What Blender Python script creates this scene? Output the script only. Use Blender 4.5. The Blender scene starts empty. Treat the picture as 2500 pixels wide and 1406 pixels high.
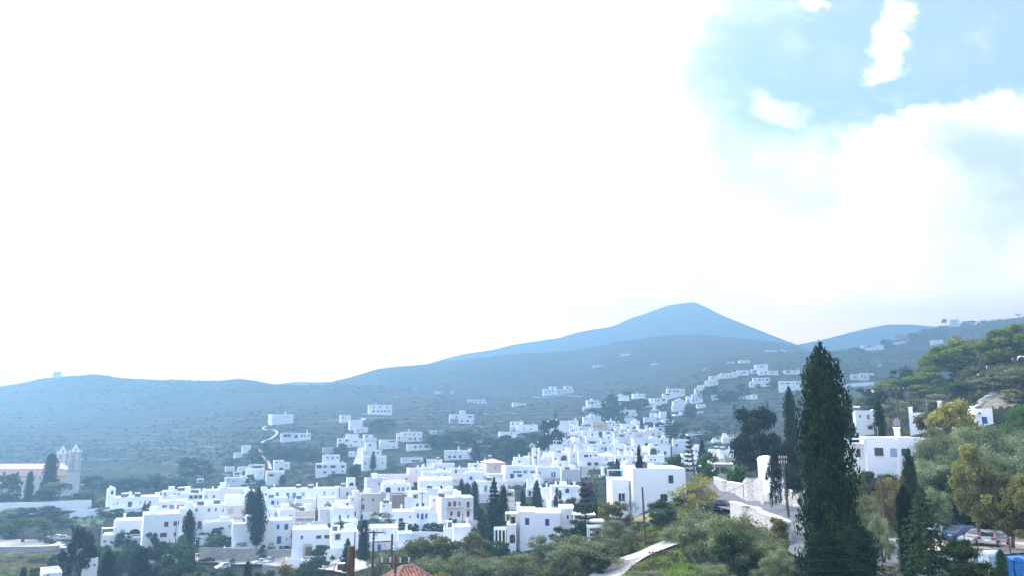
import bpy, math, random
import numpy as np
from mathutils import Vector, Matrix
from mathutils.bvhtree import BVHTree

random.seed(7)
RNG = np.random.default_rng(11)
S = bpy.context.scene
COL = S.collection

# ------------------------------------------------------------------ camera
F_PX = 1962.0                      # focal length in pixels of the 2500 px wide photograph
PITCH = math.atan(337.0 / F_PX)
CA, SA = math.cos(PITCH), math.sin(PITCH)
cam_d = bpy.data.cameras.new('camera')
cam = bpy.data.objects.new('camera', cam_d)
COL.objects.link(cam)
cam.location = (0, 0, 0)
cam.rotation_euler = (math.pi / 2 + PITCH, 0, 0)
cam_d.sensor_width = 36.0
cam_d.lens = 36.0 * F_PX / 2500.0
cam_d.clip_start = 0.5
cam_d.clip_end = 12000
S.camera = cam

# ------------------------------------------------------------------ light
SUN_AZ, SUN_EL = math.radians(-54), math.radians(35)      # from +Y towards -X
SUN_DIR = Vector((math.sin(SUN_AZ) * math.cos(SUN_EL), math.cos(SUN_AZ) * math.cos(SUN_EL), math.sin(SUN_EL)))
sun_d = bpy.data.lights.new('sun', 'SUN')
sun_d.energy = 5.0
sun_d.angle = math.radians(0.6)
sun_d.color = (1.0, 0.95, 0.88)
sun = bpy.data.objects.new('sun', sun_d)
COL.objects.link(sun)
sun.rotation_euler = SUN_DIR.to_track_quat('Z', 'Y').to_euler()
sun.location = SUN_DIR * 500

S.view_settings.view_transform = 'Standard'
S.view_settings.look = 'None'
S.view_settings.exposure = 0.82
S.view_settings.gamma = 1.0
S.cycles.max_bounces = 5
S.cycles.diffuse_bounces = 3
S.cycles.glossy_bounces = 2
S.cycles.transmission_bounces = 2
S.cycles.transparent_max_bounces = 6
S.cycles.volume_bounces = 0
S.cycles.use_denoising = True


class NT:
    """small helper to write node trees"""
    def __init__(self, tree):
        self.t = tree

    def n(self, typ, **kw):
        nd = self.t.nodes.new(typ)
        for k, v in kw.items():
            setattr(nd, k, v)
        return nd

    def put(self, sock, v):
        if v is None:
            return
        if hasattr(v, 'node'):
            self.t.links.new(v, sock)
        else:
            if isinstance(v, (tuple, list)) and len(v) == 3 and sock.type == 'RGBA':
                v = (*v, 1)
            sock.default_value = v

    def m(self, op, a, b=None, c=None, clamp=False):
        nd = self.n('ShaderNodeMath', operation=op, use_clamp=clamp)
        self.put(nd.inputs[0], a); self.put(nd.inputs[1], b)
        if c is not None:
            self.put(nd.inputs[2], c)
        return nd.outputs[0]

    def mix(self, f, a, b, blend='MIX'):
        nd = self.n('ShaderNodeMix', data_type='RGBA', blend_type=blend)
        self.put(nd.inputs[0], f); self.put(nd.inputs[6], a); self.put(nd.inputs[7], b)
        return nd.outputs[2]

    def noise(self, vec, scale, detail=3.0, rough=0.55, dist=0.0):
        nd = self.n('ShaderNodeTexNoise')
        self.put(nd.inputs['Vector'], vec)
        nd.inputs['Scale'].default_value = scale
        nd.inputs['Detail'].default_value = detail
        nd.inputs['Roughness'].default_value = rough
        nd.inputs['Distortion'].default_value = dist
        return nd.outputs[0]

    def ss(self, v, a, b):
        nd = self.n('ShaderNodeMapRange', interpolation_type='SMOOTHSTEP')
        self.put(nd.inputs[0], v)
        nd.inputs[1].default_value = a; nd.inputs[2].default_value = b
        nd.inputs[3].default_value = 0.0; nd.inputs[4].default_value = 1.0
        return nd.outputs[0]


# ------------------------------------------------------------------ world
def build_world():
    w = bpy.data.worlds.new('World')
    S.world = w
    w.use_nodes = True
    T = NT(w.node_tree)
    w.node_tree.nodes.clear()
    out = T.n('ShaderNodeOutputWorld')
    bg = T.n('ShaderNodeBackground')
    sky = T.n('ShaderNodeTexSky', sky_type='NISHITA', sun_disc=False)
    sky.sun_elevation = SUN_EL
    sky.sun_rotation = SUN_AZ
    sky.altitude = 300
    sky.air_density = 1.0
    sky.dust_density = 0.6
    sky.ozone_density = 2.5
    tc = T.n('ShaderNodeTexCoord')
    sep = T.n('ShaderNodeSeparateXYZ')
    w.node_tree.links.new(tc.outputs['Generated'], sep.inputs[0])
    x, y, z = sep.outputs
    ay = T.m('MAXIMUM', T.m('ABSOLUTE', y), 0.12)
    tx = T.m('DIVIDE', x, ay)               # tangent of azimuth / of elevation: fixed directions of the sky
    tz = T.m('DIVIDE', z, ay)
    com = T.n('ShaderNodeCombineXYZ')
    T.put(com.inputs[0], tx); T.put(com.inputs[1], T.m('MULTIPLY', tz, 1.5))
    pv = com.outputs[0]
    def warp(off, sc, am):
        mp = T.n('ShaderNodeMapping'); mp.inputs['Location'].default_value = (off, off * .7, 0)
        w.node_tree.links.new(pv, mp.inputs[0])
        return T.m('MULTIPLY', T.m('SUBTRACT', T.noise(mp.outputs[0], sc, 5.0, 0.6), 0.5), am)
    tx = T.m('ADD', tx, warp(3.1, 6.0, 0.20)); tz = T.m('ADD', tz, warp(7.7, 6.0, 0.13))
    n1 = T.noise(pv, 5.5, 6.0, 0.55)
    n2 = T.noise(pv, 15.0, 7.0, 0.68)
    wob = T.m('ADD', T.m('MULTIPLY', T.m('SUBTRACT', n1, 0.5), 0.20), T.m('MULTIPLY', T.m('SUBTRACT', n2, 0.5), 0.13))

    def dirs(px, py):
        v = (703 - py) / F_PX
        d = CA - v * SA
        return (px - 1250) / F_PX / d, (SA + v * CA) / d

    def blob(px, py, rx, ry, ang, soft, wk=1.0):
        cx, cz = dirs(px, py)
        ex, ez = dirs(px + rx, py)[0] - cx, dirs(px, py - ry)[1] - cz
        c, s = math.cos(math.radians(ang)), math.sin(math.radians(ang))
        dx = T.m('SUBTRACT', tx, cx); dz = T.m('SUBTRACT', tz, cz)
        u = T.m('ADD', T.m('MULTIPLY', dx, c / ex), T.m('MULTIPLY', dz, s / ex))
        v = T.m('ADD', T.m('MULTIPLY', dx, -s / ez), T.m('MULTIPLY', dz, c / ez))
        r = T.m('SQRT', T.m('ADD', T.m('MULTIPLY', u, u), T.m('MULTIPLY', v, v)))
        r = T.m('ADD', r, T.m('MULTIPLY', wob, wk * 4.0))
        return T.m('SUBTRACT', 1.0, T.ss(r, 1.0 - soft, 1.0 + soft))

    # open sky on the right, thick white cloud on the left
    open1 = blob(2330, 40, 500, 330, 6, 0.30, 0.9)
    open2 = blob(1930, 190, 270, 230, -20, 0.60, 0.9)
    opn = T.m('MAXIMUM', open1, open2)
    puff = None
    for b_ in ((2520, 470, 300, 200, 10, .2, .6), (2480, 290, 95, 85, 0, .3, .8), (2395, 305, 75, 62, 0, .3, .8), (2310, 310, 70, 60, 0, .3, .8), (2225, 352, 75, 62, 0, .3, .8),
               (2150, 420, 120, 110, 0, .5, .8), (2172, 110, 42, 80, -24, .55, .9), (2215, 60, 40, 55, 20, .6, .9), (2150, 165, 45, 30, 20, .7, 1.0), (1985, 5, 40, 30, 0, .7, 1.0)):
        p_ = blob(*b_); puff = p_ if puff is None else T.m('MAXIMUM', puff, p_)
    for b_, k_ in (((1885, 115, 60, 50, 0, .9, 1.0), .45), ((1900, 262, 90, 34, -22, .8, 1.0), .75), ((2050, 150, 60, 40, 0, .9, 1.0), .25), ((2290, 150, 70, 40, 20, .9, 1.), .25), ((1960, 350, 130, 60, 0, .9, 1.), .5)):
        puff = T.m('MAXIMUM', puff, T.m('MULTIPLY', blob(*b_), k_))
    n3 = T.noise(pv, 9.0, 6.0, 0.62)
    puff = T.m('MAXIMUM', puff, T.m('MULTIPLY', T.ss(n3, 0.50, 0.74), 0.5))
    opn = T.m('MULTIPLY', opn, T.m('SUBTRACT', 1.0, T.m('MULTIPLY', T.m('POWER', puff, 2.0), 0.92)))
    opn = T.m('MULTIPLY', opn, T.ss(y, 0.0, 0.15))
    shade = T.m('MAXIMUM', blob(1775, 120, 150, 85, 40, 0.6, 0.6), T.m('MAXIMUM', blob(2440, 395, 130, 85, -18, 0.6, 0.8), T.m('MULTIPLY', blob(2500, 520, 90, 60, 0, .8, 1.), .45)))
    pale = T.m('MAXIMUM', T.m('MULTIPLY', blob(2420, 720, 380, 90, 8, 0.9, 0.8), 0.75),
               T.m('MULTIPLY', blob(2150, 600, 110, 90, 20, 0.9, 1.2), 0.55))
    pale = T.m('MAXIMUM', pale, T.m('MULTIPLY', blob(2010, 385, 110, 60, 0, 0.9, 1.2), 0.6))
    pale = T.m('MAXIMUM', pale, T.m('MULTIPLY', blob(1620, 345, 40, 26, 0, 0.9, 1.4), 0.35))
    # glow of the veiled sun
    sd = T.n('ShaderNodeVectorMath', operation='DOT_PRODUCT')
    w.node_tree.links.new(tc.outputs['Generated'], sd.inputs[0])
    sd.inputs[1].default_value = SUN_DIR
    glow = T.m('POWER', T.m('MAXIMUM', sd.outputs['Value'], 0.0), 5.0)
    skyc = T.n('ShaderNodeVectorMath', operation='SCALE')
    w.node_tree.links.new(sky.outputs[0], skyc.inputs[0]); skyc.inputs['Scale'].default_value = SKY_K
    blue = T.mix(1.0, skyc.outputs[0], SKY_ADD, 'ADD')
    g = T.n('ShaderNodeVectorMath', operation='SCALE')
    g.inputs[0].default_value = (1.0, 0.97, 0.92)
    T.put(g.inputs['Scale'], T.m('MULTIPLY', glow, GLOW))
    cloud = T.mix(1.0, CLOUD, g.outputs[0], 'ADD')
    cloud = T.mix(T.m('MULTIPLY', shade, 0.95), cloud, CLOUD_SHADE)
    cloud = T.mix(pale, cloud, (4.9, 4.9, 3.1))
    low = T.m('SUBTRACT', 1.0, T.ss(tz, 0.02, 0.30))
    cloud = T.mix(T.m('MULTIPLY', low, 0.75), cloud, HORIZON)
    # the half of the sky behind the viewer: broken cloud
    back = T.m('SUBTRACT', 1.0, T.ss(y, -0.25, 0.1))
    cloud = T.mix(T.m('MULTIPLY', back, 0.75), cloud, BACK)
    col = T.mix(opn, cloud, blue)
    T.put(bg.inputs[0], col)
    bg.inputs[1].default_value = 1.0
    w.node_tree.links.new(bg.outputs[0], out.inputs[0])


SKY_K = 0.05
SKY_ADD = (0.19, 0.10, 0.08)
GLOW = 2.6
CLOUD = (2.1, 1.65, 1.55)
CLOUD_SHADE = (0.78, 0.54, 0.66)
HORIZON = (14.0, 7.4, 4.2)
BACK = (0.30, 0.82, 1.40)
build_world()

# ------------------------------------------------------------------ helpers
MATS = {}


def noise_mat(name, c1, c2, scale=1.0, rough=0.85, detail=4.0, bump=0.0, metallic=0.0, spec=0.3, stretch=None):
    if name in MATS:
        return MATS[name]
    m = bpy.data.materials.new(name)
    m.use_nodes = True
    T = NT(m.node_tree)
    b = m.node_tree.nodes['Principled BSDF']
    tc = T.n('ShaderNodeTexCoord')
    v = tc.outputs['Object']
    if stretch:
        mp = T.n('ShaderNodeMapping'); mp.inputs['Scale'].default_value = stretch
        m.node_tree.links.new(v, mp.inputs[0]); v = mp.outputs[0]
    n = T.noise(v, scale, detail)
    col = T.mix(T.ss(n, 0.3, 0.7), c1, c2)
    T.put(b.inputs['Base Color'], col)
    b.inputs['Roughness'].default_value = rough
    b.inputs['Metallic'].default_value = metallic
    b.inputs['Specular IOR Level'].default_value = spec
    if bump:
        bp = T.n('ShaderNodeBump'); bp.inputs['Strength'].default_value = bump; bp.inputs['Distance'].default_value = 0.1
        T.put(bp.inputs['Height'], n)
        m.node_tree.links.new(bp.outputs[0], b.inputs['Normal'])
    MATS[name] = m
    return m


def mesh_obj(name, verts, faces, mat=None, parent=None, smooth=False):
    me = bpy.data.meshes.new(name)
    me.from_pydata([tuple(v) for v in verts], [], faces)
    me.update()
    if mat:
        me.materials.append(mat)
    if smooth:
        me.polygons.foreach_set('use_smooth', [True] * len(me.polygons))
    o = bpy.data.objects.new(name, me)
    COL.objects.link(o)
    if parent:
        o.parent = parent
    return o


def tag(o, label=None, cat=None, group=None, kind=None):
    if label: o['label'] = label
    if cat: o['category'] = cat
    if group: o['group'] = group
    if kind: o['kind'] = kind
    return o


def empty(name, loc, rz=0.0):
    o = bpy.data.objects.new(name, None)
    COL.objects.link(o)
    o.location = loc
    o.rotation_euler = (0, 0, rz)
    o.empty_display_size = 0.5
    return o


class MB:
    """collects simple shapes into one mesh"""
    def __init__(self):
        self.v = []; self.f = []

    def quad(self, *p):
        i = len(self.v); self.v += [tuple(q) for q in p]; self.f.append(tuple(range(i, i + len(p))))

    def box(self, x0, x1, y0, y1, z0, z1):
        i = len(self.v)
        self.v += [(x0, y0, z0), (x1, y0, z0), (x1, y1, z0), (x0, y1, z0), (x0, y0, z1), (x1, y0, z1), (x1, y1, z1), (x0, y1, z1)]
        for f in ((0, 3, 2, 1), (4, 5, 6, 7), (0, 1, 5, 4), (1, 2, 6, 5), (2, 3, 7, 6), (3, 0, 4, 7)):
            self.f.append(tuple(i + k for k in f))

    def tube(self, p0, p1, r0, r1=None, n=8, caps=True):
        r1 = r0 if r1 is None else r1
        p0, p1 = Vector(p0), Vector(p1)
        d = (p1 - p0)
        if d.length < 1e-6: return
        d.normalize()
        a = d.orthogonal().normalized(); b = d.cross(a)
        i = len(self.v)
        for p, r in ((p0, r0), (p1, r1)):
            for k in range(n):
                t = 2 * math.pi * k / n
                self.v.append(tuple(p + a * (r * math.cos(t)) + b * (r * math.sin(t))))
        for k in range(n):
            k2 = (k + 1) % n
            self.f.append((i + k, i + k2, i + n + k2, i + n + k))
        if caps:
            self.f.append(tuple(i + n + k for k in range(n)))
            self.f.append(tuple(i + n - 1 - k for k in range(n)))

    def lathe(self, prof, cx=0, cy=0, n=16, a0=0.0, a1=2 * math.pi):
        i = len(self.v); m = len(prof)
        for k in range(n + 1):
            t = a0 + (a1 - a0) * k / n
            for r, z in prof:
                self.v.append((cx + r * math.cos(t), cy + r * math.sin(t), z))
        for k in range(n):
            for j in range(m - 1):
                q = i + k * m + j
                self.f.append((q, q + m, q + m + 1, q + 1))

    def obj(self, name, mat, parent=None, smooth=False):
        return mesh_obj(name, self.v, self.f, mat, parent, smooth)


def ts(px, py):
    """pixel of the photograph -> (x/y, z/y) of the sight line"""
    v = (703.0 - py) / F_PX
    d = CA - v * SA
    return (px - 1250.0) / F_PX / d, (SA + v * CA) / d


def at(px, py, y):
    t, s = ts(px, py)
    return Vector((t * y, y, s * y))


def px2t(px):
    return ts(px, 1040)[0]


def value_noise(x, y, seed):
    """smooth lattice noise, vectorised, about -1..1"""
    xi = np.floor(x).astype(np.int64); yi = np.floor(y).astype(np.int64)
    fx = x - xi; fy = y - yi
    fx = fx * fx * (3 - 2 * fx); fy = fy * fy * (3 - 2 * fy)

    def h(a, b):
        n = (a * 374761393 + b * 668265263 + seed * 974634777) & 0xffffffff
        n = ((n ^ (n >> 13)) * 1274126177) & 0xffffffff
        return ((n ^ (n >> 16)) & 0xffff) / 32767.5 - 1.0
    a = h(xi, yi) * (1 - fx) + h(xi + 1, yi) * fx
    b = h(xi, yi + 1) * (1 - fx) + h(xi + 1, yi + 1) * fx
    return a * (1 - fy) + b * fy


def fbm(x, y, seed, octs=4):
    r = 0; a = 1.0
    for k in range(octs):
        r = r + a * value_noise(x * 2 ** k, y * 2 ** k, seed + k); a *= 0.5
    return r / 1.9
# ------------------------------------------------------------------ the lie of the land
NEAR = {
 -1500: "-40,-7 20,-9 60,-16 100,-24 170,-32 215,-33 240,-33 300,-32 335,-30 450,-31 600,-21 900,18",
 0: "-40,-7 20,-9 60,-16 100,-24 170,-32 215,-33 240,-33 300,-32 310,-30.5 345,-30 450,-31 600,-21 900,18",
 300: "-40,-7 20,-9 60,-17 100,-24 170,-32 210,-32 240,-31 270,-29 330,-27.5 450,-30 600,-24 900,18",
 480: "-40,-7 20,-9 60,-17 100,-25 185,-34 205,-35.2 218,-35.3 224,-34 240,-32 255,-29.5 285,-28.5 320,-26.8 400,-28.5 500,-24 600,-15 760,4 900,24",
 620: "-40,-7 20,-9 60,-17 100,-26 185,-34 205,-35.6 221,-35.6 224,-34.5 240,-32 250,-29.5 285,-28.5 320,-26.5 400,-28 480,-20 560,-10 640,1.6 800,16 900,28",
 760: "-40,-7 20,-9 60,-17 100,-25 180,-33.5 208,-35 214,-33 230,-31.5 260,-28.8 290,-27.5 320,-26 400,-26 480,-18 560,-8 640,3 800,19 900,28",
 900: "-40,-7 20,-9 60,-17 100,-23 150,-28 190,-29 230,-29.3 260,-27.8 310,-25 370,-23.6 430,-21 500,-15 570,-6 650,5 850,26 900,30",
 1200: "-40,-7 20,-8 60,-15 110,-20.5 140,-21.8 180,-25.5 215,-26.8 255,-26 300,-24.5 360,-22 430,-17.5 520,-10.6 620,0 760,15.5 900,26",
 1420: "-40,-6 20,-8 60,-14 85,-16.6 110,-17 140,-18.5 180,-20.5 240,-21.5 320,-19 400,-15 480,-8.5 560,1 660,14 800,26 900,34",
 1500: "-40,-6 20,-8 60,-14 85,-15.6 104,-15.4 130,-15.4 150,-17 170,-18.5 240,-20 320,-18.4 400,-14.3 480,-7.3 560,2.9 660,16.8 800,28.5 900,37",
 1600: "-40,-6 20,-8 60,-12.5 85,-13.9 107,-13.9 125,-12.4 140,-12 170,-15 240,-18.4 320,-17.4 400,-13 480,-5 560,5 660,20 800,34 900,44",
 1750: "-40,-6 20,-7 68,-12.7 112,-11.5 118,-9.9 150,-9.8 175,-11 200,-12.4 280,-12.8 380,-9.7 480,0 600,18 680,36 760,54 900,73",
 1850: "-40,-6 20,-7 60,-12.7 86,-12.2 91,-9.8 130,-9.6 150,-10 220,-10.5 300,-10 380,-6 480,3 600,21 680,39 760,57 900,77",
 1950: "-40,-6 20,-6 56,-10.6 74,-10.8 80,-9.7 110,-9.4 150,-9.5 220,-9 340,-3.5 460,7 580,23.6 680,41 820,65 900,78",
 2080: "-40,-6 20,-6 50,-10.2 72,-11 80,-10.6 86,-10 90,-9.4 96,-8.6 100,-7.6 104,-6.6 112,-6 130,-5.4 150,-5 200,-2.5 280,4 340,2 460,10 580,24 680,44 820,70 900,82",
 2200: "-40,-5 20,-6 50,-10 72,-11.4 86,-11.8 92,-10.5 96,-9 100,-7.9 104,-6.8 112,-6.2 130,-4 150,-2 200,-0.5 230,5 280,15.5 330,12 560,26 700,50 900,85",
 2400: "-40,-5 20,-6 50,-10 72,-11.5 92,-12.2 100,-9.7 110,-7.8 125,-3.8 145,.7 165,6.7 190,13.5 210,17 260,12 560,30 700,60 900,105",
 2500: "-40,-5 20,-6 50,-10 72,-11.5 90,-12 100,-9.9 125,-3.8 145,3 175,12.5 200,18 250,14 560,35 700,65 900,115",
 4200: "-40,-5 20,-6 50,-10 72,-11 90,-11 100,-9 125,-3 145,4 175,13 200,19 250,20 560,45 700,75 900,125",
}
RIDGE_L = [(-1500, 960), (-600, 950), (0, 936), (60, 925), (100, 915), (150, 911), (200, 908), (228, 905), (248, 906), (256, 913), (330, 918), (390, 920), (410, 917), (425, 921),
           (540, 923), (562, 918), (600, 918), (612, 923), (660, 932), (720, 935), (820, 934), (900, 938), (1000, 948), (1060, 958), (1200, 955), (1350, 943), (1500, 925),
           (1650, 893), (1750, 874), (1850, 862), (1960, 856), (2040, 858), (2100, 850), (2150, 841), (2200, 823), (2225, 819), (2260, 806), (2290, 794), (2310, 790),
           (2350, 785), (2375, 782), (2390, 789), (2420, 780), (2450, 777), (2500, 772), (2700, 745), (4200, 700)]
RIDGE_M = [(-1500, 1000), (600, 985), (720, 950), (780, 934), (800, 929), (850, 914), (930, 890), (1000, 884), (1080, 874), (1120, 871), (1150, 867), (1250, 859), (1350, 854), (1400, 851), (1450, 842),
           (1500, 831), (1560, 824), (1640, 815), (1720, 810), (1780, 815), (1850, 822), (1900, 831), (1960, 843), (2040, 866), (2200, 880), (2500, 880), (4200, 880)]


def interp_pl(pl, x):
    return np.interp(x, [p[0] for p in pl], [p[1] for p in pl])


def slope_of(py):
    v = (703.0 - py) / F_PX
    return (SA + v * CA) / (CA - v * SA)


def build_terrain():
    ys = [-40.0]
    while ys[-1] < 40: ys.append(ys[-1] + 4)
    while ys[-1] < 150: ys.append(ys[-1] + 1.6)
    while ys[-1] < 2400: ys.append(ys[-1] * 1.0125)
    ys = np.array(ys)
    NX = 520
    tt = np.linspace(-1.15, 1.15, NX)
    fine = np.arange(-1500, 4201, 15.0)
    cols = sorted(NEAR)
    kn = []
    for c in cols:
        p = np.array([[float(q) for q in s.split(',')] for s in NEAR[c].split()])
        kn.append(np.interp(ys, p[:, 0], p[:, 1]))
    kn = np.array(kn)                                   # cols x ys
    near = np.empty((len(fine), len(ys)))
    for j in range(len(ys)):
        near[:, j] = np.interp(fine, cols, kn[:, j])
    Z = np.empty_like(near)
    yL = np.interp(fine, [0, 1600, 1800, 2050, 4200], [1050, 1050, 1000, 1000, 1000])
    pL = interp_pl(RIDGE_L, fine); pM = interp_pl(RIDGE_M, fine)
    dip = np.interp(fine, [700, 1000, 1120, 1900, 2050, 4200], [25, 18, 0, 0, 40, 60])
    for i in range(len(fine)):
        zl = slope_of(pL[i]) * yL[i]; zm = slope_of(pM[i]) * 1350.0
        yv = 0.6 * yL[i] + 0.4 * 1350
        zv = (0.6 * zl + 0.4 * zm) - dip[i]
        if fine[i] < 1050: zv = min(zv, slope_of(pL[i]) * yv - 12)
        yk = [880, yL[i], yv, 1350, 1650, 2400]
        zk = [np.interp(880, ys, near[i]), zl, zv, zm, zm - 70, zm - 140]
        Z[i] = np.where(ys <= 880, near[i], np.interp(ys, yk, zk))
    # mesh grid
    X = tt[None, :] * (ys[:, None] + 90.0)
    Y = np.repeat(ys[:, None], NX, 1)
    PX = 1250 + X / np.maximum(Y, 30) * F_PX * 1.0146
    H = np.empty_like(X)
    for j in range(len(ys)):
        H[j] = np.interp(PX[j], fine, Z[:, j])
    far = np.clip((Y - 230) / 500, 0, 1)
    for it in range(2):                                 # round off the creases of the knots
        G = H.copy()
        G[1:-1] = 0.25 * H[:-2] + 0.5 * H[1:-1] + 0.25 * H[2:]
        G[:, 1:-1] = 0.25 * G[:, :-2] + 0.5 * G[:, 1:-1] + 0.25 * G[:, 2:]
        H = G
    H += fbm(X / 9.0, Y / 9.0, 3, 3) * 0.12
    amp = np.clip((Y - 420) / 500, 0, 1) * 5.0
    H += fbm(X / 90.0, Y / 90.0, 21, 5) * amp * np.where(np.abs(Y - np.interp(PX, fine, yL)) < 60, 0.3, 1.0)
    rid = np.exp(-((Y - np.interp(PX, fine, yL)) / 60.0) ** 2) + np.exp(-((Y - 1350) / 70.0) ** 2)
    H += fbm(X / 14.0, Y / 40.0, 33, 3) * 1.1 * rid
    H = np.maximum(H, -60.0)
    n = len(ys)
    verts = np.stack([X, Y, H], -1).reshape(-1, 3)
    idx = np.arange(n * NX).reshape(n, NX)
    q = np.stack([idx[:-1, :-1], idx[:-1, 1:], idx[1:, 1:], idx[1:, :-1]], -1).reshape(-1, 4)
    me = bpy.data.meshes.new('ground')
    me.vertices.add(len(verts)); me.vertices.foreach_set('co', verts.ravel())
    me.loops.add(q.size); me.loops.foreach_set('vertex_index', q.ravel())
    me.polygons.add(len(q))
    me.polygons.foreach_set('loop_start', np.arange(0, q.size, 4)); me.polygons.foreach_set('loop_total', np.full(len(q), 4))
    me.polygons.foreach_set('use_smooth', np.ones(len(q), bool))
    me.update(calc_edges=True); me.validate()
    o = bpy.data.objects.new('ground', me); COL.objects.link(o)
    tag(o, kind='structure')
    bvh = BVHTree.FromPolygons([tuple(v) for v in verts], [tuple(int(k) for k in f) for f in q])
    return o, bvh


def land_material(name, terr=1.0, tint=None):
    m = bpy.data.materials.new(name); m.use_nodes = True
    T = NT(m.node_tree); b = m.node_tree.nodes['Principled BSDF']
    geo = T.n('ShaderNodeNewGeometry')
    pos = geo.outputs['Position']
    sep = T.n('ShaderNodeSeparateXYZ'); m.node_tree.links.new(pos, sep.inputs[0])
    n1 = T.noise(pos, 0.012, 5.0, 0.6)
    n2 = T.noise(pos, 0.11, 5.0, 0.65)
    n3 = T.noise(pos, 0.9, 4.0, 0.7)
    green = T.mix(T.ss(n2, 0.35, 0.65), (0.010, 0.019, 0.010), (0.026, 0.036, 0.016))
    dry = T.mix(T.ss(n2, 0.35, 0.7), (0.018, 0.026, 0.022), (0.040, 0.043, 0.034))
    base = T.mix(T.ss(T.m('ADD', n1, T.m('MULTIPLY', T.m('SUBTRACT', n2, 0.5), 0.5)), 0.45, 0.62), green, dry)
    base = T.mix(T.m('MULTIPLY', T.ss(n3, 0.52, 0.72), 0.45), base, (0.035, 0.045, 0.018))
    # dry stone terrace walls following the contours, broken by scrub
    zz = T.m('ADD', sep.outputs[2], T.m('MULTIPLY', n2, 5.0))
    fr = T.m('FRACT', T.m('DIVIDE', zz, 3.4))
    wall = T.m('MULTIPLY', T.ss(fr, 0.72, 0.82), T.ss(T.m('ADD', T.m('MULTIPLY', n1, 1.2), n2), 0.90, 1.15))
    far = T.ss(sep.outputs[1], 330.0, 430.0)
    base = T.mix(T.m('MULTIPLY', T.m('MULTIPLY', wall, far), 0.7 * terr), base, (0.13, 0.125, 0.11))
    rock = T.m('MULTIPLY', T.ss(n3, 0.66, 0.76), T.ss(n1, 0.5, 0.7))
    base = T.mix(T.m('MULTIPLY', rock, 0.6), base, (0.36, 0.33, 0.29))
    if tint: base = T.mix(tint[0], base, tint[1])
    T.put(b.inputs['Base Color'], base)
    b.inputs['Roughness'].default_value = 0.95
    b.inputs['Specular IOR Level'].default_value = 0.1
    bp = T.n('ShaderNodeBump'); bp.inputs['Strength'].default_value = 0.7; bp.inputs['Distance'].default_value = 1.5
    T.put(bp.inputs['Height'], T.m('ADD', n2, T.m('MULTIPLY', n3, 0.4)))
    m.node_tree.links.new(bp.outputs[0], b.inputs['Normal'])
    return m


GROUND, BVH = build_terrain()
GROUND.data.materials.append(land_material('land'))


def gz(x, y):
    h = BVH.ray_cast(Vector((x, y, 2000)), Vector((0, 0, -1)))
    return h[0].z if h[0] is not None else -30.0


def ypix(px, py, y0=20.0):
    """distance at which the sight line through a pixel meets the ground"""
    d = at(px, py, 1.0).normalized()
    h = BVH.ray_cast(d * y0, d)
    return h[0].y if h[0] is not None else 300.0


def hill(name, ridge, yr, yf, yb, zf, seed, rough, mat, x_margin=300):
    p0, p1 = ridge[0][0], ridge[-1][0]
    px = np.arange(p0, p1 + 1, 8.0)
    pr = interp_pl(ridge, px)
    rows = np.concatenate([np.linspace(yf, yr, 34), np.linspace(yr, yb, 14)[1:]])
    verts = []
    zr = slope_of(pr) * yr
    t = (px - 1250) / F_PX / 1.0146
    for y in rows:
        if y <= yr:
            k = (y - yf) / (yr - yf); f = k ** 1.25
            z = zf + (zr - zf) * f
        else:
            k = (y - yr) / (yb - yr); z = zr - (zr - zf) * k ** 1.4
        x = t * yr * (0.85 + 0.15 * y / yr)
        e = np.abs(y - yr) / (yr - yf)
        z = z + fbm(x / 170.0, np.full_like(x, y / 170.0), seed, 5) * rough * np.minimum(1, e * 3 + 0.06)
        verts += list(zip(x, np.full_like(x, y), z))
    n, m_ = len(rows), len(px)
    faces = [(j * m_ + i, j * m_ + i + 1, (j + 1) * m_ + i + 1, (j + 1) * m_ + i) for j in range(n - 1) for i in range(m_ - 1)]
    o = mesh_obj(name, verts, faces, mat, None, True)
    tag(o, kind='structure')
    return o


far_mat = land_material('far_land', 0.4)
hill('mountain', [(760, 1010), (900, 930), (1000, 900), (1080, 876), (1140, 862), (1200, 854), (1250, 841), (1300, 834), (1330, 829), (1365, 825), (1390, 817), (1420, 809), (1450, 804), (1500, 797), (1520, 788), (1545, 776), (1580, 766),
                  (1610, 755), (1640, 745), (1670, 740), (1700, 737), (1712, 738), (1745, 753), (1780, 771), (1800, 779), (1850, 799), (1900, 819), (1935, 832), (1960, 841), (2040, 870), (2150, 930), (2250, 1000)],
     2250, 1750, 2550, 0, 5, 26, far_mat)
hill('hills', [(1820, 900), (1900, 862), (1960, 840), (2030, 826), (2060, 818), (2100, 808), (2150, 797), (2185, 791), (2240, 791), (2290, 795), (2350, 800), (2500, 806), (2700, 830), (3000, 900)],
     2150, 1750, 2500, 20, 15, 18, far_mat)
hill('hills', [(560, 990), (640, 945), (690, 933), (730, 930), (760, 932), (790, 930), (840, 940), (950, 990)], 2300, 2000, 2550, 20, 25, 12, far_mat)
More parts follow.
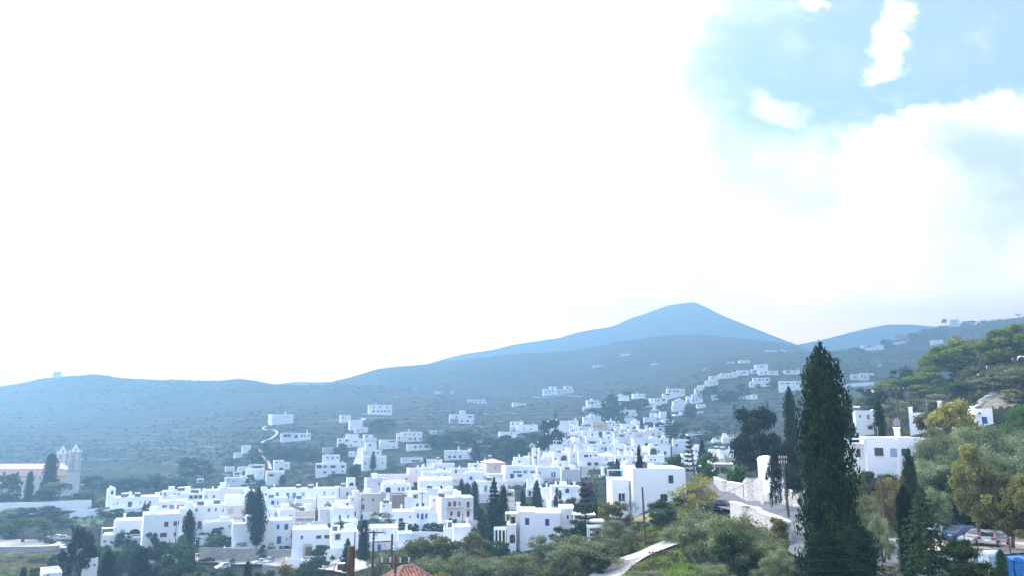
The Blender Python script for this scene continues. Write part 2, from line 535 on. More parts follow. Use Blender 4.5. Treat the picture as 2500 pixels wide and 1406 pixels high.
# ------------------------------------------------------------------ materials of the town
def plaster(name, c, stain=0.5):
    m = bpy.data.materials.new(name); m.use_nodes = True
    T = NT(m.node_tree); b = m.node_tree.nodes['Principled BSDF']
    tc = T.n('ShaderNodeTexCoord'); v = tc.outputs['Object']
    mp = T.n('ShaderNodeMapping'); mp.inputs['Scale'].default_value = (1.3, 1.3, 0.28)
    m.node_tree.links.new(v, mp.inputs[0])
    n1 = T.noise(mp.outputs[0], 1.1, 5.0, 0.65); n2 = T.noise(v, 0.35, 3.0); n3 = T.noise(v, 9.0, 3.0)
    dirt = tuple(q * 0.72 for q in c)
    col = T.mix(T.m('MULTIPLY', T.ss(n1, 0.52, 0.78), stain), c, (dirt[0], dirt[1] * 0.985, dirt[2] * 0.95))
    col = T.mix(T.m('MULTIPLY', T.ss(n2, 0.4, 0.7), 0.25 * stain), col, tuple(q * 0.9 for q in c))
    T.put(b.inputs['Base Color'], col)
    b.inputs['Roughness'].default_value = 0.9; b.inputs['Specular IOR Level'].default_value = 0.15
    bp = T.n('ShaderNodeBump'); bp.inputs['Strength'].default_value = 0.35; bp.inputs['Distance'].default_value = 0.03
    T.put(bp.inputs['Height'], T.m('ADD', n3, T.m('MULTIPLY', n1, 2.0)))
    m.node_tree.links.new(bp.outputs[0], b.inputs['Normal'])
    MATS[name] = m
    return m


def stone(name, c1, c2, cm, sc=1.6):
    m = bpy.data.materials.new(name); m.use_nodes = True
    T = NT(m.node_tree); b = m.node_tree.nodes['Principled BSDF']
    tc = T.n('ShaderNodeTexCoord')
    vo = T.n('ShaderNodeTexVoronoi', feature='DISTANCE_TO_EDGE'); vo.inputs['Scale'].default_value = sc
    vc = T.n('ShaderNodeTexVoronoi'); vc.inputs['Scale'].default_value = sc
    mp = T.n('ShaderNodeMapping'); mp.inputs['Scale'].default_value = (1, 1, 1.9)
    m.node_tree.links.new(tc.outputs['Object'], mp.inputs[0])
    m.node_tree.links.new(mp.outputs[0], vo.inputs['Vector']); m.node_tree.links.new(mp.outputs[0], vc.inputs['Vector'])
    s = T.n('ShaderNodeSeparateColor'); m.node_tree.links.new(vc.outputs['Color'], s.inputs[0])
    col = T.mix(s.outputs[0], c1, c2)
    col = T.mix(T.m('SUBTRACT', 1.0, T.ss(vo.outputs['Distance'], 0.02, 0.1)), col, cm)
    n = T.noise(tc.outputs['Object'], 0.6, 4.0)
    col = T.mix(T.m('MULTIPLY', T.ss(n, 0.45, 0.7), 0.4), col, cm)
    T.put(b.inputs['Base Color'], col); b.inputs['Roughness'].default_value = 0.95
    bp = T.n('ShaderNodeBump'); bp.inputs['Strength'].default_value = 0.8; bp.inputs['Distance'].default_value = 0.06
    T.put(bp.inputs['Height'], vo.outputs['Distance']); m.node_tree.links.new(bp.outputs[0], b.inputs['Normal'])
    MATS[name] = m
    return m


WALLS = {
    'w': plaster('lime_white', (0.80, 0.80, 0.79), 0.35),
    'v': plaster('cool_white', (0.74, 0.76, 0.79), 0.4),
    'c': plaster('warm_white', (0.80, 0.76, 0.70), 0.5),
    'p': plaster('pinkish_white', (0.80, 0.70, 0.67), 0.5),
    'g': plaster('bare_plaster', (0.44, 0.42, 0.40), 1.0),
    'l': plaster('pale_grey_plaster', (0.58, 0.57, 0.57), 0.9),
    't': plaster('tan_plaster', (0.62, 0.47, 0.36), 0.6),
    'b': plaster('beige_plaster', (0.66, 0.57, 0.48), 0.6),
    's': stone('rubble_stone', (0.36, 0.32, 0.27), (0.22, 0.19, 0.16), (0.42, 0.39, 0.34)),
    'n': stone('brown_stone', (0.24, 0.17, 0.13), (0.15, 0.11, 0.09), (0.30, 0.24, 0.20)),
    'q': stone('whitewashed_stone', (0.44, 0.40, 0.37), (0.28, 0.25, 0.22), (0.54, 0.51, 0.48), 1.9),
    'k': plaster('rose_plaster', (0.52, 0.27, 0.25), 0.5),
}
ROOF_W = plaster('roof_lime', (0.78, 0.76, 0.73), 0.7)
ROOF_P = plaster('roof_screed', (0.66, 0.56, 0.52), 0.7)
SHUT = {
    'b': noise_mat('blue_shutter', (0.012, 0.075, 0.26), (0.02, 0.10, 0.32), 3, 0.5),
    'r': noise_mat('red_brown_shutter', (0.17, 0.028, 0.026), (0.24, 0.04, 0.035), 3, 0.55),
    'g': noise_mat('green_shutter', (0.012, 0.085, 0.04), (0.02, 0.12, 0.055), 3, 0.5),
    't': noise_mat('teal_shutter', (0.05, 0.26, 0.32), (0.07, 0.32, 0.36), 3, 0.5),
    'w': noise_mat('grey_shutter', (0.34, 0.40, 0.47), (0.42, 0.48, 0.55), 3, 0.6),
    'k': noise_mat('rose_panel', (0.40, 0.20, 0.19), (0.50, 0.28, 0.26), 2, 0.8),
    'm': noise_mat('brown_wood', (0.10, 0.055, 0.032), (0.15, 0.08, 0.045), 3, 0.6),
}
GLASS = noise_mat('dark_glass', (0.018, 0.024, 0.032), (0.04, 0.05, 0.062), 0.7, 0.18, spec=0.5)
FRAME_W = noise_mat('white_frame', (0.70, 0.70, 0.69), (0.76, 0.76, 0.75), 3, 0.5)
FRAME_D = noise_mat('dark_frame', (0.07, 0.055, 0.05), (0.10, 0.08, 0.07), 3, 0.5)
METAL = noise_mat('grey_metal', (0.32, 0.33, 0.34), (0.42, 0.43, 0.44), 4, 0.4, metallic=0.7)
PANEL = noise_mat('solar_panel', (0.015, 0.02, 0.035), (0.03, 0.035, 0.05), 5, 0.2, spec=0.5)
TANK = noise_mat('tank_white', (0.70, 0.70, 0.70), (0.78, 0.78, 0.78), 2, 0.4)


def tile_mat():
    m = bpy.data.materials.new('clay_tiles'); m.use_nodes = True
    T = NT(m.node_tree); b = m.node_tree.nodes['Principled BSDF']
    tc = T.n('ShaderNodeTexCoord')
    n = T.noise(tc.outputs['Object'], 2.2, 4.0); n2 = T.noise(tc.outputs['Object'], 14.0, 2.0)
    col = T.mix(T.ss(n, 0.3, 0.7), (0.42, 0.17, 0.11), (0.56, 0.27, 0.18))
    col = T.mix(T.m('MULTIPLY', T.ss(n2, 0.55, 0.75), 0.6), col, (0.30, 0.14, 0.10))
    T.put(b.inputs['Base Color'], col); b.inputs['Roughness'].default_value = 0.9
    return m


TILES = tile_mat()
TILES_PALE = noise_mat('pale_tiles', (0.66, 0.40, 0.36), (0.74, 0.50, 0.46), 1.2, 0.9)
ARCHES = 'aAo'


def front_wall(mb, a0, a1, z0, z1, holes, depth):
    """front skin in the plane y=0 with rectangular/arched openings and their reveals"""
    xs = sorted({a0, a1, *[h[0] for h in holes], *[h[1] for h in holes]})
    zs = sorted({z0, z1, *[h[2] for h in holes], *[h[3] for h in holes]})
    for i in range(len(xs) - 1):
        for j in range(len(zs) - 1):
            cx, cz = (xs[i] + xs[i + 1]) / 2, (zs[j] + zs[j + 1]) / 2
            if any(h[0] < cx < h[1] and h[2] < cz < h[3] for h in holes):
                continue
            mb.quad((xs[i], 0, zs[j]), (xs[i + 1], 0, zs[j]), (xs[i + 1], 0, zs[j + 1]), (xs[i], 0, zs[j + 1]))
    for h0, h1, g0, g1, typ, d in holes:
        if typ in ARCHES:
            r = (h1 - h0) / 2; cx = (h0 + h1) / 2
            rz = min(r, (g1 - g0) * 0.75); zc = g1 - rz
            n = 8
            pts = [(cx - r * math.cos(math.pi * k / n), zc + rz * math.sin(math.pi * k / n)) for k in range(n + 1)]
            half = n // 2
            mb.quad((h0, 0, g1), *[(p[0], 0, p[1]) for p in pts[:half + 1]])
            mb.quad(*[(p[0], 0, p[1]) for p in pts[half:]], (h1, 0, g1))
            for k in range(n):
                mb.quad((pts[k][0], 0, pts[k][1]), (pts[k][0], d, pts[k][1]), (pts[k + 1][0], d, pts[k + 1][1]), (pts[k + 1][0], 0, pts[k + 1][1]))
            top = zc
        else:
            mb.quad((h0, 0, g1), (h0, d, g1), (h1, d, g1), (h1, 0, g1)); top = g1
        mb.quad((h0, 0, g0), (h0, d, g0), (h0, d, top), (h0, 0, top))
        mb.quad((h1, 0, top), (h1, d, top), (h1, d, g0), (h1, 0, g0))
        mb.quad((h0, 0, g0), (h1, 0, g0), (h1, d, g0), (h0, d, g0))
        if typ == 'p':      # an open porch: back wall
            mb.quad((h0, d, g0), (h1, d, g0), (h1, d, g1), (h0, d, g1))


def shape_panel(mb, x0, x1, z0, z1, y, typ, ins=0.0):
    if typ in ARCHES:
        r = (x1 - x0) / 2; cx = (x0 + x1) / 2; rz = min(r, (z1 - z0) * 0.75); zc = z1 - rz
        mb.quad((x0, y, z0), (x1, y, z0), *[(cx + r * math.cos(math.pi * k / 8), y, zc + rz * math.sin(math.pi * k / 8)) for k in range(9)])
    else:
        mb.quad((x0, y, z0), (x1, y, z0), (x1, y, z1), (x0, y, z1))


def window_obj(root, off, h0, h1, g0, g1, typ, d, near):
    """one window or door as a part, its frame as a sub-part"""
    w, h = h1 - h0, g1 - g0
    is_door = h > 1.9 * w and h > 1.7 or typ in 'A'
    name = 'door' if is_door else 'window'
    mb = MB(); e = 0.012
    if typ == 'p':
        n = max(1, int(round(w / 1.6))) if near else 1
        for k in range(n):
            q = MB(); x0 = h0 + w * (k + 0.14) / n; x1 = h0 + w * (k + 0.80) / n
            q.quad((x0, d - 0.03, g0 + 0.05 * h), (x1, d - 0.03, g0 + 0.05 * h), (x1, d - 0.03, g0 + 0.78 * h), (x0, d - 0.03, g0 + 0.78 * h))
            o = q.obj('window', GLASS, root); o.location = off
        return o
    mat = SHUT.get({'A': 'r', 'o': 'w'}.get(typ, typ), GLASS)
    if typ in 'da':
        mat = GLASS
    shape_panel(mb, h0 + e, h1 - e, g0 + e, g1 - e, d - 0.02, typ)
    if typ in 'brgtwkm' and near:
        c = (h0 + h1) / 2                        # two leaves with slats
        for a, b in ((h0 + .03, c - .015), (c + .015, h1 - .03)):
            mb.box(a, b, d * 0.35, d * 0.35 + .04, g0 + .03, g1 - .03)
            ns = 9
            for k in range(ns):
                z = g0 + .08 + (h - .16) * k / ns
                mb.box(a + .05, b - .05, d * .35 - .025, d * .35 - .002, z, z + (h - .16) / ns * 0.55)
    o = mb.obj(name, mat, root); o.location = off
    if typ in 'dA' and near:
        fr = MB(); t = 0.07; y0, y1 = d - 0.10, d - 0.03
        fr.box(h0, h0 + t, y0, y1, g0, g1); fr.box(h1 - t, h1, y0, y1, g0, g1)
        fr.box(h0 + t, h1 - t, y0, y1, g0, g0 + t)
        if typ == 'd': fr.box(h0 + t, h1 - t, y0, y1, g1 - t, g1)
        c = (h0 + h1) / 2
        fr.box(c - t / 2, c + t / 2, y0 + .01, y1 - .01, g0 + t, g1 - t)
        fr.obj('frame', FRAME_W if random.random() < .5 else FRAME_D, o)
        if not is_door:
            sl = MB(); sl.box(h0 - .06, h1 + .06, -.09, .02, g0 - .07, g0 - .005); sl.obj('sill', FRAME_W, o)
    return o


class Block:
    """a frame of reference for a house front: local x along the front, y into the house, z up"""
    def __init__(self, px0, px1, pt, y, yaw):
        pm = (px0 + px1) / 2
        t, s = ts(pm, pt)
        self.y = y; self.yaw = yaw
        self.C = Vector((t * y, y, 0))
        self.c, self.s = math.cos(yaw), math.sin(yaw)

    def a(self, px, py, dy=0.0):
        t, s = ts(px, py)
        cx = self.C.x - self.s * dy; cy = self.C.y + self.c * dy
        a = (cx - t * cy) / (t * self.s - self.c)
        return a, s * (cy + a * self.s)

    def world(self, x, y, z=0.0):
        return Vector((self.C.x + x * self.c - y * self.s, self.C.y + x * self.s + y * self.c, z))


def parse_wins(txt):
    out = []
    for w in filter(None, txt.split(';')):
        w = w.strip(); out.append((w[0], *[float(q) for q in w[1:].split(',')]))
    return out


def add_block(root, B, zb, px0, px1, pt, dy, D, mat, wins, roof, near, par=0.45, base_px=None, eave=None):
    pm = (px0 + px1) / 2
    a0, _ = B.a(px0, pt, dy); a1, _ = B.a(px1, pt, dy)
    _, z1 = B.a(pm, pt, dy)
    low = min(gz(*B.world(x, y).xy) for x in (a0, a1) for y in (dy, dy + D)) - 0.8
    if base_px is not None:
        _, low = B.a(pm, base_px, dy)
    low = min(low, z1 - 1.2)
    z0, z1 = low - zb, z1 - zb
    holes = []
    for typ, cx, cy, w, h in wins:
        x, z = B.a(cx, cy, dy); hw = w / 2 / F_PX * B.y * 1.0; hh = h / 2 / F_PX * B.y * 1.0
        d = 0.16 if typ != 'p' else min(1.7, D * 0.5)
        if typ in 'a' and w > 9: d = min(1.5, D * .4)
        x0, x1 = max(a0 + .12, x - hw), min(a1 - .12, x + hw)
        g0, g1 = max(z0 + .2, z - zb - hh), min(z1 - .2, z - zb + hh)
        if x1 - x0 < 0.1 or g1 - g0 < 0.1: continue
        if any(x0 < q[1] and x1 > q[0] and g0 < q[3] and g1 > q[2] for q in holes): continue
        holes.append((x0, x1, g0, g1, typ, d))
    off = Vector((0, dy, 0))
    mb = MB(); t = 0.22
    gable = roof in 'GH'
    zt = z1
    if gable and eave is not None:
        zt = B.a(pm, eave, dy)[1] - zb
    front_wall(mb, a0, a1, z0, zt, holes, 0.16)
    mb.quad((a0, D, z0), (a0, 0, z0), (a0, 0, zt), (a0, D, zt))
    mb.quad((a1, 0, z0), (a1, D, z0), (a1, D, zt), (a1, 0, zt))
    mb.quad((a1, D, z0), (a0, D, z0), (a0, D, zt), (a1, D, zt))
    am = (a0 + a1) / 2
    rb = MB(); rmat = ROOF_W
    if roof == 'G':                               # gable towards the viewer, vaulted or pitched
        mb.quad((a0, 0, zt), (a1, 0, zt), (am, 0, z1)); mb.quad((a1, D, zt), (a0, D, zt), (am, D, z1))
        rb.quad((a0 - .1, -.08, zt - .04), (am, -.08, z1 + .06), (am, D + .08, z1 + .06), (a0 - .1, D + .08, zt - .04))
        rb.quad((am, -.08, z1 + .06), (a1 + .1, -.08, zt - .04), (a1 + .1, D + .08, zt - .04), (am, D + .08, z1 + .06))
    elif roof == 'H':                             # hipped tile roof
        rmat = TILES_PALE; o_ = 0.4; q = min((a1 - a0) / 2, D / 2) * 0.95
        A = [(a0 - o_, -o_, zt), (a1 + o_, -o_, zt), (a1 + o_, D + o_, zt), (a0 - o_, D + o_, zt)]
        R0, R1 = (a0 + q, D / 2, z1), (a1 - q, D / 2, z1)
        rb.quad(A[0], A[1], R1, R0); rb.quad(A[1], A[2], R1); rb.quad(A[2], A[3], R0, R1); rb.quad(A[3], A[0], R0)
        rb.quad(A[3], A[2], A[1], A[0])
    elif roof == 'V':                             # barrel vault along the front
        n = 8; zt2 = z1 - par
        for k in range(n):
            t0, t1 = math.pi * k / n, math.pi * (k + 1) / n
            p = [(D / 2 - D / 2 * math.cos(q), z1 - 0.05 + min(D * .28, 1.3) * math.sin(q)) for q in (t0, t1)]
            rb.quad((a0, p[0][0], p[0][1]), (a1, p[0][0], p[0][1]), (a1, p[1][0], p[1][1]), (a0, p[1][0], p[1][1]))
        for x in (a0, a1):
            pts = [(x, D / 2 - D / 2 * math.cos(math.pi * k / n), z1 - .05 + min(D * .28, 1.3) * math.sin(math.pi * k / n)) for k in range(n + 1)]
            rb.quad(*(pts if x == a1 else pts[::-1]))
    else:
        rim = z1; r = z1 - par
        for (p, q, ip, iq) in (((a0, 0), (a1, 0), (a0 + t, t), (a1 - t, t)), ((a1, 0), (a1, D), (a1 - t, t), (a1 - t, D - t)),
                               ((a1, D), (a0, D), (a1 - t, D - t), (a0 + t, D - t)), ((a0, D), (a0, 0), (a0 + t, D - t), (a0 + t, t))):
            mb.quad((*p, rim), (*q, rim), (*iq, rim), (*ip, rim))
            mb.quad((*ip, rim), (*iq, rim), (*iq, r), (*ip, r))
        rb.quad((a0 + t, t, r), (a1 - t, t, r), (a1 - t, D - t, r), (a0 + t, D - t, r))
        if roof == 'P': rmat = ROOF_P
    ow = mb.obj('wall', WALLS[mat], root); ow.location = off
    orf = rb.obj('roof', rmat, root); orf.location = off
    for h in holes:
        window_obj(root, off, *h, near)
    return a0, a1, z0, z1, D


def extras(root, B, zb, txt, info, dy, near):
    a0, a1, z0, z1, D = info
    for e in filter(None, txt.split(';')):
        e = e.strip(); k = e[0]; p = [float(q) for q in e[1:].split(',')]
        if k == 'c':                                    # chimney: px, top py
            dd = min(D * .5, 2.5)
            x, zt = B.a(p[0], p[1], dy + dd); zt -= zb
            w = 0.32
            mb = MB(); zt = max(zt, z1 + .3)
            mb.box(x - w, x + w, dd - w, dd + w, z1 - .6, zt - .22); mb.box(x - w - .09, x + w + .09, dd - w - .09, dd + w + .09, zt - .22, zt)
            o = mb.obj('chimney', WALLS['w'], root); o.location = (0, dy, 0)
        elif k == 's':                                  # solar water heater on the roof
            dd = D * .4; x, _ = B.a(p[0], 1200, dy + dd)
            mb = MB(); zz = z1 - .45
            mb.quad((x - .95, dd, zz + .15), (x + .95, dd, zz + .15), (x + .95, dd + 1.3, zz + 1.15), (x - .95, dd + 1.3, zz + 1.15))
            o = mb.obj('solar_panel', PANEL, root); o.location = (0, dy, 0)
            tb = MB(); tb.tube((x - .9, dd + 1.5, zz + 1.35), (x + .9, dd + 1.5, zz + 1.35), .28, n=10)
            for q in (-.8, .8):
                tb.box(x + q - .03, x + q + .03, dd + 1.45, dd + 1.55, zz, zz + 1.2)
            ot = tb.obj('tank', TANK, o)
        elif k == 'n':                                  # thin aerial mast
            dd = D * .5; x, zt = B.a(p[0], p[1], dy + dd); mb = MB()
            mb.tube((x, dd, z1 - .5), (x, dd, zt - zb), .025, n=5)
            for q in (.15, .45, .75): mb.tube((x - .4, dd, zt - zb - q), (x + .4, dd, zt - zb - q), .012, n=4)
            o = mb.obj('aerial', METAL, root); o.location = (0, dy, 0)
        elif k == 'm':                                  # merlons along the front parapet: px0, px1, count
            x0, _ = B.a(p[0], 1100, dy); x1, _ = B.a(p[1], 1100, dy); n = int(p[2]); mb = MB()
            for q in range(n):
                c = x0 + (x1 - x0) * (q + .5) / n; w = (x1 - x0) / n * .3
                mb.box(c - w, c + w, 0.01, .24, z1 - .01, z1 + .55)
            o = mb.obj('battlement', WALLS['w'], root); o.location = (0, dy, 0)
        elif k == 'P':                                  # pergola slab on posts: px0, px1, top py, base py, depth
            x0, zt = B.a(p[0], p[2], dy - p[4]); x1, _ = B.a(p[1], p[2], dy - p[4]); _, zl = B.a(p[0], p[3], dy - p[4])
            zt -= zb; zl -= zb; mb = MB()
            mb.box(x0, x1, -p[4], -0.02, zt - .18, zt); o = mb.obj('canopy', WALLS['w'], root); o.location = (0, dy, 0)
            n = max(2, int((x1 - x0) / 2.6) + 1)
            for q in range(n):
                pb = MB(); x = x0 + .15 + (x1 - x0 - .3) * q / (n - 1)
                pb.box(x - .1, x + .1, -p[4] + .05, -p[4] + .25, zl - 1.0, zt - .185)
                o2 = pb.obj('post', WALLS['w'], root); o2.location = (0, dy, 0)
        elif k == 'd':                                  # small dome
            x, _ = B.a(p[0], p[1], dy + D * .5); r = p[2]; mb = MB()
            mb.lathe([(r * math.cos(q * math.pi / 16), z1 - .3 + r * .9 * math.sin(q * math.pi / 16)) for q in range(9)], x, D * .5, 16)
            o = mb.obj('dome', WALLS['w'], root, True); o.location = (0, dy, 0)
        elif k == 'B':                                  # balcony: px0, px1, floor py
            x0, zf = B.a(p[0], p[2], dy); x1, _ = B.a(p[1], p[2], dy); zf -= zb; mb = MB()
            mb.box(x0, x1, -.9, -.01, zf - .14, zf)
            o = mb.obj('balcony', WALLS['w'], root); o.location = (0, dy, 0)
            rb = MB(); rb.box(x0, x1, -.9, -.86, zf + .85, zf + .9)
            n = int((x1 - x0) / .18)
            for q in range(n + 1):
                x = x0 + .02 + (x1 - x0 - .04) * q / n; rb.box(x - .012, x + .012, -.89, -.87, zf, zf + .85)
            ob = rb.obj('railing', SHUT['b'] if len(p) > 3 else METAL, o)
        elif k == 'A':                                  # air conditioner box
            x, z = B.a(p[0], p[1], dy); z -= zb; mb = MB()
            mb.box(x - .42, x + .42, -.32, -.01, z - .3, z + .3); o = mb.obj('air_conditioner', TANK, root); o.location = (0, dy, 0)
            fb = MB(); fb.tube((x + .1, -.34, z), (x + .1, -.322, z), .2, n=12); fb.obj('fan_grille', FRAME_D, o)


def roofscape(root, B, zb, info, wins, mat):
    """front terrace, stair head, chimney and tank that crowd every roof of the old town"""
    a0, a1, z0, z1, D = info
    rng = random.Random(int(B.C.x * 31 + B.y * 17))
    w = a1 - a0
    lowest = min([B.a(q[1], q[2] + q[4] / 2)[1] - zb for q in wins] + [z1 - 2.4])
    g = gz(*B.world((a0 + a1) / 2, -2.5).xy) - zb
    zt = min(lowest - .25, g + rng.uniform(1.2, 3.2))
    if zt > g + .4:
        m = MB(); x0, x1 = a0 - rng.uniform(.2, 2.2), a1 + rng.uniform(.2, 2.2); d = rng.uniform(2.2, 4.0)
        m.box(x0, x1, -d, -.01, g - 2.5, zt - .5); m.box(x0, x1, -d, -d + .2, zt - .497, zt); m.box(x0, x0 + .2, -d + .203, -.01, zt - .497, zt); m.box(x1 - .2, x1, -d + .203, -.01, zt - .497, zt)
        m.obj('terrace', WALLS[rng.choice('wwvcp')], root)
        if rng.random() < .7:
            q = MB(); c = rng.uniform(x0 + .8, x1 - .8); q.quad((c - .4, -d - .012, g - .1), (c + .4, -d - .012, g - .1), (c + .4, -d - .012, min(zt - .7, g + 1.9)), (c - .4, -d - .012, min(zt - .7, g + 1.9)))
            q.obj('door', rng.choice([SHUT['b'], SHUT['m'], GLASS, SHUT['w'], SHUT['t']]), root)
    if rng.random() < .45 and w > 3.5:
        m = MB(); c = rng.uniform(a0 + 1.2, a1 - 1.2); y0 = rng.uniform(1.2, max(1.3, D - 3.2)); h = rng.uniform(.9, 2.0)
        m.box(c - 1.0, c + 1.0, y0, y0 + 2.2, z1 - .46, z1 + h); m.obj('stair_head', WALLS[rng.choice('wvc')], root)
    if rng.random() < .5:
        m = MB(); c = rng.uniform(a0 + .5, a1 - .5); y0 = rng.uniform(.5, D - .8); h = rng.uniform(.7, 1.5)
        m.box(c - .25, c + .25, y0, y0 + .5, z1 - .46, z1 + h); m.box(c - .33, c + .33, y0 - .08, y0 + .58, z1 + h + .003, z1 + h + .15); m.obj('chimney', WALLS['w'], root)
    if rng.random() < .3:
        m = MB(); c = rng.uniform(a0 + 1, a1 - 1); y0 = rng.uniform(1, D - 2.2)
        m.quad((c - .9, y0, z1 - .2), (c + .9, y0, z1 - .2), (c + .9, y0 + 1.2, z1 + .7), (c - .9, y0 + 1.2, z1 + .7)); o = m.obj('solar_panel', PANEL, root)
        t = MB(); t.tube((c - .8, y0 + 1.4, z1 + .9), (c + .8, y0 + 1.4, z1 + .9), .27, n=8); t.box(c - .05, c + .05, y0 + 1.3, y0 + 1.45, z1 - .45, z1 + .7); t.obj('tank', TANK, o)


HOUSES = []


def build_houses(text, solve=False, yards=False, group='white houses of the hillside village', cat='house', name='house'):
    root = B = None; zb = 0; yb = 0
    for ln in text.strip().splitlines():
        ln = ln.strip()
        if not ln or ln[0] == '#': continue
        f = [q.strip() for q in ln.split('|')]
        plus = f[0].startswith('+')
        n = [float(q) for q in f[0].lstrip('+').split()]
        o = dict(q.split('=') for q in f[1].split())
        px0, px1, pt, pb = n[:4]
        D = float(o.get('D', 7)); mat = o.get('m', 'w')
        if not plus:
            y = float(o['y']) if 'y' in o else ypix((px0 + px1) / 2, pb, 55)
            if solve and 'y' in o:
                q = ypix((px0 + px1) / 2, pb - 1, 120)
                if 0.55 < q / y < 1.5: y = q
            az = math.degrees(math.atan(px2t((px0 + px1) / 2)))
            yaw = math.radians(float(o.get('r', 3)) + 2.0 - az)        # fronts look towards the valley side the viewer stands on
            B = Block(px0, px1, pt, y, yaw)
            zb = gz(B.C.x, B.C.y)
            root = empty(o.get('n', name), (B.C.x, B.C.y, zb), yaw)
            tag(root, f[4] if len(f) > 4 else None, o.get('c', cat).replace('_', ' '), group if o.get('n', name) == name else None)
            HOUSES.append((root, px0, px1, pt, pb, y))
        near = B.y < 330
        dy = float(o.get('dy', 0)) if plus else 0
        info = add_block(root, B, zb, px0, px1, pt, dy, D, mat, parse_wins(f[2]) if len(f) > 2 else [], o.get('R', 'F'), near,
                         float(o.get('par', .45)), float(o['b']) if 'b' in o else None, float(o['e']) if 'e' in o else None)
        if len(f) > 3: extras(root, B, zb, f[3], info, dy, near)
        if yards and not plus: roofscape(root, B, zb, info, parse_wins(f[2]) if len(f) > 2 else [], mat)
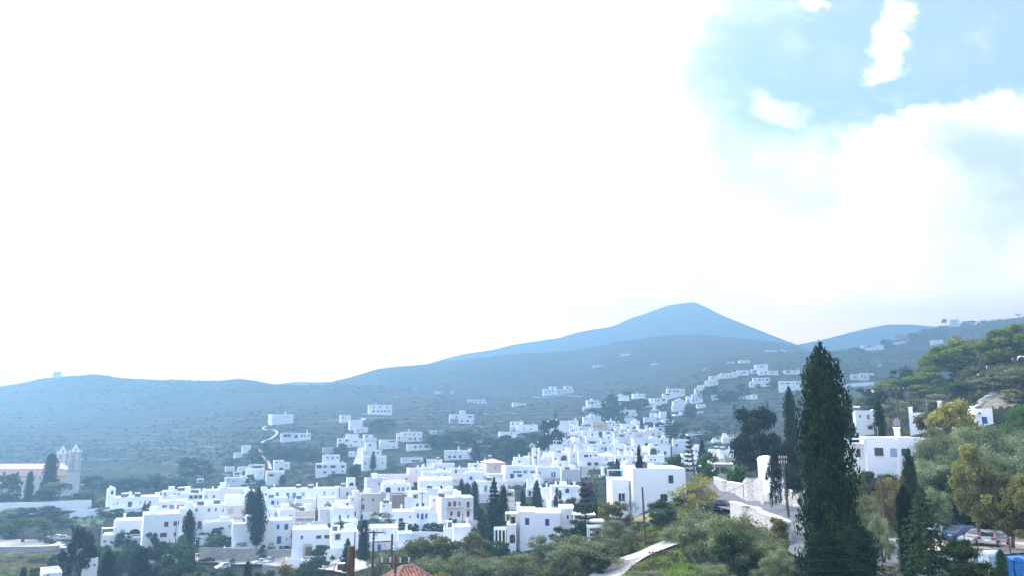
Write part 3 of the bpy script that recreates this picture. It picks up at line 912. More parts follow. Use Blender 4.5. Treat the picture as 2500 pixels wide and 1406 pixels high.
# px0 px1 top base | options | openings (type cx,cy,w,h in photo pixels) | extras | label
H_LEFT = """
265 283 1192 1214 | D=3 y=285 n=belfry c=belfry r=8 par=.2 | a274,1201,6,9 | d274,1192,1.1;n268,1176 | small white rooftop belfry with dome behind the long house with green shutter
271 395 1212 1246 | D=9 r=2 | g317,1230,9,12;w343,1226,4,7;d278,1231,3,6;d286,1228,3,7;d354,1226,3,9;d366,1226,7,8 | c318,1198;s304,0;s337,0 | long low white house with one green shutter above a hedge
395 402 1209 1243 | D=6 r=5 m=c y=277 | | | narrow cream wall house squeezed beside the long house with green shutter
398 458 1198 1228 | D=8 y=290 r=0 | b427,1205,3,4;b437,1205,3,4;b450,1207,5,7 | s445,0 | white house with three small blue openings under its roof edge
380 398 1203 1214 | D=6 y=300 r=0 m=p | k394,1206,7,4 | | tiny pinkish rooftop room left of the house with three blue openings
387 455 1222 1254 | D=8 y=262 r=-4 m=w | d400,1235,6,6;d406,1235,4,6;k423,1236,17,9;k441,1236,15,9 | | white house with a rose coloured veranda wall under a broad white parapet
278 352 1269 1342 | D=8 r=-6 | w299,1295,7,7;a329,1297,24,13;o350,1296,6,12;d332,1306,18,4 | c305,1251;P248,279,1289,1328,2.5 | white house with a wide arched veranda above a pillared stone terrace
+ 250 279 1305 1342 | D=7 dy=-2 m=w b=1342 | k256,1321,7,6;k272,1322,7,6 |
+ 278 345 1313 1350 | D=4 dy=-3 m=q | p292,1323,16,14;p322,1324,24,12 |
352 440 1254 1338 | D=9 y=208 r=1 | r406,1279,9,12;r428,1277,8,11;r437,1275,4,10;r399,1305,15,10;r427,1303,6,8;A378,1310,10,18 | c418,1250 | tall white house with red brown shutters and an arched red door
440 476 1240 1300 | D=8 y=236 r=0 | d452,1260,4,6 | | plain white wall house behind the slim cypress with a dark bush at its foot
474 552 1232 1300 | D=8 r=2 y=243 | d480,1244,6,8;d510,1244,6,9;d527,1243,5,9;d545,1245,4,9;A487,1280,8,18 | s492,0;B479,496,1290 | tall white house with one arched red door and a row of dark windows
551 612 1233 1262 | D=7 y=262 r=3 m=b | k593,1248,7,11;o563,1246,12,14 | | beige washed house behind the trunked cypress with a single greyish window
552 598 1217 1236 | D=6 y=268 r=3 R=V | | c598,1207 | low white vaulted rooftop house glowing in the sun above the beige house
440 498 1203 1234 | D=8 y=290 r=0 | p479,1212,32,9 | s481,0 | white house with a long dark glazed veranda and a water tank
499 536 1196 1234 | D=8 y=286 r=3 | w503,1212,7,8;d522,1211,6,8 | c499,1191 | white house with one grey and one dark window and rounded parapet
535 603 1192 1233 | D=8 y=289 r=2 m=v | d590,1205,4,6 | s546,0;c535,1186 | wide blank white house with one tiny window high at its right end
601 622 1196 1233 | D=7 y=284 r=2 m=v | d608,1207,9,8 | c604,1188 | narrow bluish white house half hidden by the small dark cypress
635 660 1196 1214 | D=7 y=305 r=4 | d649,1206,4,5;d658,1207,3,8 | | small bright white house with two dark slots beside the small cypress
660 736 1192 1236 | D=8 y=293 r=-2 | t677,1206,7,10;t702,1209,8,14;t718,1209,8,14 | B698,722,1216 | long white house with three pale turquoise shutters and a balcony
736 827 1191 1236 | D=8 y=296 r=-3 | w740,1205,7,10;w792,1203,5,10;d812,1204,4,4 | s758,0;n790,1170 | long white house with two pale grey shutters and a roof tank
638 702 1214 1238 | D=6 y=280 r=0 | b666,1226,7,10;d678,1226,3,8;d700,1224,5,3 | | low white house with a bright blue door below the turquoise shuttered house
722 770 1217 1239 | D=6 y=281 r=0 m=v | | | blank white terrace house below the house with two grey shutters
705 738 1230 1242 | D=5 y=270 r=0 m=s | | | low grey rubble stone shed between the white terrace houses
770 822 1214 1240 | D=7 y=283 r=4 | d800,1226,4,4 | | pale white house with a planted terrace and one tiny window, left of the tall pole
569 628 1277 1345 | D=9 r=0 y=226 m=v | d598,1300,3,3 | | blank bluish white house wall left of the cypress with bare trunk
628 713 1269 1345 | D=9 r=-2 y=227 | b679,1285,6,11;b699,1285,9,13;b635,1316,8,11;b681,1317,10,17;d700,1315,4,7;b686,1335,8,6;b699,1336,12,9 | | big white house with many blue shutters above the roadside wall
649 671 1241 1270 | D=6 y=250 r=6 | w658,1258,3,12 | | white cube house with a bright sunlit side above the blue shuttered house
684 722 1243 1270 | D=7 y=249 r=10 | b709,1262,7,11;d716,1268,3,5 | | white cube house with a single blue shutter on its upper floor
722 770 1247 1275 | D=6 y=255 r=4 m=b | d733,1263,7,5;d753,1248,5,4 | P722,768,1263,1275,1.5 | low beige house with a thin white slab awning and two dark openings
514 569 1272 1306 | D=7 y=236 r=-3 | d560,1284,5,8 | | low white house with one small window beside a flowering climber
496 514 1276 1302 | D=5 y=238 r=0 | | d505,1276,1.1 | small white domed turret house left of the flowering climber
714 810 1291 1352 | D=10 r=-2 y=212 | r778,1310,12,8;r798,1309,12,8;d737,1311,5,8 | c753,1277;c811,1278 | white house with two red framed windows and a bright flat roof above the road
742 763 1331 1356 | D=3 r=2 y=208 m=s n=shed c=shed | m754,1345,15,19 | | small grey stone shed with a dark door at the roadside
810 876 1297 1350 | D=8 y=207 r=3 | p825,1310,13,14 | | white house with an open square porch behind the twin dark trees
814 865 1239 1276 | D=7 y=245 r=4 | d830,1262,5,10;t850,1261,5,10;d828,1250,2,2;d845,1250,2,2 | | white two floor house with one dark and one turquoise shutter
826 856 1222 1242 | D=6 y=255 r=8 m=c | b848,1231,5,8;w829,1232,2,9 | | small cream lit house with a blue shutter behind the two floor house
854 882 1211 1252 | D=6 y=262 r=3 | w861,1218,4,6 | s868,0 | white cube house with a blind niche left of the bare grey house
821 871 1188 1224 | D=8 y=305 r=2 | d842,1186,4,6;r848,1205,5,8;t823,1203,3,9 | | tower like white house with one red shutter beside the tall pole
+ 848 868 1166 1190 | D=5 dy=1 | a858,1181,12,8 |
781 809 1241 1273 | D=7 y=250 r=2 m=l | d800,1252,4,5 | | pale grey house with one dark square window right of the planted terrace
808 816 1242 1268 | D=6 y=246 r=0 | | | thin white strip house wedged against the two floor house with turquoise shutter
839 872 1271 1300 | D=7 y=226 r=0 | d856,1285,5,7 | | plain white cube house with one dark window above a dark shrub
"""
H_MID = """
880 931 1204 1252 | D=8 y=258 r=2 m=g | d887,1219,5,8;r911,1219,4,8;d887,1237,5,12;d910,1233,4,5 | | big bare grey plaster house with four small windows
+ 930 943 1202 1240 | D=6 dy=1 m=g | d935,1219,5,8 |
896 943 1167 1206 | D=8 y=300 r=6 m=l | r926,1180,4,7 | | pale grey unpainted house with one red shutter behind the arched house
935 1004 1182 1216 | D=8 y=282 r=4 | a948,1195,13,13;r974,1193,5,8;r984,1193,5,8;r996,1192,3,7;d982,1208,3,6 | | white house with one big dark arch and three red shutters
+ 938 990 1174 1184 | D=6 dy=2 | d947,1180,4,3;d965,1180,4,3 |
922 998 1158 1176 | D=7 y=325 r=3 m=p | d992,1168,4,5 | | long low pinkish house with rounded parapet above the big dark arch
998 1032 1143 1178 | D=8 y=330 r=5 m=p | d1027,1165,4,6;w1017,1150,4,6 | c1032,1133 | pinkish white house with a tall white chimney at its right corner
1032 1102 1152 1172 | D=8 y=322 r=4 | d1070,1161,4,7;t1087,1163,5,10;w1051,1164,5,7;d1042,1165,2,5 | | white house with one turquoise door behind the bright vaulted roof
1032 1060 1140 1156 | D=7 y=345 r=4 m=v | | c1058,1132 | blank bluish white house behind the house with turquoise door
1057 1110 1131 1153 | D=8 y=362 r=2 m=v | w1064,1139,4,4;w1076,1140,6,5;d1085,1142,3,6 | n1085,1123 | pale house with three faint windows under the two storey villa
1024 1104 1173 1194 | D=9 y=290 r=3 R=V par=.5 | a1055,1188,6,6;a1077,1189,6,9 | | long white vaulted house with two dark arches and a glowing roof
1004 1046 1200 1244 | D=8 y=258 r=8 | p1015,1211,10,9;d1019,1232,6,8;d1033,1231,6,8 | n1031,1196 | tall white house with a roof terrace opening and twin dark windows below
988 1004 1212 1246 | D=7 y=256 r=0 m=v | | | white buttress like house between the brown ruin and the tall terrace house
1024 1077 1192 1216 | D=8 y=275 r=3 m=v | d1068,1208,4,4 | | low plain white house with one dark window left of the rooftop dish
957 992 1206 1248 | D=7 y=256 r=4 m=n | d966,1225,3,3 | | roofless brown stone ruin between the white houses
931 957 1228 1252 | D=6 y=248 r=2 | d938,1234,5,5 | | small white annex house with one window against the brown ruin
958 1076 1247 1300 | D=8 y=226 r=0 | b1020,1258,5,11;b1031,1260,6,14;b1041,1258,5,11;d1001,1261,3,5;p979,1268,11,8;d1057,1259,3,4 | B1021,1043,1267,1 | wide white house with bright blue door, two blue shutters and balcony
+ 1010 1052 1241 1250 | D=7 dy=.6 m=w | |
1092 1156 1213 1282 | D=9 y=225 r=4 m=p | r1098,1230,7,10;r1110,1229,7,12;r1122,1229,4,9;r1143,1231,7,14;r1102,1253,6,10;r1120,1254,7,13;r1143,1253,7,13 | B1096,1128,1236;B1136,1153,1239 | pinkish white house with seven deep red shutters on two floors
1078 1092 1213 1290 | D=5 y=223 r=14 | | | bright sunlit white stair tower house beside the seven red shutters
1052 1079 1213 1258 | D=7 y=232 r=2 m=p | t1060,1220,4,5;r1071,1226,4,7 | | small pinkish house with one turquoise pane and one red shutter
1078 1119 1197 1216 | D=7 y=245 r=6 | | d1088,1197,.8;d1098,1196,.6 | white flat roofed house carrying two round roof domes
896 972 1287 1330 | D=8 y=200 r=-2 | w940,1300,4,8;w915,1302,8,10 | | plain low white outbuilding behind the wooden utility poles
972 1008 1301 1330 | D=6 y=197 r=2 m=v | | | lower blank white outbuilding right of the wooden utility poles
1108 1150 1285 1320 | D=7 y=182 r=2 | d1130,1305,4,2 | | small white cube house with bright roof behind the rust coloured bushes
1082 1108 1289 1318 | D=6 y=186 r=-4 m=v | | | lean low white shed house left of the cube house with bright roof
1086 1140 1099 1134 | D=9 y=440 r=0 | d1098,1114,6,6;d1103,1114,5,6;d1110,1114,6,6;b1124,1114,5,7;w1107,1126,20,8;w1124,1126,4,5;d1099,1104,2,3;d1113,1104,2,3 | c1120,1088 | two storey white villa with a single blue window and tall chimney
1140 1176 1101 1130 | D=9 y=438 r=0 | p1157,1107,28,8;d1155,1116,5,6;p1168,1117,6,7 | c1163,1089 | white villa wing with a long shaded upper veranda
1042 1060 1121 1135 | D=6 y=400 r=2 m=v | d1046,1127,2,3 | | tiny white hut with one dark hole right of a round cypress
1063 1080 1121 1132 | D=6 y=405 r=2 | d1074,1126,2,4 | | tiny white hut with one window left of the two storey villa
1145 1188 1131 1146 | D=8 y=385 r=2 | d1161,1138,5,7 | c1184,1117 | low white house with one dark window left of the red hipped roof
1188 1234 1120 1164 | D=16 y=350 r=8 m=b R=H e=1129 | w1209,1141,7,10 | | large beige building under a pale red hipped tile roof
1101 1178 1143 1158 | D=8 y=335 r=2 m=p | r1113,1150,5,8 | | long pinkish house with one red shutter behind the blue window house
1137 1178 1152 1190 | D=8 y=300 r=0 | b1150,1166,7,8;d1146,1185,6,6 | P1117,1137,1155,1176,.5 | white house with one square blue window and a dark pergola at its left
1165 1240 1174 1216 | D=9 y=282 r=4 m=c | t1186,1192,7,15;t1224,1187,5,9 | m1212,1240,6;B1177,1194,1200 | cream white house with tall turquoise balcony door behind the dark spruce
1192 1228 1162 1176 | D=7 y=312 r=4 m=w R=H e=1157 | | | small white house with a low brown tile roof edge
1238 1257 1197 1228 | D=7 y=240 r=2 m=b | p1246,1206,12,8 | B1239,1257,1216 | beige building with a deep shaded balcony behind the small cypress
1234 1290 1137 1186 | D=10 y=318 r=8 | t1263,1151,21,5;t1282,1151,9,7;g1250,1161,10,11;d1269,1160,12,7;d1252,1140,2,3 | | white house with a ribbon of teal shutters above a dark green door
1290 1311 1137 1170 | D=8 y=318 r=3 | t1300,1151,11,6 | | white house with one wide teal window right of the teal ribbon windows
1311 1369 1140 1186 | D=9 y=312 r=4 | b1318,1155,4,8;d1348,1158,5,13;d1354,1158,4,13;t1333,1178,10,11;d1354,1177,7,12;w1344,1176,4,5 | P1330,1360,1132,1142,.3;B1330,1368,1165 | white house with turquoise garage door under a long balcony
1371 1417 1145 1186 | D=8 y=300 r=3 m=l | d1386,1175,3,10;d1393,1175,3,10;d1403,1177,2,6 | | roofless pale grey ruin house with three narrow openings
1417 1436 1140 1166 | D=6 y=318 r=2 m=g | | | bare grey concrete stub house below the twin arches
1288 1323 1170 1188 | D=6 y=280 r=2 | b1322,1180,3,7 | | low bright white terrace house behind the dark pine with two white urns
1346 1395 1186 1222 | D=7 y=240 r=3 | a1385,1197,9,11;d1380,1204,4,12 | | white house with one dark arch behind the bougainvillea
1395 1418 1187 1216 | D=6 y=242 r=8 | | | bright white corner house right of the arch behind the bougainvillea
1368 1374 1193 1220 | D=2.2 y=215 r=8 par=.1 n=chimney_tower c=chimney_tower | | d1371,1193,.5 | slender white chimney tower with rounded cap before the dark arch
1323 1350 1192 1215 | D=6 y=248 r=2 m=v | | | low pale garden house beside the small round dark tree
"""
H_HERO = """
1269 1307 1248 1345 | D=9 y=140 r=-2 R=F m=w | b1287,1272,10,16 | c1265,1225 | white hillside house with two bright blue shutters and sunlit flat roofs
+ 1307 1368 1251 1345 | D=9 dy=-.4 m=w | b1336,1274,10,16 |
+ 1368 1404 1240 1320 | D=8 dy=.5 m=w | d1386,1261,5,8 | c1341,1220
+ 1237 1260 1280 1352 | D=6 dy=-1.2 m=w par=.2 | A1251,1314,13,20 |
+ 1244 1269 1254 1300 | D=5 dy=2 m=w | p1253,1268,15,20 | P1233,1262,1252,1256,2.6
1544 1673 1142 1275 | D=11 y=131 r=8 par=.3 | g1638,1169,12,19;d1621,1214,17,17 | s1569,0;c1590,1130;n1672,1128 | large blank white house with one green shutter beside the feathery yellow tree
+ 1494 1536 1170 1262 | D=8 dy=2.5 m=w | d1518,1213,17,20 | m1478,1495,5;P1482,1533,1145,1170,.2
2113 2190 1066 1146 | D=9 y=106 r=4 par=.12 | d2146,1102,20,19;w2183,1104,17,20 | c2189,1041;n2141,1040 | white bungalow with rounded carport end and three windows above a hedge
+ 2190 2236 1066 1150 | D=8 dy=-.3 m=w par=.12 | g2212,1103,20,17 |
+ 2236 2261 1068 1152 | D=5 dy=1.2 m=w par=.1 | p2249,1118,20,62 |
+ 2066 2113 1081 1146 | D=6 dy=3 m=w par=.1 | t2080,1107,8,24;m2097,1107,8,26 | P2066,2113,1069,1140,2.9
2087 2138 1001 1052 | D=7 y=196 r=3 | d2100,1015,4,6;d2120,1017,7,12;p2127,1042,16,11 | s2106,0;d2129,1000,.7 | white two storey house between the ragged conifer and the small cypress
2218 2298 1006 1052 | D=9 y=148 r=-4 par=.3 | d2240,1019,4,4;d2262,1014,8,4 | c2222,992;c2293,977;n2260,970 | long bright white house with tall chimneys behind the autumn fig tree
2378 2422 996 1036 | D=7 y=142 r=9 | b2404,1025,12,17 | A2389,1008;c2374,990;s2350,0 | small white house with a dark blue door and air conditioner on the rocky slope
204 240 1362 1420 | D=7 y=151 r=2 m=w | d231,1378,4,5 | c224,1352 | small white house behind the ragged dark conifer
106 152 1397 1440 | D=7 y=138 r=2 m=v | b118,1402,5,5 | | low white house cut by the bottom edge under the ragged conifer
1740 1793 1131 1158 | D=8 y=178 r=2 par=.15 m=b | m1750,1148,12,14;p1766,1147,14,14 | P1742,1793,1131,1150,1.6 | flat roofed brown fronted shop house at the bend of the road
"""
H_TOWN = """
1247 1278 1028 1042 | D=8 y=580 r=2 | d1252,1034,3,5;d1264,1034,3,5;d1275,1034,2,5 | | white house with three even windows left of the big dark tree
1262 1313 1035 1058 | D=9 y=560 r=2 | d1280,1046,3,4;d1300,1037,2,3;d1297,1046,3,3 | | stepped white house below the house with three even windows
1220 1262 1053 1080 | D=9 y=520 r=4 m=v | d1249,1057,3,3 | | pale plain house half hidden by two dark trees left of the town
1338 1388 1026 1058 | D=9 y=530 r=6 | d1366,1032,2,7;w1354,1030,3,5 | c1358,1021 | tall white house beside the top of the big dark tree
1388 1412 1025 1046 | D=8 y=545 r=2 | d1398,1031,2,4;d1404,1034,2,4 | c1406,1019 | white house with two tiny slots left of the tan building
1391 1413 1043 1056 | D=6 y=510 r=3 m=v | d1394,1050,2,6;d1398,1050,2,6;d1402,1050,2,6;d1408,1049,2,6 | | narrow pale house with a row of four slit windows
1336 1360 1069 1088 | D=7 y=440 r=8 | t1356,1077,8,10 | | white house with a big teal shaded opening beside the big dark tree
1340 1382 1060 1072 | D=7 y=458 r=3 | d1354,1066,6,5;k1376,1065,11,7 | | long white house with a dull rose bay under its roof
1363 1394 1071 1086 | D=7 y=432 r=2 m=v | w1373,1078,4,4;w1388,1078,4,4 | | pale house with two grey square shutters below the rose bay
1393 1409 1064 1084 | D=8 y=445 r=4 R=G e=1071 | d1401,1074,3,4;d1406,1073,2,5 | | little white gabled chapel among the crowded roofs
1342 1384 1084 1106 | D=8 y=400 r=4 | w1375,1096,4,4;b1380,1087,12,2 | | white house with a blue edged terrace below the gabled chapel
1392 1426 1080 1100 | D=8 y=398 r=6 m=p | b1413,1089,3,9;w1397,1090,3,4 | | pinkish white house with one narrow blue door below the gabled chapel
1352 1391 1104 1130 | D=8 y=365 r=5 | a1378,1117,18,13;d1356,1119,4,5 | | white house with one wide arch holding two dark doors
1391 1422 1101 1140 | D=9 y=362 r=16 | b1401,1113,3,6;d1402,1133,3,9;p1415,1132,14,11 | | bright sunlit white house with a shaded porch left of the twin arches
1256 1302 1116 1132 | D=8 y=375 r=3 | d1268,1126,6,4;d1300,1128,4,4 | c1267,1108 | low white house right of the red hipped roof
1284 1303 1113 1130 | D=7 y=385 r=8 m=c | | | plain cream cube house beside the two tall masts
1302 1328 1118 1136 | D=7 y=368 r=4 | w1322,1128,8,2 | | white flat house in front of the two tall masts
1327 1361 1114 1130 | D=8 y=372 r=4 m=p | d1356,1119,4,5 | | pinkish low house with one dark window left of the wide arch
1301 1318 1095 1118 | D=7 y=395 r=2 | d1311,1104,2,4 | d1306,1095,.7 | small white house with a roof cap between masts and dark tree
1329 1354 1103 1118 | D=7 y=388 r=5 | d1327,1110,4,4;d1336,1110,3,3 | | white cube house tucked under the big dark tree
1318 1336 1090 1112 | D=6 y=405 r=5 | d1326,1100,2,4 | | slim white house directly at the foot of the big dark tree
1294 1304 1081 1096 | D=3 y=430 r=2 R=G e=1085 | d1298,1089,3,6 | | left rounded white gable of the twin ruin by the masts
1305 1317 1081 1096 | D=3 y=430 r=2 R=G e=1085 | d1312,1089,3,5 | | right rounded white gable of the twin ruin by the masts
1434 1461 976 998 | D=8 y=640 r=8 | d1438,982,3,5;d1446,983,5,7;d1453,982,3,5;w1446,991,6,4;d1457,990,3,3 | | big white balcony house on its own knoll with a crenellated wall
+ 1461 1484 979 998 | D=9 dy=1 m=v | d1470,981,6,4 |
+ 1424 1435 992 1008 | D=4 dy=-2 m=w | | m1424,1435,3
1509 1536 964 980 | D=8 y=690 r=10 | | | blank white cube house before the round dark hilltop tree
1546 1575 960 974 | D=8 y=700 r=10 | d1562,965,3,4;d1570,966,3,3 | c1555,956 | white house with one dark window right of the hilltop tree
1515 1553 999 1016 | D=8 y=600 r=2 | a1520,1007,6,7;a1531,1007,7,8;a1541,1007,7,8 | c1527,993 | white house with an arcade of three dark arches
1566 1604 982 1004 | D=9 y=620 r=3 m=v | a1572,989,7,8;d1560,1010,2,3 | | broad pale house with a single round arch at its left
1440 1453 1010 1036 | D=6 y=560 r=6 m=v | d1447,1020,2,3 | | tall pale tower house below the crenellated knoll
1424 1441 1017 1034 | D=7 y=558 r=4 | w1432,1022,9,3 | | white house left of the pale tower house
1453 1468 1014 1026 | D=7 y=565 r=4 m=v | | | pale flat roofed house right of the pale tower house
1446 1483 1030 1050 | D=9 y=520 r=4 m=t | d1452,1040,2,6;d1458,1040,2,6;d1463,1040,2,6;d1468,1039,2,6;d1452,1048,3,2 | c1457,1027 | tan coloured building with four tall slit windows
1483 1503 1026 1046 | D=8 y=525 r=6 | b1490,1032,3,4;d1498,1036,2,4 | c1491,1019 | white house with big chimney right of the tan building
1412 1446 1040 1056 | D=8 y=505 r=3 | d1416,1047,2,5;d1420,1047,2,5;d1425,1046,2,5;d1429,1046,2,5;d1434,1046,2,5 | | white house with five slit windows left of the tan building
1526 1549 1018 1034 | D=7 y=560 r=5 m=v | | | blank pale cube house below the arcade of three arches
1502 1518 1032 1044 | D=7 y=528 r=8 m=p | d1507,1038,3,3;d1512,1038,3,3 | | small pinkish house with twin windows below the blank cube
1517 1544 1033 1050 | D=7 y=512 r=4 | d1533,1043,4,4 | | white house with a single dark square window below the blank cube
1544 1562 1026 1044 | D=7 y=532 r=8 m=c | w1556,1032,3,8 | | bright cream house beside the slim town cypress
1422 1461 1051 1066 | D=8 y=470 r=4 | d1431,1060,3,3;d1446,1060,4,5 | | white house with two dark windows below the five slit windows
1473 1497 1051 1076 | D=8 y=462 r=2 m=v | d1485,1056,9,4;d1470,1057,4,5;d1476,1069,6,4;d1486,1068,4,4 | | shaded house with dark veranda between brighter white houses
1498 1528 1055 1078 | D=8 y=455 r=4 | p1518,1063,14,5;d1503,1066,3,3 | P1499,1528,1057,1068,.6 | white house with a bright slab roof over its long window
1528 1549 1053 1076 | D=7 y=458 r=7 | d1539,1057,5,3;w1535,1064,3,5 | s1538,0 | plain white house with a roof panel between two masts
1548 1575 1053 1072 | D=8 y=460 r=6 m=p | w1562,1063,13,6 | | pinkish white house with a wide grey shuttered bay
1575 1602 1049 1070 | D=8 y=462 r=6 m=p | d1574,1060,3,3;d1595,1060,5,5 | n1589,1040 | pinkish white house with small dark windows and mast
1400 1414 1066 1086 | D=7 y=440 r=6 R=G e=1073 | d1404,1074,3,3;d1412,1075,2,5 | | small pointed white gable house left of the solar roof house
1431 1463 1064 1086 | D=8 y=425 r=3 | p1447,1079,20,7 | s1441,0 | white house with solar panel above a dark glazed porch
1426 1461 1083 1104 | D=8 y=392 r=3 | t1443,1098,4,4;t1451,1098,4,4;d1445,1089,4,2;d1452,1089,4,2 | | white house with two square turquoise windows
1461 1482 1082 1106 | D=8 y=394 r=3 m=v | b1478,1095,6,8;d1470,1094,4,6 | | pale house with one bright blue door in its upper wall
1482 1500 1082 1106 | D=8 y=393 r=3 m=v | w1490,1095,4,7 | | pale blank house with a grey shutter right of the bright blue door
1500 1528 1082 1104 | D=8 y=392 r=16 | r1505,1094,3,4;r1511,1094,3,4;d1518,1094,2,3 | | bright sunlit house with little reddish round windows
1412 1459 1101 1120 | D=8 y=345 r=2 | d1431,1112,10,6;d1442,1112,4,6;d1454,1111,5,4 | | white house with a shuttered window band above twin arches
+ 1429 1467 1117 1156 | D=6 dy=-1.5 m=w | a1439,1132,11,10;a1456,1132,11,10;d1454,1147,8,3 |
1460 1497 1114 1142 | D=8 y=350 r=3 R=V par=.8 | o1481,1120,5,9 | d1462,1103,.6 | white barrel vaulted chapel with a tiny belfry
1502 1544 1112 1138 | D=8 y=335 r=3 | d1504,1121,4,6;b1514,1121,3,7;b1524,1120,3,6;d1538,1120,2,4 | | white house with four narrow windows behind the small dark cypress
1528 1547 1086 1114 | D=8 y=385 r=4 | b1541,1107,4,6;w1532,1095,8,5;d1539,1092,2,2 | | white house with a lit niche and a blue window
1512 1528 1100 1116 | D=6 y=368 r=8 m=p | w1524,1107,2,5 | | small pinkish cube house with one grey slot
1572 1604 1070 1092 | D=8 y=420 r=5 | p1583,1083,20,8 | | white house with a long bluish open porch right of the town centre
1547 1573 1069 1092 | D=8 y=418 r=10 | d1560,1085,3,4;d1545,1082,5,5 | | bright white cube house left of the long bluish porch
1518 1548 1124 1148 | D=7 y=300 r=6 R=G e=1140 | d1526,1139,3,3 | | white gable wall house with stair like slope by the ornamental pine
1576 1604 1088 1112 | D=8 y=388 r=12 | d1574,1094,2,3;b1565,1088,4,4 | | bright white house behind the faint round arch ruin
1577 1622 1111 1128 | D=8 y=345 r=3 | b1590,1122,5,4;d1599,1122,4,5 | | low white house with one small blue window behind the roof bell
1586 1642 1087 1112 | D=8 y=375 r=5 | a1594,1101,20,16;m1608,1101,4,6;d1624,1105,6,8 | | white house with a large brownish blind arch
1642 1674 1073 1104 | D=8 y=378 r=3 | b1652,1086,5,6;d1634,1103,4,4 | | tall white house with one square blue window left of the araucaria
1622 1664 1056 1078 | D=8 y=440 r=8 m=p | d1655,1060,2,3;d1662,1065,2,8;p1652,1071,12,4 | | pinkish white house with railing on its roof below dark trees
1588 1624 1042 1062 | D=8 y=478 r=4 | p1613,1047,10,6;d1607,1056,2,5 | c1597,1034 | white house with open roof porch and chimney before the dark trees
1648 1680 1010 1034 | D=8 y=560 r=14 | d1661,1018,3,5;d1666,1018,3,5 | | white house with paired windows right of the tall araucaria
1680 1719 1017 1040 | D=8 y=545 r=3 | d1694,1023,4,5;d1709,1024,6,6;p1709,1021,8,6 | | white house with dark porch right of the paired windows
1684 1725 1039 1060 | D=8 y=500 r=3 | d1702,1047,9,9;d1713,1046,4,6 | P1686,1724,1039,1056,.4 | white house with a wide glazed porch under a white frame
1679 1716 1058 1076 | D=8 y=450 r=8 m=v | | | blank pale house front at the edge of the green terrace
1764 1796 1067 1100 | D=8 y=390 r=4 | | | tall blank white house left of the big dark spreading tree
1740 1765 1073 1090 | D=8 y=400 r=4 | d1751,1081,4,6;d1762,1080,5,8 | c1741,1067 | white house with two dark doors left of the tall blank house
1734 1760 1096 1118 | D=7 y=300 r=4 m=v | w1750,1106,9,5 | | plain house behind the leafy bright green tree
1756 1794 1098 1124 | D=8 y=290 r=5 | d1787,1112,4,6 | | white house behind the leafless tree near the shop
1718 1764 1028 1040 | D=9 y=520 r=2 m=v | | | long low white roofed house above the green field
1764 1794 1028 1040 | D=9 y=520 r=2 | d1780,1034,8,4 | c1793,1020 | low white house with a pointed chimney above the green field
"""
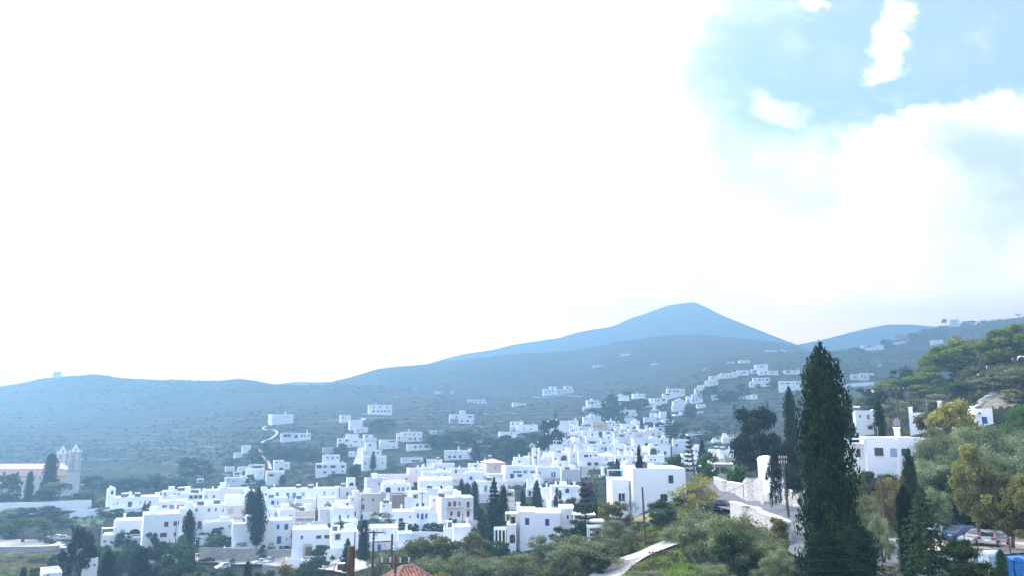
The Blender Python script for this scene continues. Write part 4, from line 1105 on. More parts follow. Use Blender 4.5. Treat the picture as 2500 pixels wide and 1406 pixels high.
H_UPPER = """
1628 1672 948 964 | D=9 y=690 r=4 | d1636,954,5,4;d1647,954,6,4;d1655,954,6,4;w1665,955,3,4 | c1629,942 | long white house with a row of windows high on the slope
1618 1672 959 972 | D=8 y=660 r=4 | d1631,962,8,4;d1624,962,3,3 | | white terrace house directly below the long row of windows
1587 1630 971 988 | D=9 y=650 r=6 | d1590,976,2,4;d1601,976,3,7;b1608,976,4,5;d1620,975,8,5 | | white house with one blue pane under a flat roof slab
1643 1675 971 992 | D=9 y=630 r=5 R=G e=979 | w1650,980,8,3 | | bright gabled white house in the middle of the upper slope
1641 1672 989 1004 | D=8 y=605 r=3 m=v | w1650,995,3,3 | | blank pale house below the bright gabled house
1676 1690 966 984 | D=7 y=650 r=4 m=v | b1680,978,4,6;w1684,969,4,3 | | narrow pale house with one blue door right of the gabled house
1689 1716 971 984 | D=8 y=645 r=4 | b1692,976,4,7;d1701,975,4,4 | | white house with a blue arched door and one dark window
1690 1715 961 972 | D=7 y=660 r=4 m=v | d1707,964,4,6 | | shaded house with one tall door above the blue arched door
1697 1717 947 962 | D=7 y=690 r=5 | d1702,954,3,4;d1711,954,3,4 | | white house with two small openings below the slope spur
1703 1717 939 950 | D=6 y=705 r=2 m=v | | | blank white cube set above the slope spur
1718 1731 937 948 | D=6 y=708 r=2 | d1721,944,3,4 | | little white cube with one dark window on the spur
1722 1753 928 942 | D=8 y=720 r=2 | w1737,934,6,4;w1746,934,4,6 | P1722,1735,928,938,.4 | pale house with columned terrace on the climbing row
1732 1753 917 929 | D=8 y=735 r=4 | d1739,921,2,4;d1743,921,2,4 | | white cube with two slits where the climbing row begins
1753 1760 913 926 | D=6 y=742 r=2 | | | small blank white link house in the climbing row
1759 1787 910 924 | D=8 y=745 r=3 | d1765,915,2,4;d1775,917,2,5;d1784,917,2,5 | | white house with three slits in the climbing row
1787 1800 907 922 | D=8 y=750 r=3 | d1793,913,2,4;d1801,912,2,4 | | white house with one slit in the climbing row
1799 1829 903 917 | D=8 y=755 r=3 | d1817,908,7,3;d1809,911,2,4 | | white house with a wide window ending the climbing row
1843 1875 889 906 | D=9 y=770 r=3 | d1850,894,3,3;d1859,894,5,4;d1866,893,3,3 | c1869,885 | two tiered white house crowning the upper hamlet
1834 1852 900 912 | D=7 y=762 r=3 m=v | d1842,906,9,5 | | shaded white house left below the two tiered crown
1852 1877 904 916 | D=8 y=755 r=3 | d1859,910,3,4;d1869,908,4,4 | | white house with small windows right below the two tiered crown
1877 1900 904 916 | D=8 y=755 r=3 m=v | w1885,909,10,3 | | pale house with a grey window band at the hamlet edge
1838 1879 921 945 | D=9 y=690 r=2 | d1844,926,3,4;d1855,926,6,4;d1863,926,3,4;d1873,926,6,4;p1873,936,8,7;w1864,935,3,5 | | large white two storey house alone below the upper hamlet
+ 1830 1839 930 942 | D=6 dy=1 m=w | a1834,936,3,4 |
1902 1956 929 955 | D=9 y=640 r=3 | d1905,935,2,4;d1911,935,3,4;d1923,935,9,3;d1937,935,3,2;d1946,934,4,2;w1940,941,4,3 | | long white house with many windows behind the tall cypress tip
1914 1953 903 914 | D=8 y=740 r=3 | d1925,907,10,4;w1940,907,8,4 | c1949,897 | low white house with a long porch left of the tallest cypress
1804 1832 878 886 | D=8 y=860 r=4 | d1820,881,2,3;d1826,881,2,3 | | small bright house alone above the upper hamlet
1869 1880 853 859 | D=7 y=1080 r=2 m=v | d1875,856,3,3 | | left one of three tiny white houses high on the hill
1885 1896 853 859 | D=7 y=1080 r=2 m=v | d1890,856,4,3 | | middle one of three tiny white houses high on the hill
1904 1918 853 859 | D=7 y=1080 r=2 | d1911,856,3,3 | c1908,850 | right one of three tiny white houses high on the hill
1834 1849 962 975 | D=7 y=600 r=3 | d1840,967,3,3 | | white cube house with one window on the green slope by the big cypress
1823 1832 964 975 | D=6 y=602 r=3 m=v | d1827,968,2,3 | | small pale annex house beside the white cube on the green slope
1805 1820 967 974 | D=6 y=598 r=3 m=l | d1810,970,4,4 | | roofless grey ruin left of the white cube on the green slope
1738 1754 963 977 | D=7 y=640 r=3 | d1741,968,2,3 | | white cube house right of the upper slope gap
1750 1769 958 966 | D=7 y=650 r=3 R=G e=962 | | c1759,951 | low white house with a pale sloping roof and bright chimney
1701 1723 985 996 | D=7 y=610 r=3 m=v | d1704,987,3,2 | | low pale shed house beside a row of garden walls
1703 1717 1003 1009 | D=5 y=580 r=3 m=v | d1709,1006,3,2 | | tiny white hut right of the round dark tree
1572 1626 1018 1034 | D=8 y=540 r=3 m=v | d1605,1022,8,2;w1580,1024,3,4 | | long white house row with small roof box left of the araucaria
1588 1602 1007 1020 | D=7 y=580 r=3 m=v | d1586,1006,2,4 | | pale blank cube house under the broad arched house
1600 1612 1008 1022 | D=7 y=575 r=3 | | | small white cube house right of the pale blank cube
1612 1627 1003 1024 | D=7 y=580 r=6 | d1616,1004,2,2 | | taller white cube house left of the araucaria top
1327 1360 948 966 | D=9 y=790 r=5 | d1333,955,3,3;d1341,954,3,4;d1350,953,4,3 | | hazy stepped white house on the far terrace
+ 1343 1359 943 952 | D=7 dy=1 | d1350,947,4,2 |
1356 1401 949 962 | D=9 y=795 r=5 m=v | d1365,955,3,3;d1380,953,3,3;d1391,951,3,3 | | hazy long house right of the stepped house on the far terrace
+ 1378 1398 941 953 | D=7 dy=1 | d1385,945,3,3 |
1253 1263 981 993 | D=6 y=720 r=12 | | | small bright white block by a pink bank left of the far terrace
1264 1284 983 990 | D=6 y=720 r=2 m=p | | | low pinkish wall house beside the small bright block
1142 1188 974 985 | D=8 y=730 r=2 | a1148,980,3,5;a1155,980,3,5;a1161,980,3,5;d1172,979,3,4;w1183,979,4,4 | c1182,971 | long low white house with a small arcade on the far terraces
1098 1158 1010 1035 | D=9 y=600 r=2 | d1114,1017,4,4;d1146,1016,5,4;d1151,1016,4,4;d1128,1027,3,4;d1142,1027,6,4;d1157,1027,5,4 | | white villa with a square tower and a grey stone wing
+ 1123 1137 1000 1014 | D=5 dy=1 |  |
+ 1099 1119 1021 1036 | D=5 dy=-.8 m=s | d1112,1028,4,3 |
980 1031 1053 1078 | D=9 y=545 r=2 | d990,1059,4,3;d1000,1059,3,3;d1011,1059,5,3;d1023,1059,4,3;p1002,1070,9,5;d1014,1070,4,6;d1026,1070,4,5 | c999,1047 | white house with four even upper windows and shaded ground floor
969 982 1056 1076 | D=7 y=548 r=2 m=p | d975,1068,5,3 | | pinkish wing house left of the four even upper windows
994 1053 1084 1100 | D=8 y=480 r=2 | a1014,1090,6,6;p1027,1089,8,6;p1041,1089,9,6 | c1046,1072 | long single storey white house with an arched porch and slim chimney
980 1033 1117 1130 | D=6 y=420 r=2 m=v | w986,1121,3,5;w994,1121,3,5;m1015,1124,20,4 | | low white shed row on the grassy bank
1051 1067 1050 1060 | D=6 y=560 r=2 m=v | w1059,1055,10,4 | | small grey white barn above the dark thicket
1149 1166 1067 1076 | D=6 y=520 r=4 | | c1164,1064 | little white roof and chimney peeking over a dark round tree
1165 1180 1074 1090 | D=6 y=500 r=4 m=s | d1171,1081,3,6 | | left stone cottage with one dark door right of the round tree
1178 1200 1079 1093 | D=7 y=495 r=4 m=s | d1190,1085,3,6;d1182,1086,2,3 | | right stone cottage with one dark door beside the pale thicket
900 958 987 1012 | D=10 y=640 r=3 | d912,993,3,4;d928,993,4,4;d945,993,4,4;a912,1003,7,5;a923,1003,6,5;a932,1003,6,5;a940,1003,6,5;a949,1003,6,5 | c918,982;n952,978 | white mansion with an arcade of five arches on the upper terrace
+ 888 957 1009 1030 | D=6 dy=-4 m=w | d901,1017,3,4;a916,1018,7,6;d930,1017,3,4;d937,1020,2,4;d945,1016,3,3 |
832 857 1012 1032 | D=7 y=625 r=6 | w838,1018,5,5 | | white cube house standing apart left of the mansion
855 886 1024 1050 | D=8 y=590 r=8 | w866,1030,3,4 | | stepped plain white house below left of the mansion
867 899 1041 1056 | D=7 y=565 r=4 | d873,1050,3,4;d878,1050,2,3;w885,1049,4,5 | | low white house with pale roof below the stepped plain house
825 883 1069 1092 | D=9 y=500 r=2 | d830,1074,4,4;d847,1074,7,5;d868,1077,9,3;d857,1086,4,4 | | wide white house with small mixed windows above a dark tree
+ 846 876 1058 1070 | D=6 dy=1 m=v | d859,1062,2,2 |
888 911 1060 1074 | D=7 y=520 r=3 | a896,1064,5,5 | | white upper cube house with one small arch
887 920 1068 1082 | D=8 y=505 r=3 m=v | w897,1075,4,4;w910,1075,5,4 | | pale house with a pillared terrace below the small arch
893 920 1080 1100 | D=8 y=480 r=3 | d903,1086,5,5 | | white house with one paired dark window on the stepped lane
886 932 1098 1116 | D=8 y=462 r=5 | d895,1104,2,5;d923,1105,3,5 | | white house with two narrow windows behind the conifer on the lane
886 944 1113 1148 | D=8 y=430 r=3 | b892,1131,3,7;d934,1130,3,4 | | broad white house with a narrow blue door behind the dark conifer
927 972 1073 1096 | D=8 y=490 r=2 | d961,1090,3,4;w949,1089,2,3;p958,1076,20,4 | | white house with a long veranda strip above one small window
772 846 1131 1162 | D=9 y=432 r=0 | d779,1138,12,7;d794,1138,8,5;d813,1138,12,6;d837,1138,8,5;d793,1152,7,5;d814,1152,8,5;d836,1150,4,4 | c836,1124 | three storey white apartment block with dark balcony openings
+ 788 830 1110 1132 | D=7 dy=1.5 | d800,1116,4,4;d812,1117,3,7;d824,1116,4,4 |
789 821 1092 1112 | D=7 y=470 r=2 m=l | d814,1095,4,4;w801,1099,3,3 | | pale unfinished house behind the three storey apartment block
852 867 1101 1116 | D=6 y=460 r=2 m=v | d858,1107,2,3 | | pale small house beside the stepped lane
665 717 1010 1036 | D=12 y=640 r=14 | w700,1016,5,4;w705,1017,2,4 | c697,1003 | large blank white building beside the winding track
687 759 1056 1077 | D=9 y=560 r=2 | p702,1062,24,8;a723,1064,9,8;d737,1063,5,5;d744,1063,3,5;d734,1067,3,5;d754,1063,3,5 | P688,716,1055,1074,.3;c750,1048 | long white house with a pillared veranda and one arch
592 613 1087 1106 | D=5 y=480 r=4 | d598,1092,2,3 | m592,613,4 | small white tower with battlements among olive trees
573 593 1104 1118 | D=6 y=472 r=4 m=v | | | blank low white house beside the small battlement tower
670 694 1123 1148 | D=7 y=450 r=3 | d676,1128,3,4;p687,1144,11,7 | | white house with a square dark opening below the winding track
693 708 1128 1146 | D=7 y=452 r=3 | d699,1135,3,4 | | narrow white house at right end of the square dark opening
651 695 1150 1184 | D=8 y=405 r=2 | p663,1159,14,6;p677,1159,13,6;w692,1160,4,6 | | white house with a double dark veranda behind a small tree
603 646 1144 1172 | D=8 y=415 r=3 | w620,1158,3,5;d636,1154,4,3 | c611,1141 | plain white house left of the double dark veranda
582 608 1139 1150 | D=6 y=440 r=2 m=v | | | pale low house behind the plain white house
551 573 1139 1151 | D=6 y=440 r=2 m=v | | | small hazy white house at the left edge of the olive grove
571 591 1151 1162 | D=5 y=425 r=2 m=v | p580,1155,14,5 | | little white framed pergola house among olives
609 647 1134 1146 | D=7 y=438 r=2 m=l par=.1 | d628,1140,22,6 | | dark glazed flat roofed house beside the track
551 589 1165 1188 | D=7 y=385 r=2 m=v | w559,1173,4,6;d591,1172,4,7;k571,1173,4,5 | | pale house with faint windows above the village roofs
588 624 1161 1182 | D=7 y=390 r=2 | d604,1175,12,4 | | white terrace house right of the pale house with faint windows
482 498 1168 1178 | D=4 y=380 r=2 m=v n=shed c=shed | p490,1173,12,5 | | tiny white field shed with a dark mouth in the pale terrace
1447 1474 890 897 | D=7 y=1050 r=2 | d1455,893,3,3;d1465,893,3,3 | | tiny white house alone high on the hazy hill
1516 1540 862 869 | D=7 y=1300 r=2 m=v | | | faint pale house near the top of the middle hill
1590 1608 886 891 | D=7 y=1080 r=2 m=v | | | faint flat house high above the town roofs
1776 1793 882 887 | D=7 y=860 r=2 m=v | d1783,884,4,2 | | faint low house left of the bright house above the hamlet
1717 1727 898 902 | D=6 y=820 r=2 | | | tiny white shed above the climbing row
1062 1076 953 962 | D=7 y=900 r=2 m=p | d1068,957,2,3 | | faint pinkish farmhouse on the hazy far terraces
1103 1108 953 962 | D=5 y=900 r=2 m=v | | | faint slim tower house on the hazy far terraces
131 151 906 914 | D=8 y=1235 r=3 m=v | d150,908,3,4 | | faint white house on the left skyline ridge
2102 2157 841 856 | D=9 y=820 r=2 | d2112,846,4,4;d2122,844,10,4;d2131,844,2,4;d2137,843,5,3 | | white house with dark windows on the right hand ridge
2272 2303 829 840 | D=8 y=760 r=2 | d2285,835,2,3 | | white house partly hidden behind the tall right hand pines
2318 2342 779 792 | D=8 y=960 r=2 | d2330,785,2,3 | c2338,774 | white house on the right skyline beside an umbrella tree
2182 2216 816 829 | D=7 y=900 r=2 m=s | | | grey stone ruin on the right hand ridge
2182 2198 834 840 | D=6 y=830 r=2 m=v | | | left faint low house under the ridge ruin
2200 2213 832 838 | D=6 y=830 r=2 m=v | | | right faint low house under the ridge ruin
2030 2058 904 937 | D=8 y=540 r=3 | d2048,909,3,4;d2050,920,2,4;w2040,930,10,5 | | tall white house just right of the tallest cypress
2078 2098 912 928 | D=7 y=545 r=3 m=l | d2088,919,3,5 | | grey house with a white roof slab right of the tall white house
2099 2122 909 929 | D=7 y=550 r=3 m=l | d2104,917,3,4;d2112,920,3,5 | | grey stone house with two openings right of the roof slab house
2125 2134 910 917 | D=5 y=560 r=3 | | | tiny bright white hut on the hazy right slope
2131 2154 950 962 | D=7 y=330 r=3 m=l | d2139,955,6,3 | | pale low house left of the pine grove
2146 2152 889 895 | D=5 y=620 r=3 m=v | | | tiny white hut below the right hand ridge
"""

H_FILL = """
1268 1290 1150 1172 | D=7 y=330 r=3 m=c | d1276,1158,4,5 | | cream house squeezed behind the dark green door house
1362 1378 1126 1146 | D=6 y=342 r=6 | d1368,1134,3,5 | | small white house below the wide arch with two doors
1422 1432 1120 1140 | D=6 y=352 r=10 m=p | d1427,1128,3,4 | | narrow pinkish house left of the twin arches
1470 1500 1140 1160 | D=7 y=312 r=3 m=v | w1480,1148,4,5;d1492,1150,3,5 | | pale house under the barrel vaulted chapel
1404 1424 1096 1112 | D=6 y=380 r=6 m=c | b1412,1103,3,5 | | cream house with a tiny blue door above the shaded porch
1466 1484 1070 1086 | D=7 y=420 r=5 | d1473,1077,4,4 | | white house right of the dark glazed porch
1502 1516 1044 1056 | D=6 y=490 r=5 m=c | d1508,1049,3,3 | | cream cube house under the small pinkish twin window house
1398 1416 1056 1068 | D=7 y=470 r=4 | d1406,1061,3,4 | | white house between slit window row and gabled chapel
1556 1582 1036 1052 | D=7 y=500 r=5 m=c | d1564,1043,4,4;d1574,1044,3,4 | | cream house with two dark windows beside the town cypress
1535 1556 1008 1024 | D=7 y=585 r=4 m=v | d1545,1015,3,4 | | pale house between the arcade and the cream house
1604 1632 1068 1088 | D=7 y=425 r=5 | b1616,1077,4,6;d1626,1078,3,4 | | white house with a blue door right of the long bluish porch
1544 1566 1100 1116 | D=7 y=372 r=5 m=c | d1552,1107,3,5;d1560,1107,3,4 | | cream house right of the lit niche house
1666 1690 1108 1130 | D=7 y=260 r=4 | d1674,1116,3,5 | | white house behind the open pale norfolk pine
1690 1718 1092 1112 | D=7 y=310 r=4 m=c | b1700,1100,4,5;d1710,1102,3,5 | | cream house with a blue window left of the dark dense conifer
1655 1682 1072 1090 | D=7 y=385 r=6 | d1664,1080,3,4;d1674,1080,3,4 | | white house left of the open pale norfolk pine top
1618 1646 1024 1040 | D=7 y=520 r=6 m=v | d1628,1031,4,4 | | pale house behind the tall araucaria stem
1480 1500 1008 1022 | D=7 y=580 r=6 m=c | d1488,1014,3,3 | | cream house at the foot of the wide dark thicket
1596 1622 990 1004 | D=7 y=600 r=4 | d1606,996,3,4;d1615,996,3,4 | | white house below the flat roof slab house
"""
build_houses(H_LEFT, yards=True)
build_houses(H_MID, yards=True)
build_houses(H_HERO)
build_houses(H_TOWN, yards=True)
build_houses(H_UPPER, True)
build_houses(H_FILL, yards=True)
# ------------------------------------------------------------------ vegetation
def leaf_mat(name, c1, c2, c3=None, trans=0.42):
    m = bpy.data.materials.new(name); m.use_nodes = True
    T = NT(m.node_tree); nt = m.node_tree
    b = nt.nodes['Principled BSDF']; out = nt.nodes['Material Output']
    at_ = T.n('ShaderNodeAttribute', attribute_name='tone')
    oi = T.n('ShaderNodeObjectInfo')
    f = at_.outputs['Fac']
    col = T.mix(T.ss(f, 0.0, 1.0), c1, c2)
    if c3: col = T.mix(T.m('MULTIPLY', T.ss(f, 0.8, 1.0), 0.8), col, c3)
    hs = T.n('ShaderNodeHueSaturation')
    T.put(hs.inputs['Hue'], T.m('ADD', 0.482, T.m('MULTIPLY', oi.outputs['Random'], 0.036)))
    T.put(hs.inputs['Value'], T.m('ADD', 0.78, T.m('MULTIPLY', oi.outputs['Random'], 0.44)))
    T.put(hs.inputs['Color'], col)
    T.put(b.inputs['Base Color'], hs.outputs[0])
    b.inputs['Roughness'].default_value = 0.65; b.inputs['Specular IOR Level'].default_value = 0.05
    tr = T.n('ShaderNodeBsdfTranslucent'); T.put(tr.inputs[0], hs.outputs[0])
    mx = T.n('ShaderNodeMixShader'); mx.inputs[0].default_value = trans
    nt.links.new(b.outputs[0], mx.inputs[1]); nt.links.new(tr.outputs[0], mx.inputs[2]); nt.links.new(mx.outputs[0], out.inputs[0])
    return m


LEAF = {
    'cy': leaf_mat('cypress_leaf', (0.005, 0.017, 0.008), (0.024, 0.048, 0.016), (0.050, 0.056, 0.020), 0.15),
    'pi': leaf_mat('pine_needle', (0.055, 0.100, 0.016), (0.21, 0.28, 0.050)),
    'pd': leaf_mat('dark_conifer', (0.007, 0.017, 0.011), (0.024, 0.040, 0.020), None, 0.15),
    'ol': leaf_mat('olive_leaf', (0.105, 0.135, 0.055), (0.30, 0.34, 0.18)),
    'bd': leaf_mat('dark_leaf', (0.020, 0.042, 0.018), (0.072, 0.108, 0.042)),
    'bg': leaf_mat('green_leaf', (0.036, 0.084, 0.014), (0.105, 0.175, 0.034)),
    'br': leaf_mat('rust_leaf', (0.095, 0.100, 0.030), (0.25, 0.23, 0.075), (0.22, 0.15, 0.06)),
    'ye': leaf_mat('yellow_leaf', (0.16, 0.15, 0.035), (0.34, 0.29, 0.085)),
    'bo': leaf_mat('bougainvillea_flower', (0.09, 0.035, 0.085), (0.21, 0.075, 0.19)),
    'sc': leaf_mat('scrub_leaf', (0.040, 0.052, 0.020), (0.13, 0.135, 0.058)),
    'fs': leaf_mat('hill_scrub_leaf', (0.018, 0.028, 0.017), (0.040, 0.048, 0.030)),
    'gr': leaf_mat('grass_blade', (0.12, 0.20, 0.035), (0.28, 0.36, 0.08)),
    'dg': leaf_mat('dry_grass_blade', (0.15, 0.14, 0.055), (0.32, 0.28, 0.12)),
}
LEAF['os'] = LEAF['ol']; LEAF['rs'] = LEAF['br']; LEAF['sp'] = LEAF['pk'] = LEAF['pd']
BARK = noise_mat('bark', (0.070, 0.052, 0.040), (0.15, 0.12, 0.095), 6, 0.95, bump=0.5)
BARK_GREY = noise_mat('grey_bark', (0.16, 0.14, 0.125), (0.28, 0.25, 0.22), 6, 0.95)


def quads_mesh(name, cen, nrm, size, tone, mat, asp=1.0, up=None):
    """many small leaf faces at once"""
    n = len(cen)
    nrm = nrm / (np.linalg.norm(nrm, axis=1, keepdims=True) + 1e-9)
    ref = RNG.normal(size=(n, 3)) if up is None else np.tile(np.array(up, float), (n, 1)) + RNG.normal(size=(n, 3)) * 0.35
    u = np.cross(nrm, ref); u /= (np.linalg.norm(u, axis=1, keepdims=True) + 1e-9)
    v = np.cross(nrm, u)
    s = size[:, None]
    P = np.stack([cen - u * s * .5 - v * s * .1 * asp, cen - v * s * .62 * asp, cen + u * s * .5 + v * s * .08 * asp, cen + v * s * .62 * asp], 1)
    verts = P.reshape(-1, 3)
    me = bpy.data.meshes.new(name)
    me.vertices.add(4 * n); me.vertices.foreach_set('co', verts.ravel())
    me.loops.add(4 * n); me.loops.foreach_set('vertex_index', np.arange(4 * n))
    me.polygons.add(n); me.polygons.foreach_set('loop_start', np.arange(0, 4 * n, 4)); me.polygons.foreach_set('loop_total', np.full(n, 4))
    me.update(calc_edges=True)
    a = me.attributes.new('tone', 'FLOAT', 'POINT'); a.data.foreach_set('value', np.repeat(tone, 4).astype(np.float32))
    if mat: me.materials.append(mat)
    return me


def sphere_dirs(n):
    d = RNG.normal(size=(n, 3)); return d / np.linalg.norm(d, axis=1, keepdims=True)


def clump_leaves(clumps, per, size, flat=1.0, jitter=0.25):
    """clumps: (x,y,z,rx,rz). leaves gather near each clump's skin"""
    C = []; N = []; T = []; Z = []
    for (x, y, z, rx, rz) in clumps:
        k = max(6, int(per * (rx * rx + rx * rz)))
        d = sphere_dirs(k); r = RNG.random(k) ** 0.38 * (1 + RNG.normal(size=k) * jitter * .4)
        p = d * r[:, None] * np.array([rx, rx, rz]) + np.array([x, y, z])
        C.append(p); N.append(d * np.array([1, 1, 1.4]) + RNG.normal(size=(k, 3)) * .55)
        t0 = RNG.random() * .55
        T.append(np.clip(t0 + RNG.random(k) * .5, 0, 1))
    C = np.concatenate(C); N = np.concatenate(N); T = np.concatenate(T)
    return C, N, size * (0.6 + 0.8 * RNG.random(len(C))), T


def limb_mesh(name, segs, mat):
    mb = MB()
    for p0, p1, r0, r1 in segs: mb.tube(p0, p1, r0, r1, n=6, caps=False)
    me = bpy.data.meshes.new(name); me.from_pydata(mb.v, [], mb.f); me.update(); me.materials.append(mat)
    me.polygons.foreach_set('use_smooth', [True] * len(me.polygons))
    return me


def limbs(base_r, h0, h1, spread, n, rng, lean=0.1, multi=1):
    """trunk(s) forking into limbs; z in 0..1, unit tree"""
    segs = []
    for m in range(multi):
        a = rng.random() * 6.28
        p = Vector((math.cos(a) * base_r * .6 * (multi > 1), math.sin(a) * base_r * .6 * (multi > 1), -0.03))
        q = Vector((rng.uniform(-lean, lean) * (1 + .6 * (multi > 1)), rng.uniform(-lean, lean), h0))
        mid = (p + q) / 2 + Vector((rng.uniform(-.03, .03), rng.uniform(-.03, .03), 0))
        segs += [(p, mid, base_r * 1.25, base_r * .95), (mid, q, base_r * .95, base_r * .75)]
        for k in range(n):
            t = 6.28 * (k + rng.random() * .7) / n
            e = Vector((math.cos(t) * spread * rng.uniform(.5, 1), math.sin(t) * spread * rng.uniform(.5, 1), rng.uniform(h0 + (h1 - h0) * .45, h1)))
            m1 = q.lerp(e, .5) + Vector((0, 0, rng.uniform(-.02, .05)))
            segs += [(q, m1, base_r * .55, base_r * .32), (m1, e, base_r * .32, base_r * .08)]
            for j in range(3):
                e2 = m1 + Vector((rng.uniform(-.2, .2) * spread * 2, rng.uniform(-.2, .2) * spread * 2, rng.uniform(.06, .2)))
                segs.append((m1, e2, base_r * .2, base_r * .05))
    return segs


PROTO = {}


def proto(kind, var, lod):
    """unit tree: height 1 and crown width 1 (scaled to the tree's own size later)"""
    key = (kind, var, lod)
    if key in PROTO: return PROTO[key]
    rng = random.Random(hash((len(kind), ord(kind[0]), ord(kind[-1]), var, lod)) & 0xffff)
    q = (1.0, 0.42, 0.16)[lod]; sz = (1.0, 1.5, 2.4)[lod]
    mat = LEAF[{'ct': 'cy', 'cy': 'cy', 'sp': 'pd', 'ar': 'pd', 'bb': 'bd', 'dr': 'pd', 'um': 'pi', 'pk': 'pd', 'sh': 'bd', 'os': 'ol', 'rs': 'br', 'hg': 'bd'}.get(kind, kind)] if kind != 'ba' else None
    cl = []; segs = []; bark = BARK; asp = 1.0; up = None
    if kind in ('cy', 'ct'):                           # columnar cypress; 'ct' with a bare stem
        z0 = 0.0 if kind == 'cy' else 0.2
        n = int(150)
        for k in range(n):
            f = (k + .5) / n; z = z0 + (1 - z0) * f
            env = (min(1, (f + .05) / .12) ** .5) * ((1 - .33 * f) * (1 - max(0, (f - .82) / .18) ** 2.2)) * .48 + .012
            if kind == 'ct': env = (math.sin(min(1, f * 1.9 + .1) * math.pi / 2) if f < .45 else max(0, 1 - ((f - .42) / .58) ** 1.5)) * .48 + .02
            t = k * 2.4 + rng.random() * .8; rr = env * rng.uniform(.62, .84)
            s = max(.03, env * rng.uniform(.24, .38))
            cl.append((rr * math.cos(t), rr * math.sin(t), z, s, s * rng.uniform(.22, .36) + .01))
        for k in range(24):
            f = (k + .5) / 24; env = (min(1, (f + .05) / .12) ** .5) * ((1 - .33 * f) * (1 - max(0, (f - .82) / .18) ** 2.2)) * .37 + .008
            cl.append((0, 0, z0 + (1 - z0) * f * .96, env, .05))
        C, N, Sz, T = clump_leaves(cl, (4600, 1000, 320)[lod], (.027, .046, .085)[lod], jitter=.08); up = (0, 0, 1); asp = .5
        segs = [((0, 0, -.03), (0, 0, .35), .035, .028), ((0, 0, .35), (0, 0, .9), .028, .006)]
        bark = BARK_GREY
    elif kind in ('pi', 'um'):                         # aleppo pine: billowing tiers, bright tops
        n = 40 if kind == 'pi' else 18
        for k in range(n):
            t = rng.random() * 6.28; zz = rng.random()
            z = .24 + .68 * zz if kind == 'pi' else .62 + .3 * zz
            env = .44 * math.sqrt(max(.05, 1 - ((zz - .35) / .68) ** 2)) if kind == 'pi' else .45 * math.sqrt(max(.03, 1 - zz ** 2))
            r = env * math.sqrt(rng.random()); s = rng.uniform(.10, .17)
            cl.append((r * math.cos(t), r * math.sin(t), z, s, s * rng.uniform(.5, .75)))
        C, N, Sz, T = clump_leaves(cl, 12000 * q, .027 * sz)
        T = np.clip(T + 0.0, 0, 1)
        segs = limbs(.028, .45, .85, .36, 7, rng, .06)
    elif kind in ('ol', 'os'):                         # olive: airy, silver
        for k in range(30):
            t = rng.random() * 6.28; zz = rng.random()
            env = .42 * math.sqrt(max(.05, 1 - ((zz - .42) / .62) ** 2)); r = env * rng.random() ** .45
            s = rng.uniform(.09, .16); z0 = .30 if kind == 'ol' else .12
            cl.append((r * math.cos(t), r * math.sin(t), z0 + (.92 - z0) * zz, s, s * rng.uniform(.6, .95)))
        C, N, Sz, T = clump_leaves(cl, 9500 * q, .025 * sz, jitter=.6); asp = .7
        segs = limbs(.030, .26, .82, .38, 5, rng, .10, 3)
    elif kind in ('bd', 'bg', 'br', 'bb', 'bo', 'ye'):
        nn = {'bb': 46, 'ye': 40}.get(kind, 24)
        for k in range(nn):
            t = rng.random() * 6.28; zz = rng.random()
            env = .42 * math.sqrt(max(.04, 1 - ((zz - .45) / .6) ** 2)); r = env * rng.random() ** .42
            s = rng.uniform(.10, .19) * (.75 if kind in ('bb', 'ye') else 1); z0 = .18
            rz = s * rng.uniform(.5, .85)
            if kind == 'ye': rz = s * .5
            cl.append((r * math.cos(t), r * math.sin(t), z0 + (.95 - z0) * zz, s, rz))
        C, N, Sz, T = clump_leaves(cl, (8000 if kind != 'ye' else 7600) * q, (.034 if kind != 'ye' else .022) * sz, jitter=.45 if kind != 'ye' else .8)
        segs = limbs(.030, .25, .8, .34, 6, rng, .06, 1 if kind != 'ye' else 2)
    elif kind in ('sh', 'rs', 'hg'):                   # low rounded shrub reaching the ground
        for k in range(22):
            t = rng.random() * 6.28; zz = rng.random() ** .8
            env = .44 * math.sqrt(max(.04, 1 - (zz * .95) ** 2)); r = env * rng.random() ** .42; s = rng.uniform(.11, .2)
            cl.append((r * math.cos(t), r * math.sin(t), .06 + .84 * zz, s, s * rng.uniform(.55, .9)))
        C, N, Sz, T = clump_leaves(cl, 4200 * q, .04 * sz, jitter=.5)
        segs = limbs(.02, .12, .7, .34, 6, rng, .06, 2)
    elif kind == 'sp':                                 # ragged spruce / fir: whorls of drooping boughs
        P = []
        for w in range(17):
            f = w / 16.0; z = .10 + .86 * f; R = .50 * (1 - f) ** .8 + .02
            for b in range(9):
                t = 6.28 * (b + rng.random() * .6) / 9; L = R * rng.uniform(.65, 1.05)
                for j in range(3):
                    g = (j + .7) / 3
                    cl.append((L * g * math.cos(t), L * g * math.sin(t), z - .05 * g * g * (1 - f) + rng.uniform(-.006, .006), .06 * (1.15 - .6 * g) * (1.1 - .6 * f), .022))
        C, N, Sz, T = clump_leaves(cl, 5200 * q, .024 * sz)
        segs = [((0, 0, -.03), (0, 0, .5), .022, .014), ((0, 0, .5), (0, 0, .99), .014, .002)]
    elif kind == 'ar':                                 # norfolk pine: open tiers of level arms
        for w in range(10):
            f = w / 9.0; z = .16 + .80 * f; R = .50 * (1 - f * .86)
            for b in range(6):
                t = 6.28 * (b + rng.random() * .3) / 6 + w
                e = Vector((R * math.cos(t), R * math.sin(t), z + .03)); segs.append((Vector((0, 0, z)), e, .008, .003))
                for j in range(5):
                    g = .3 + .7 * j / 4
                    cl.append((R * g * math.cos(t), R * g * math.sin(t), z + .012 + .025 * g, .055 * (1 - .35 * f), .018))
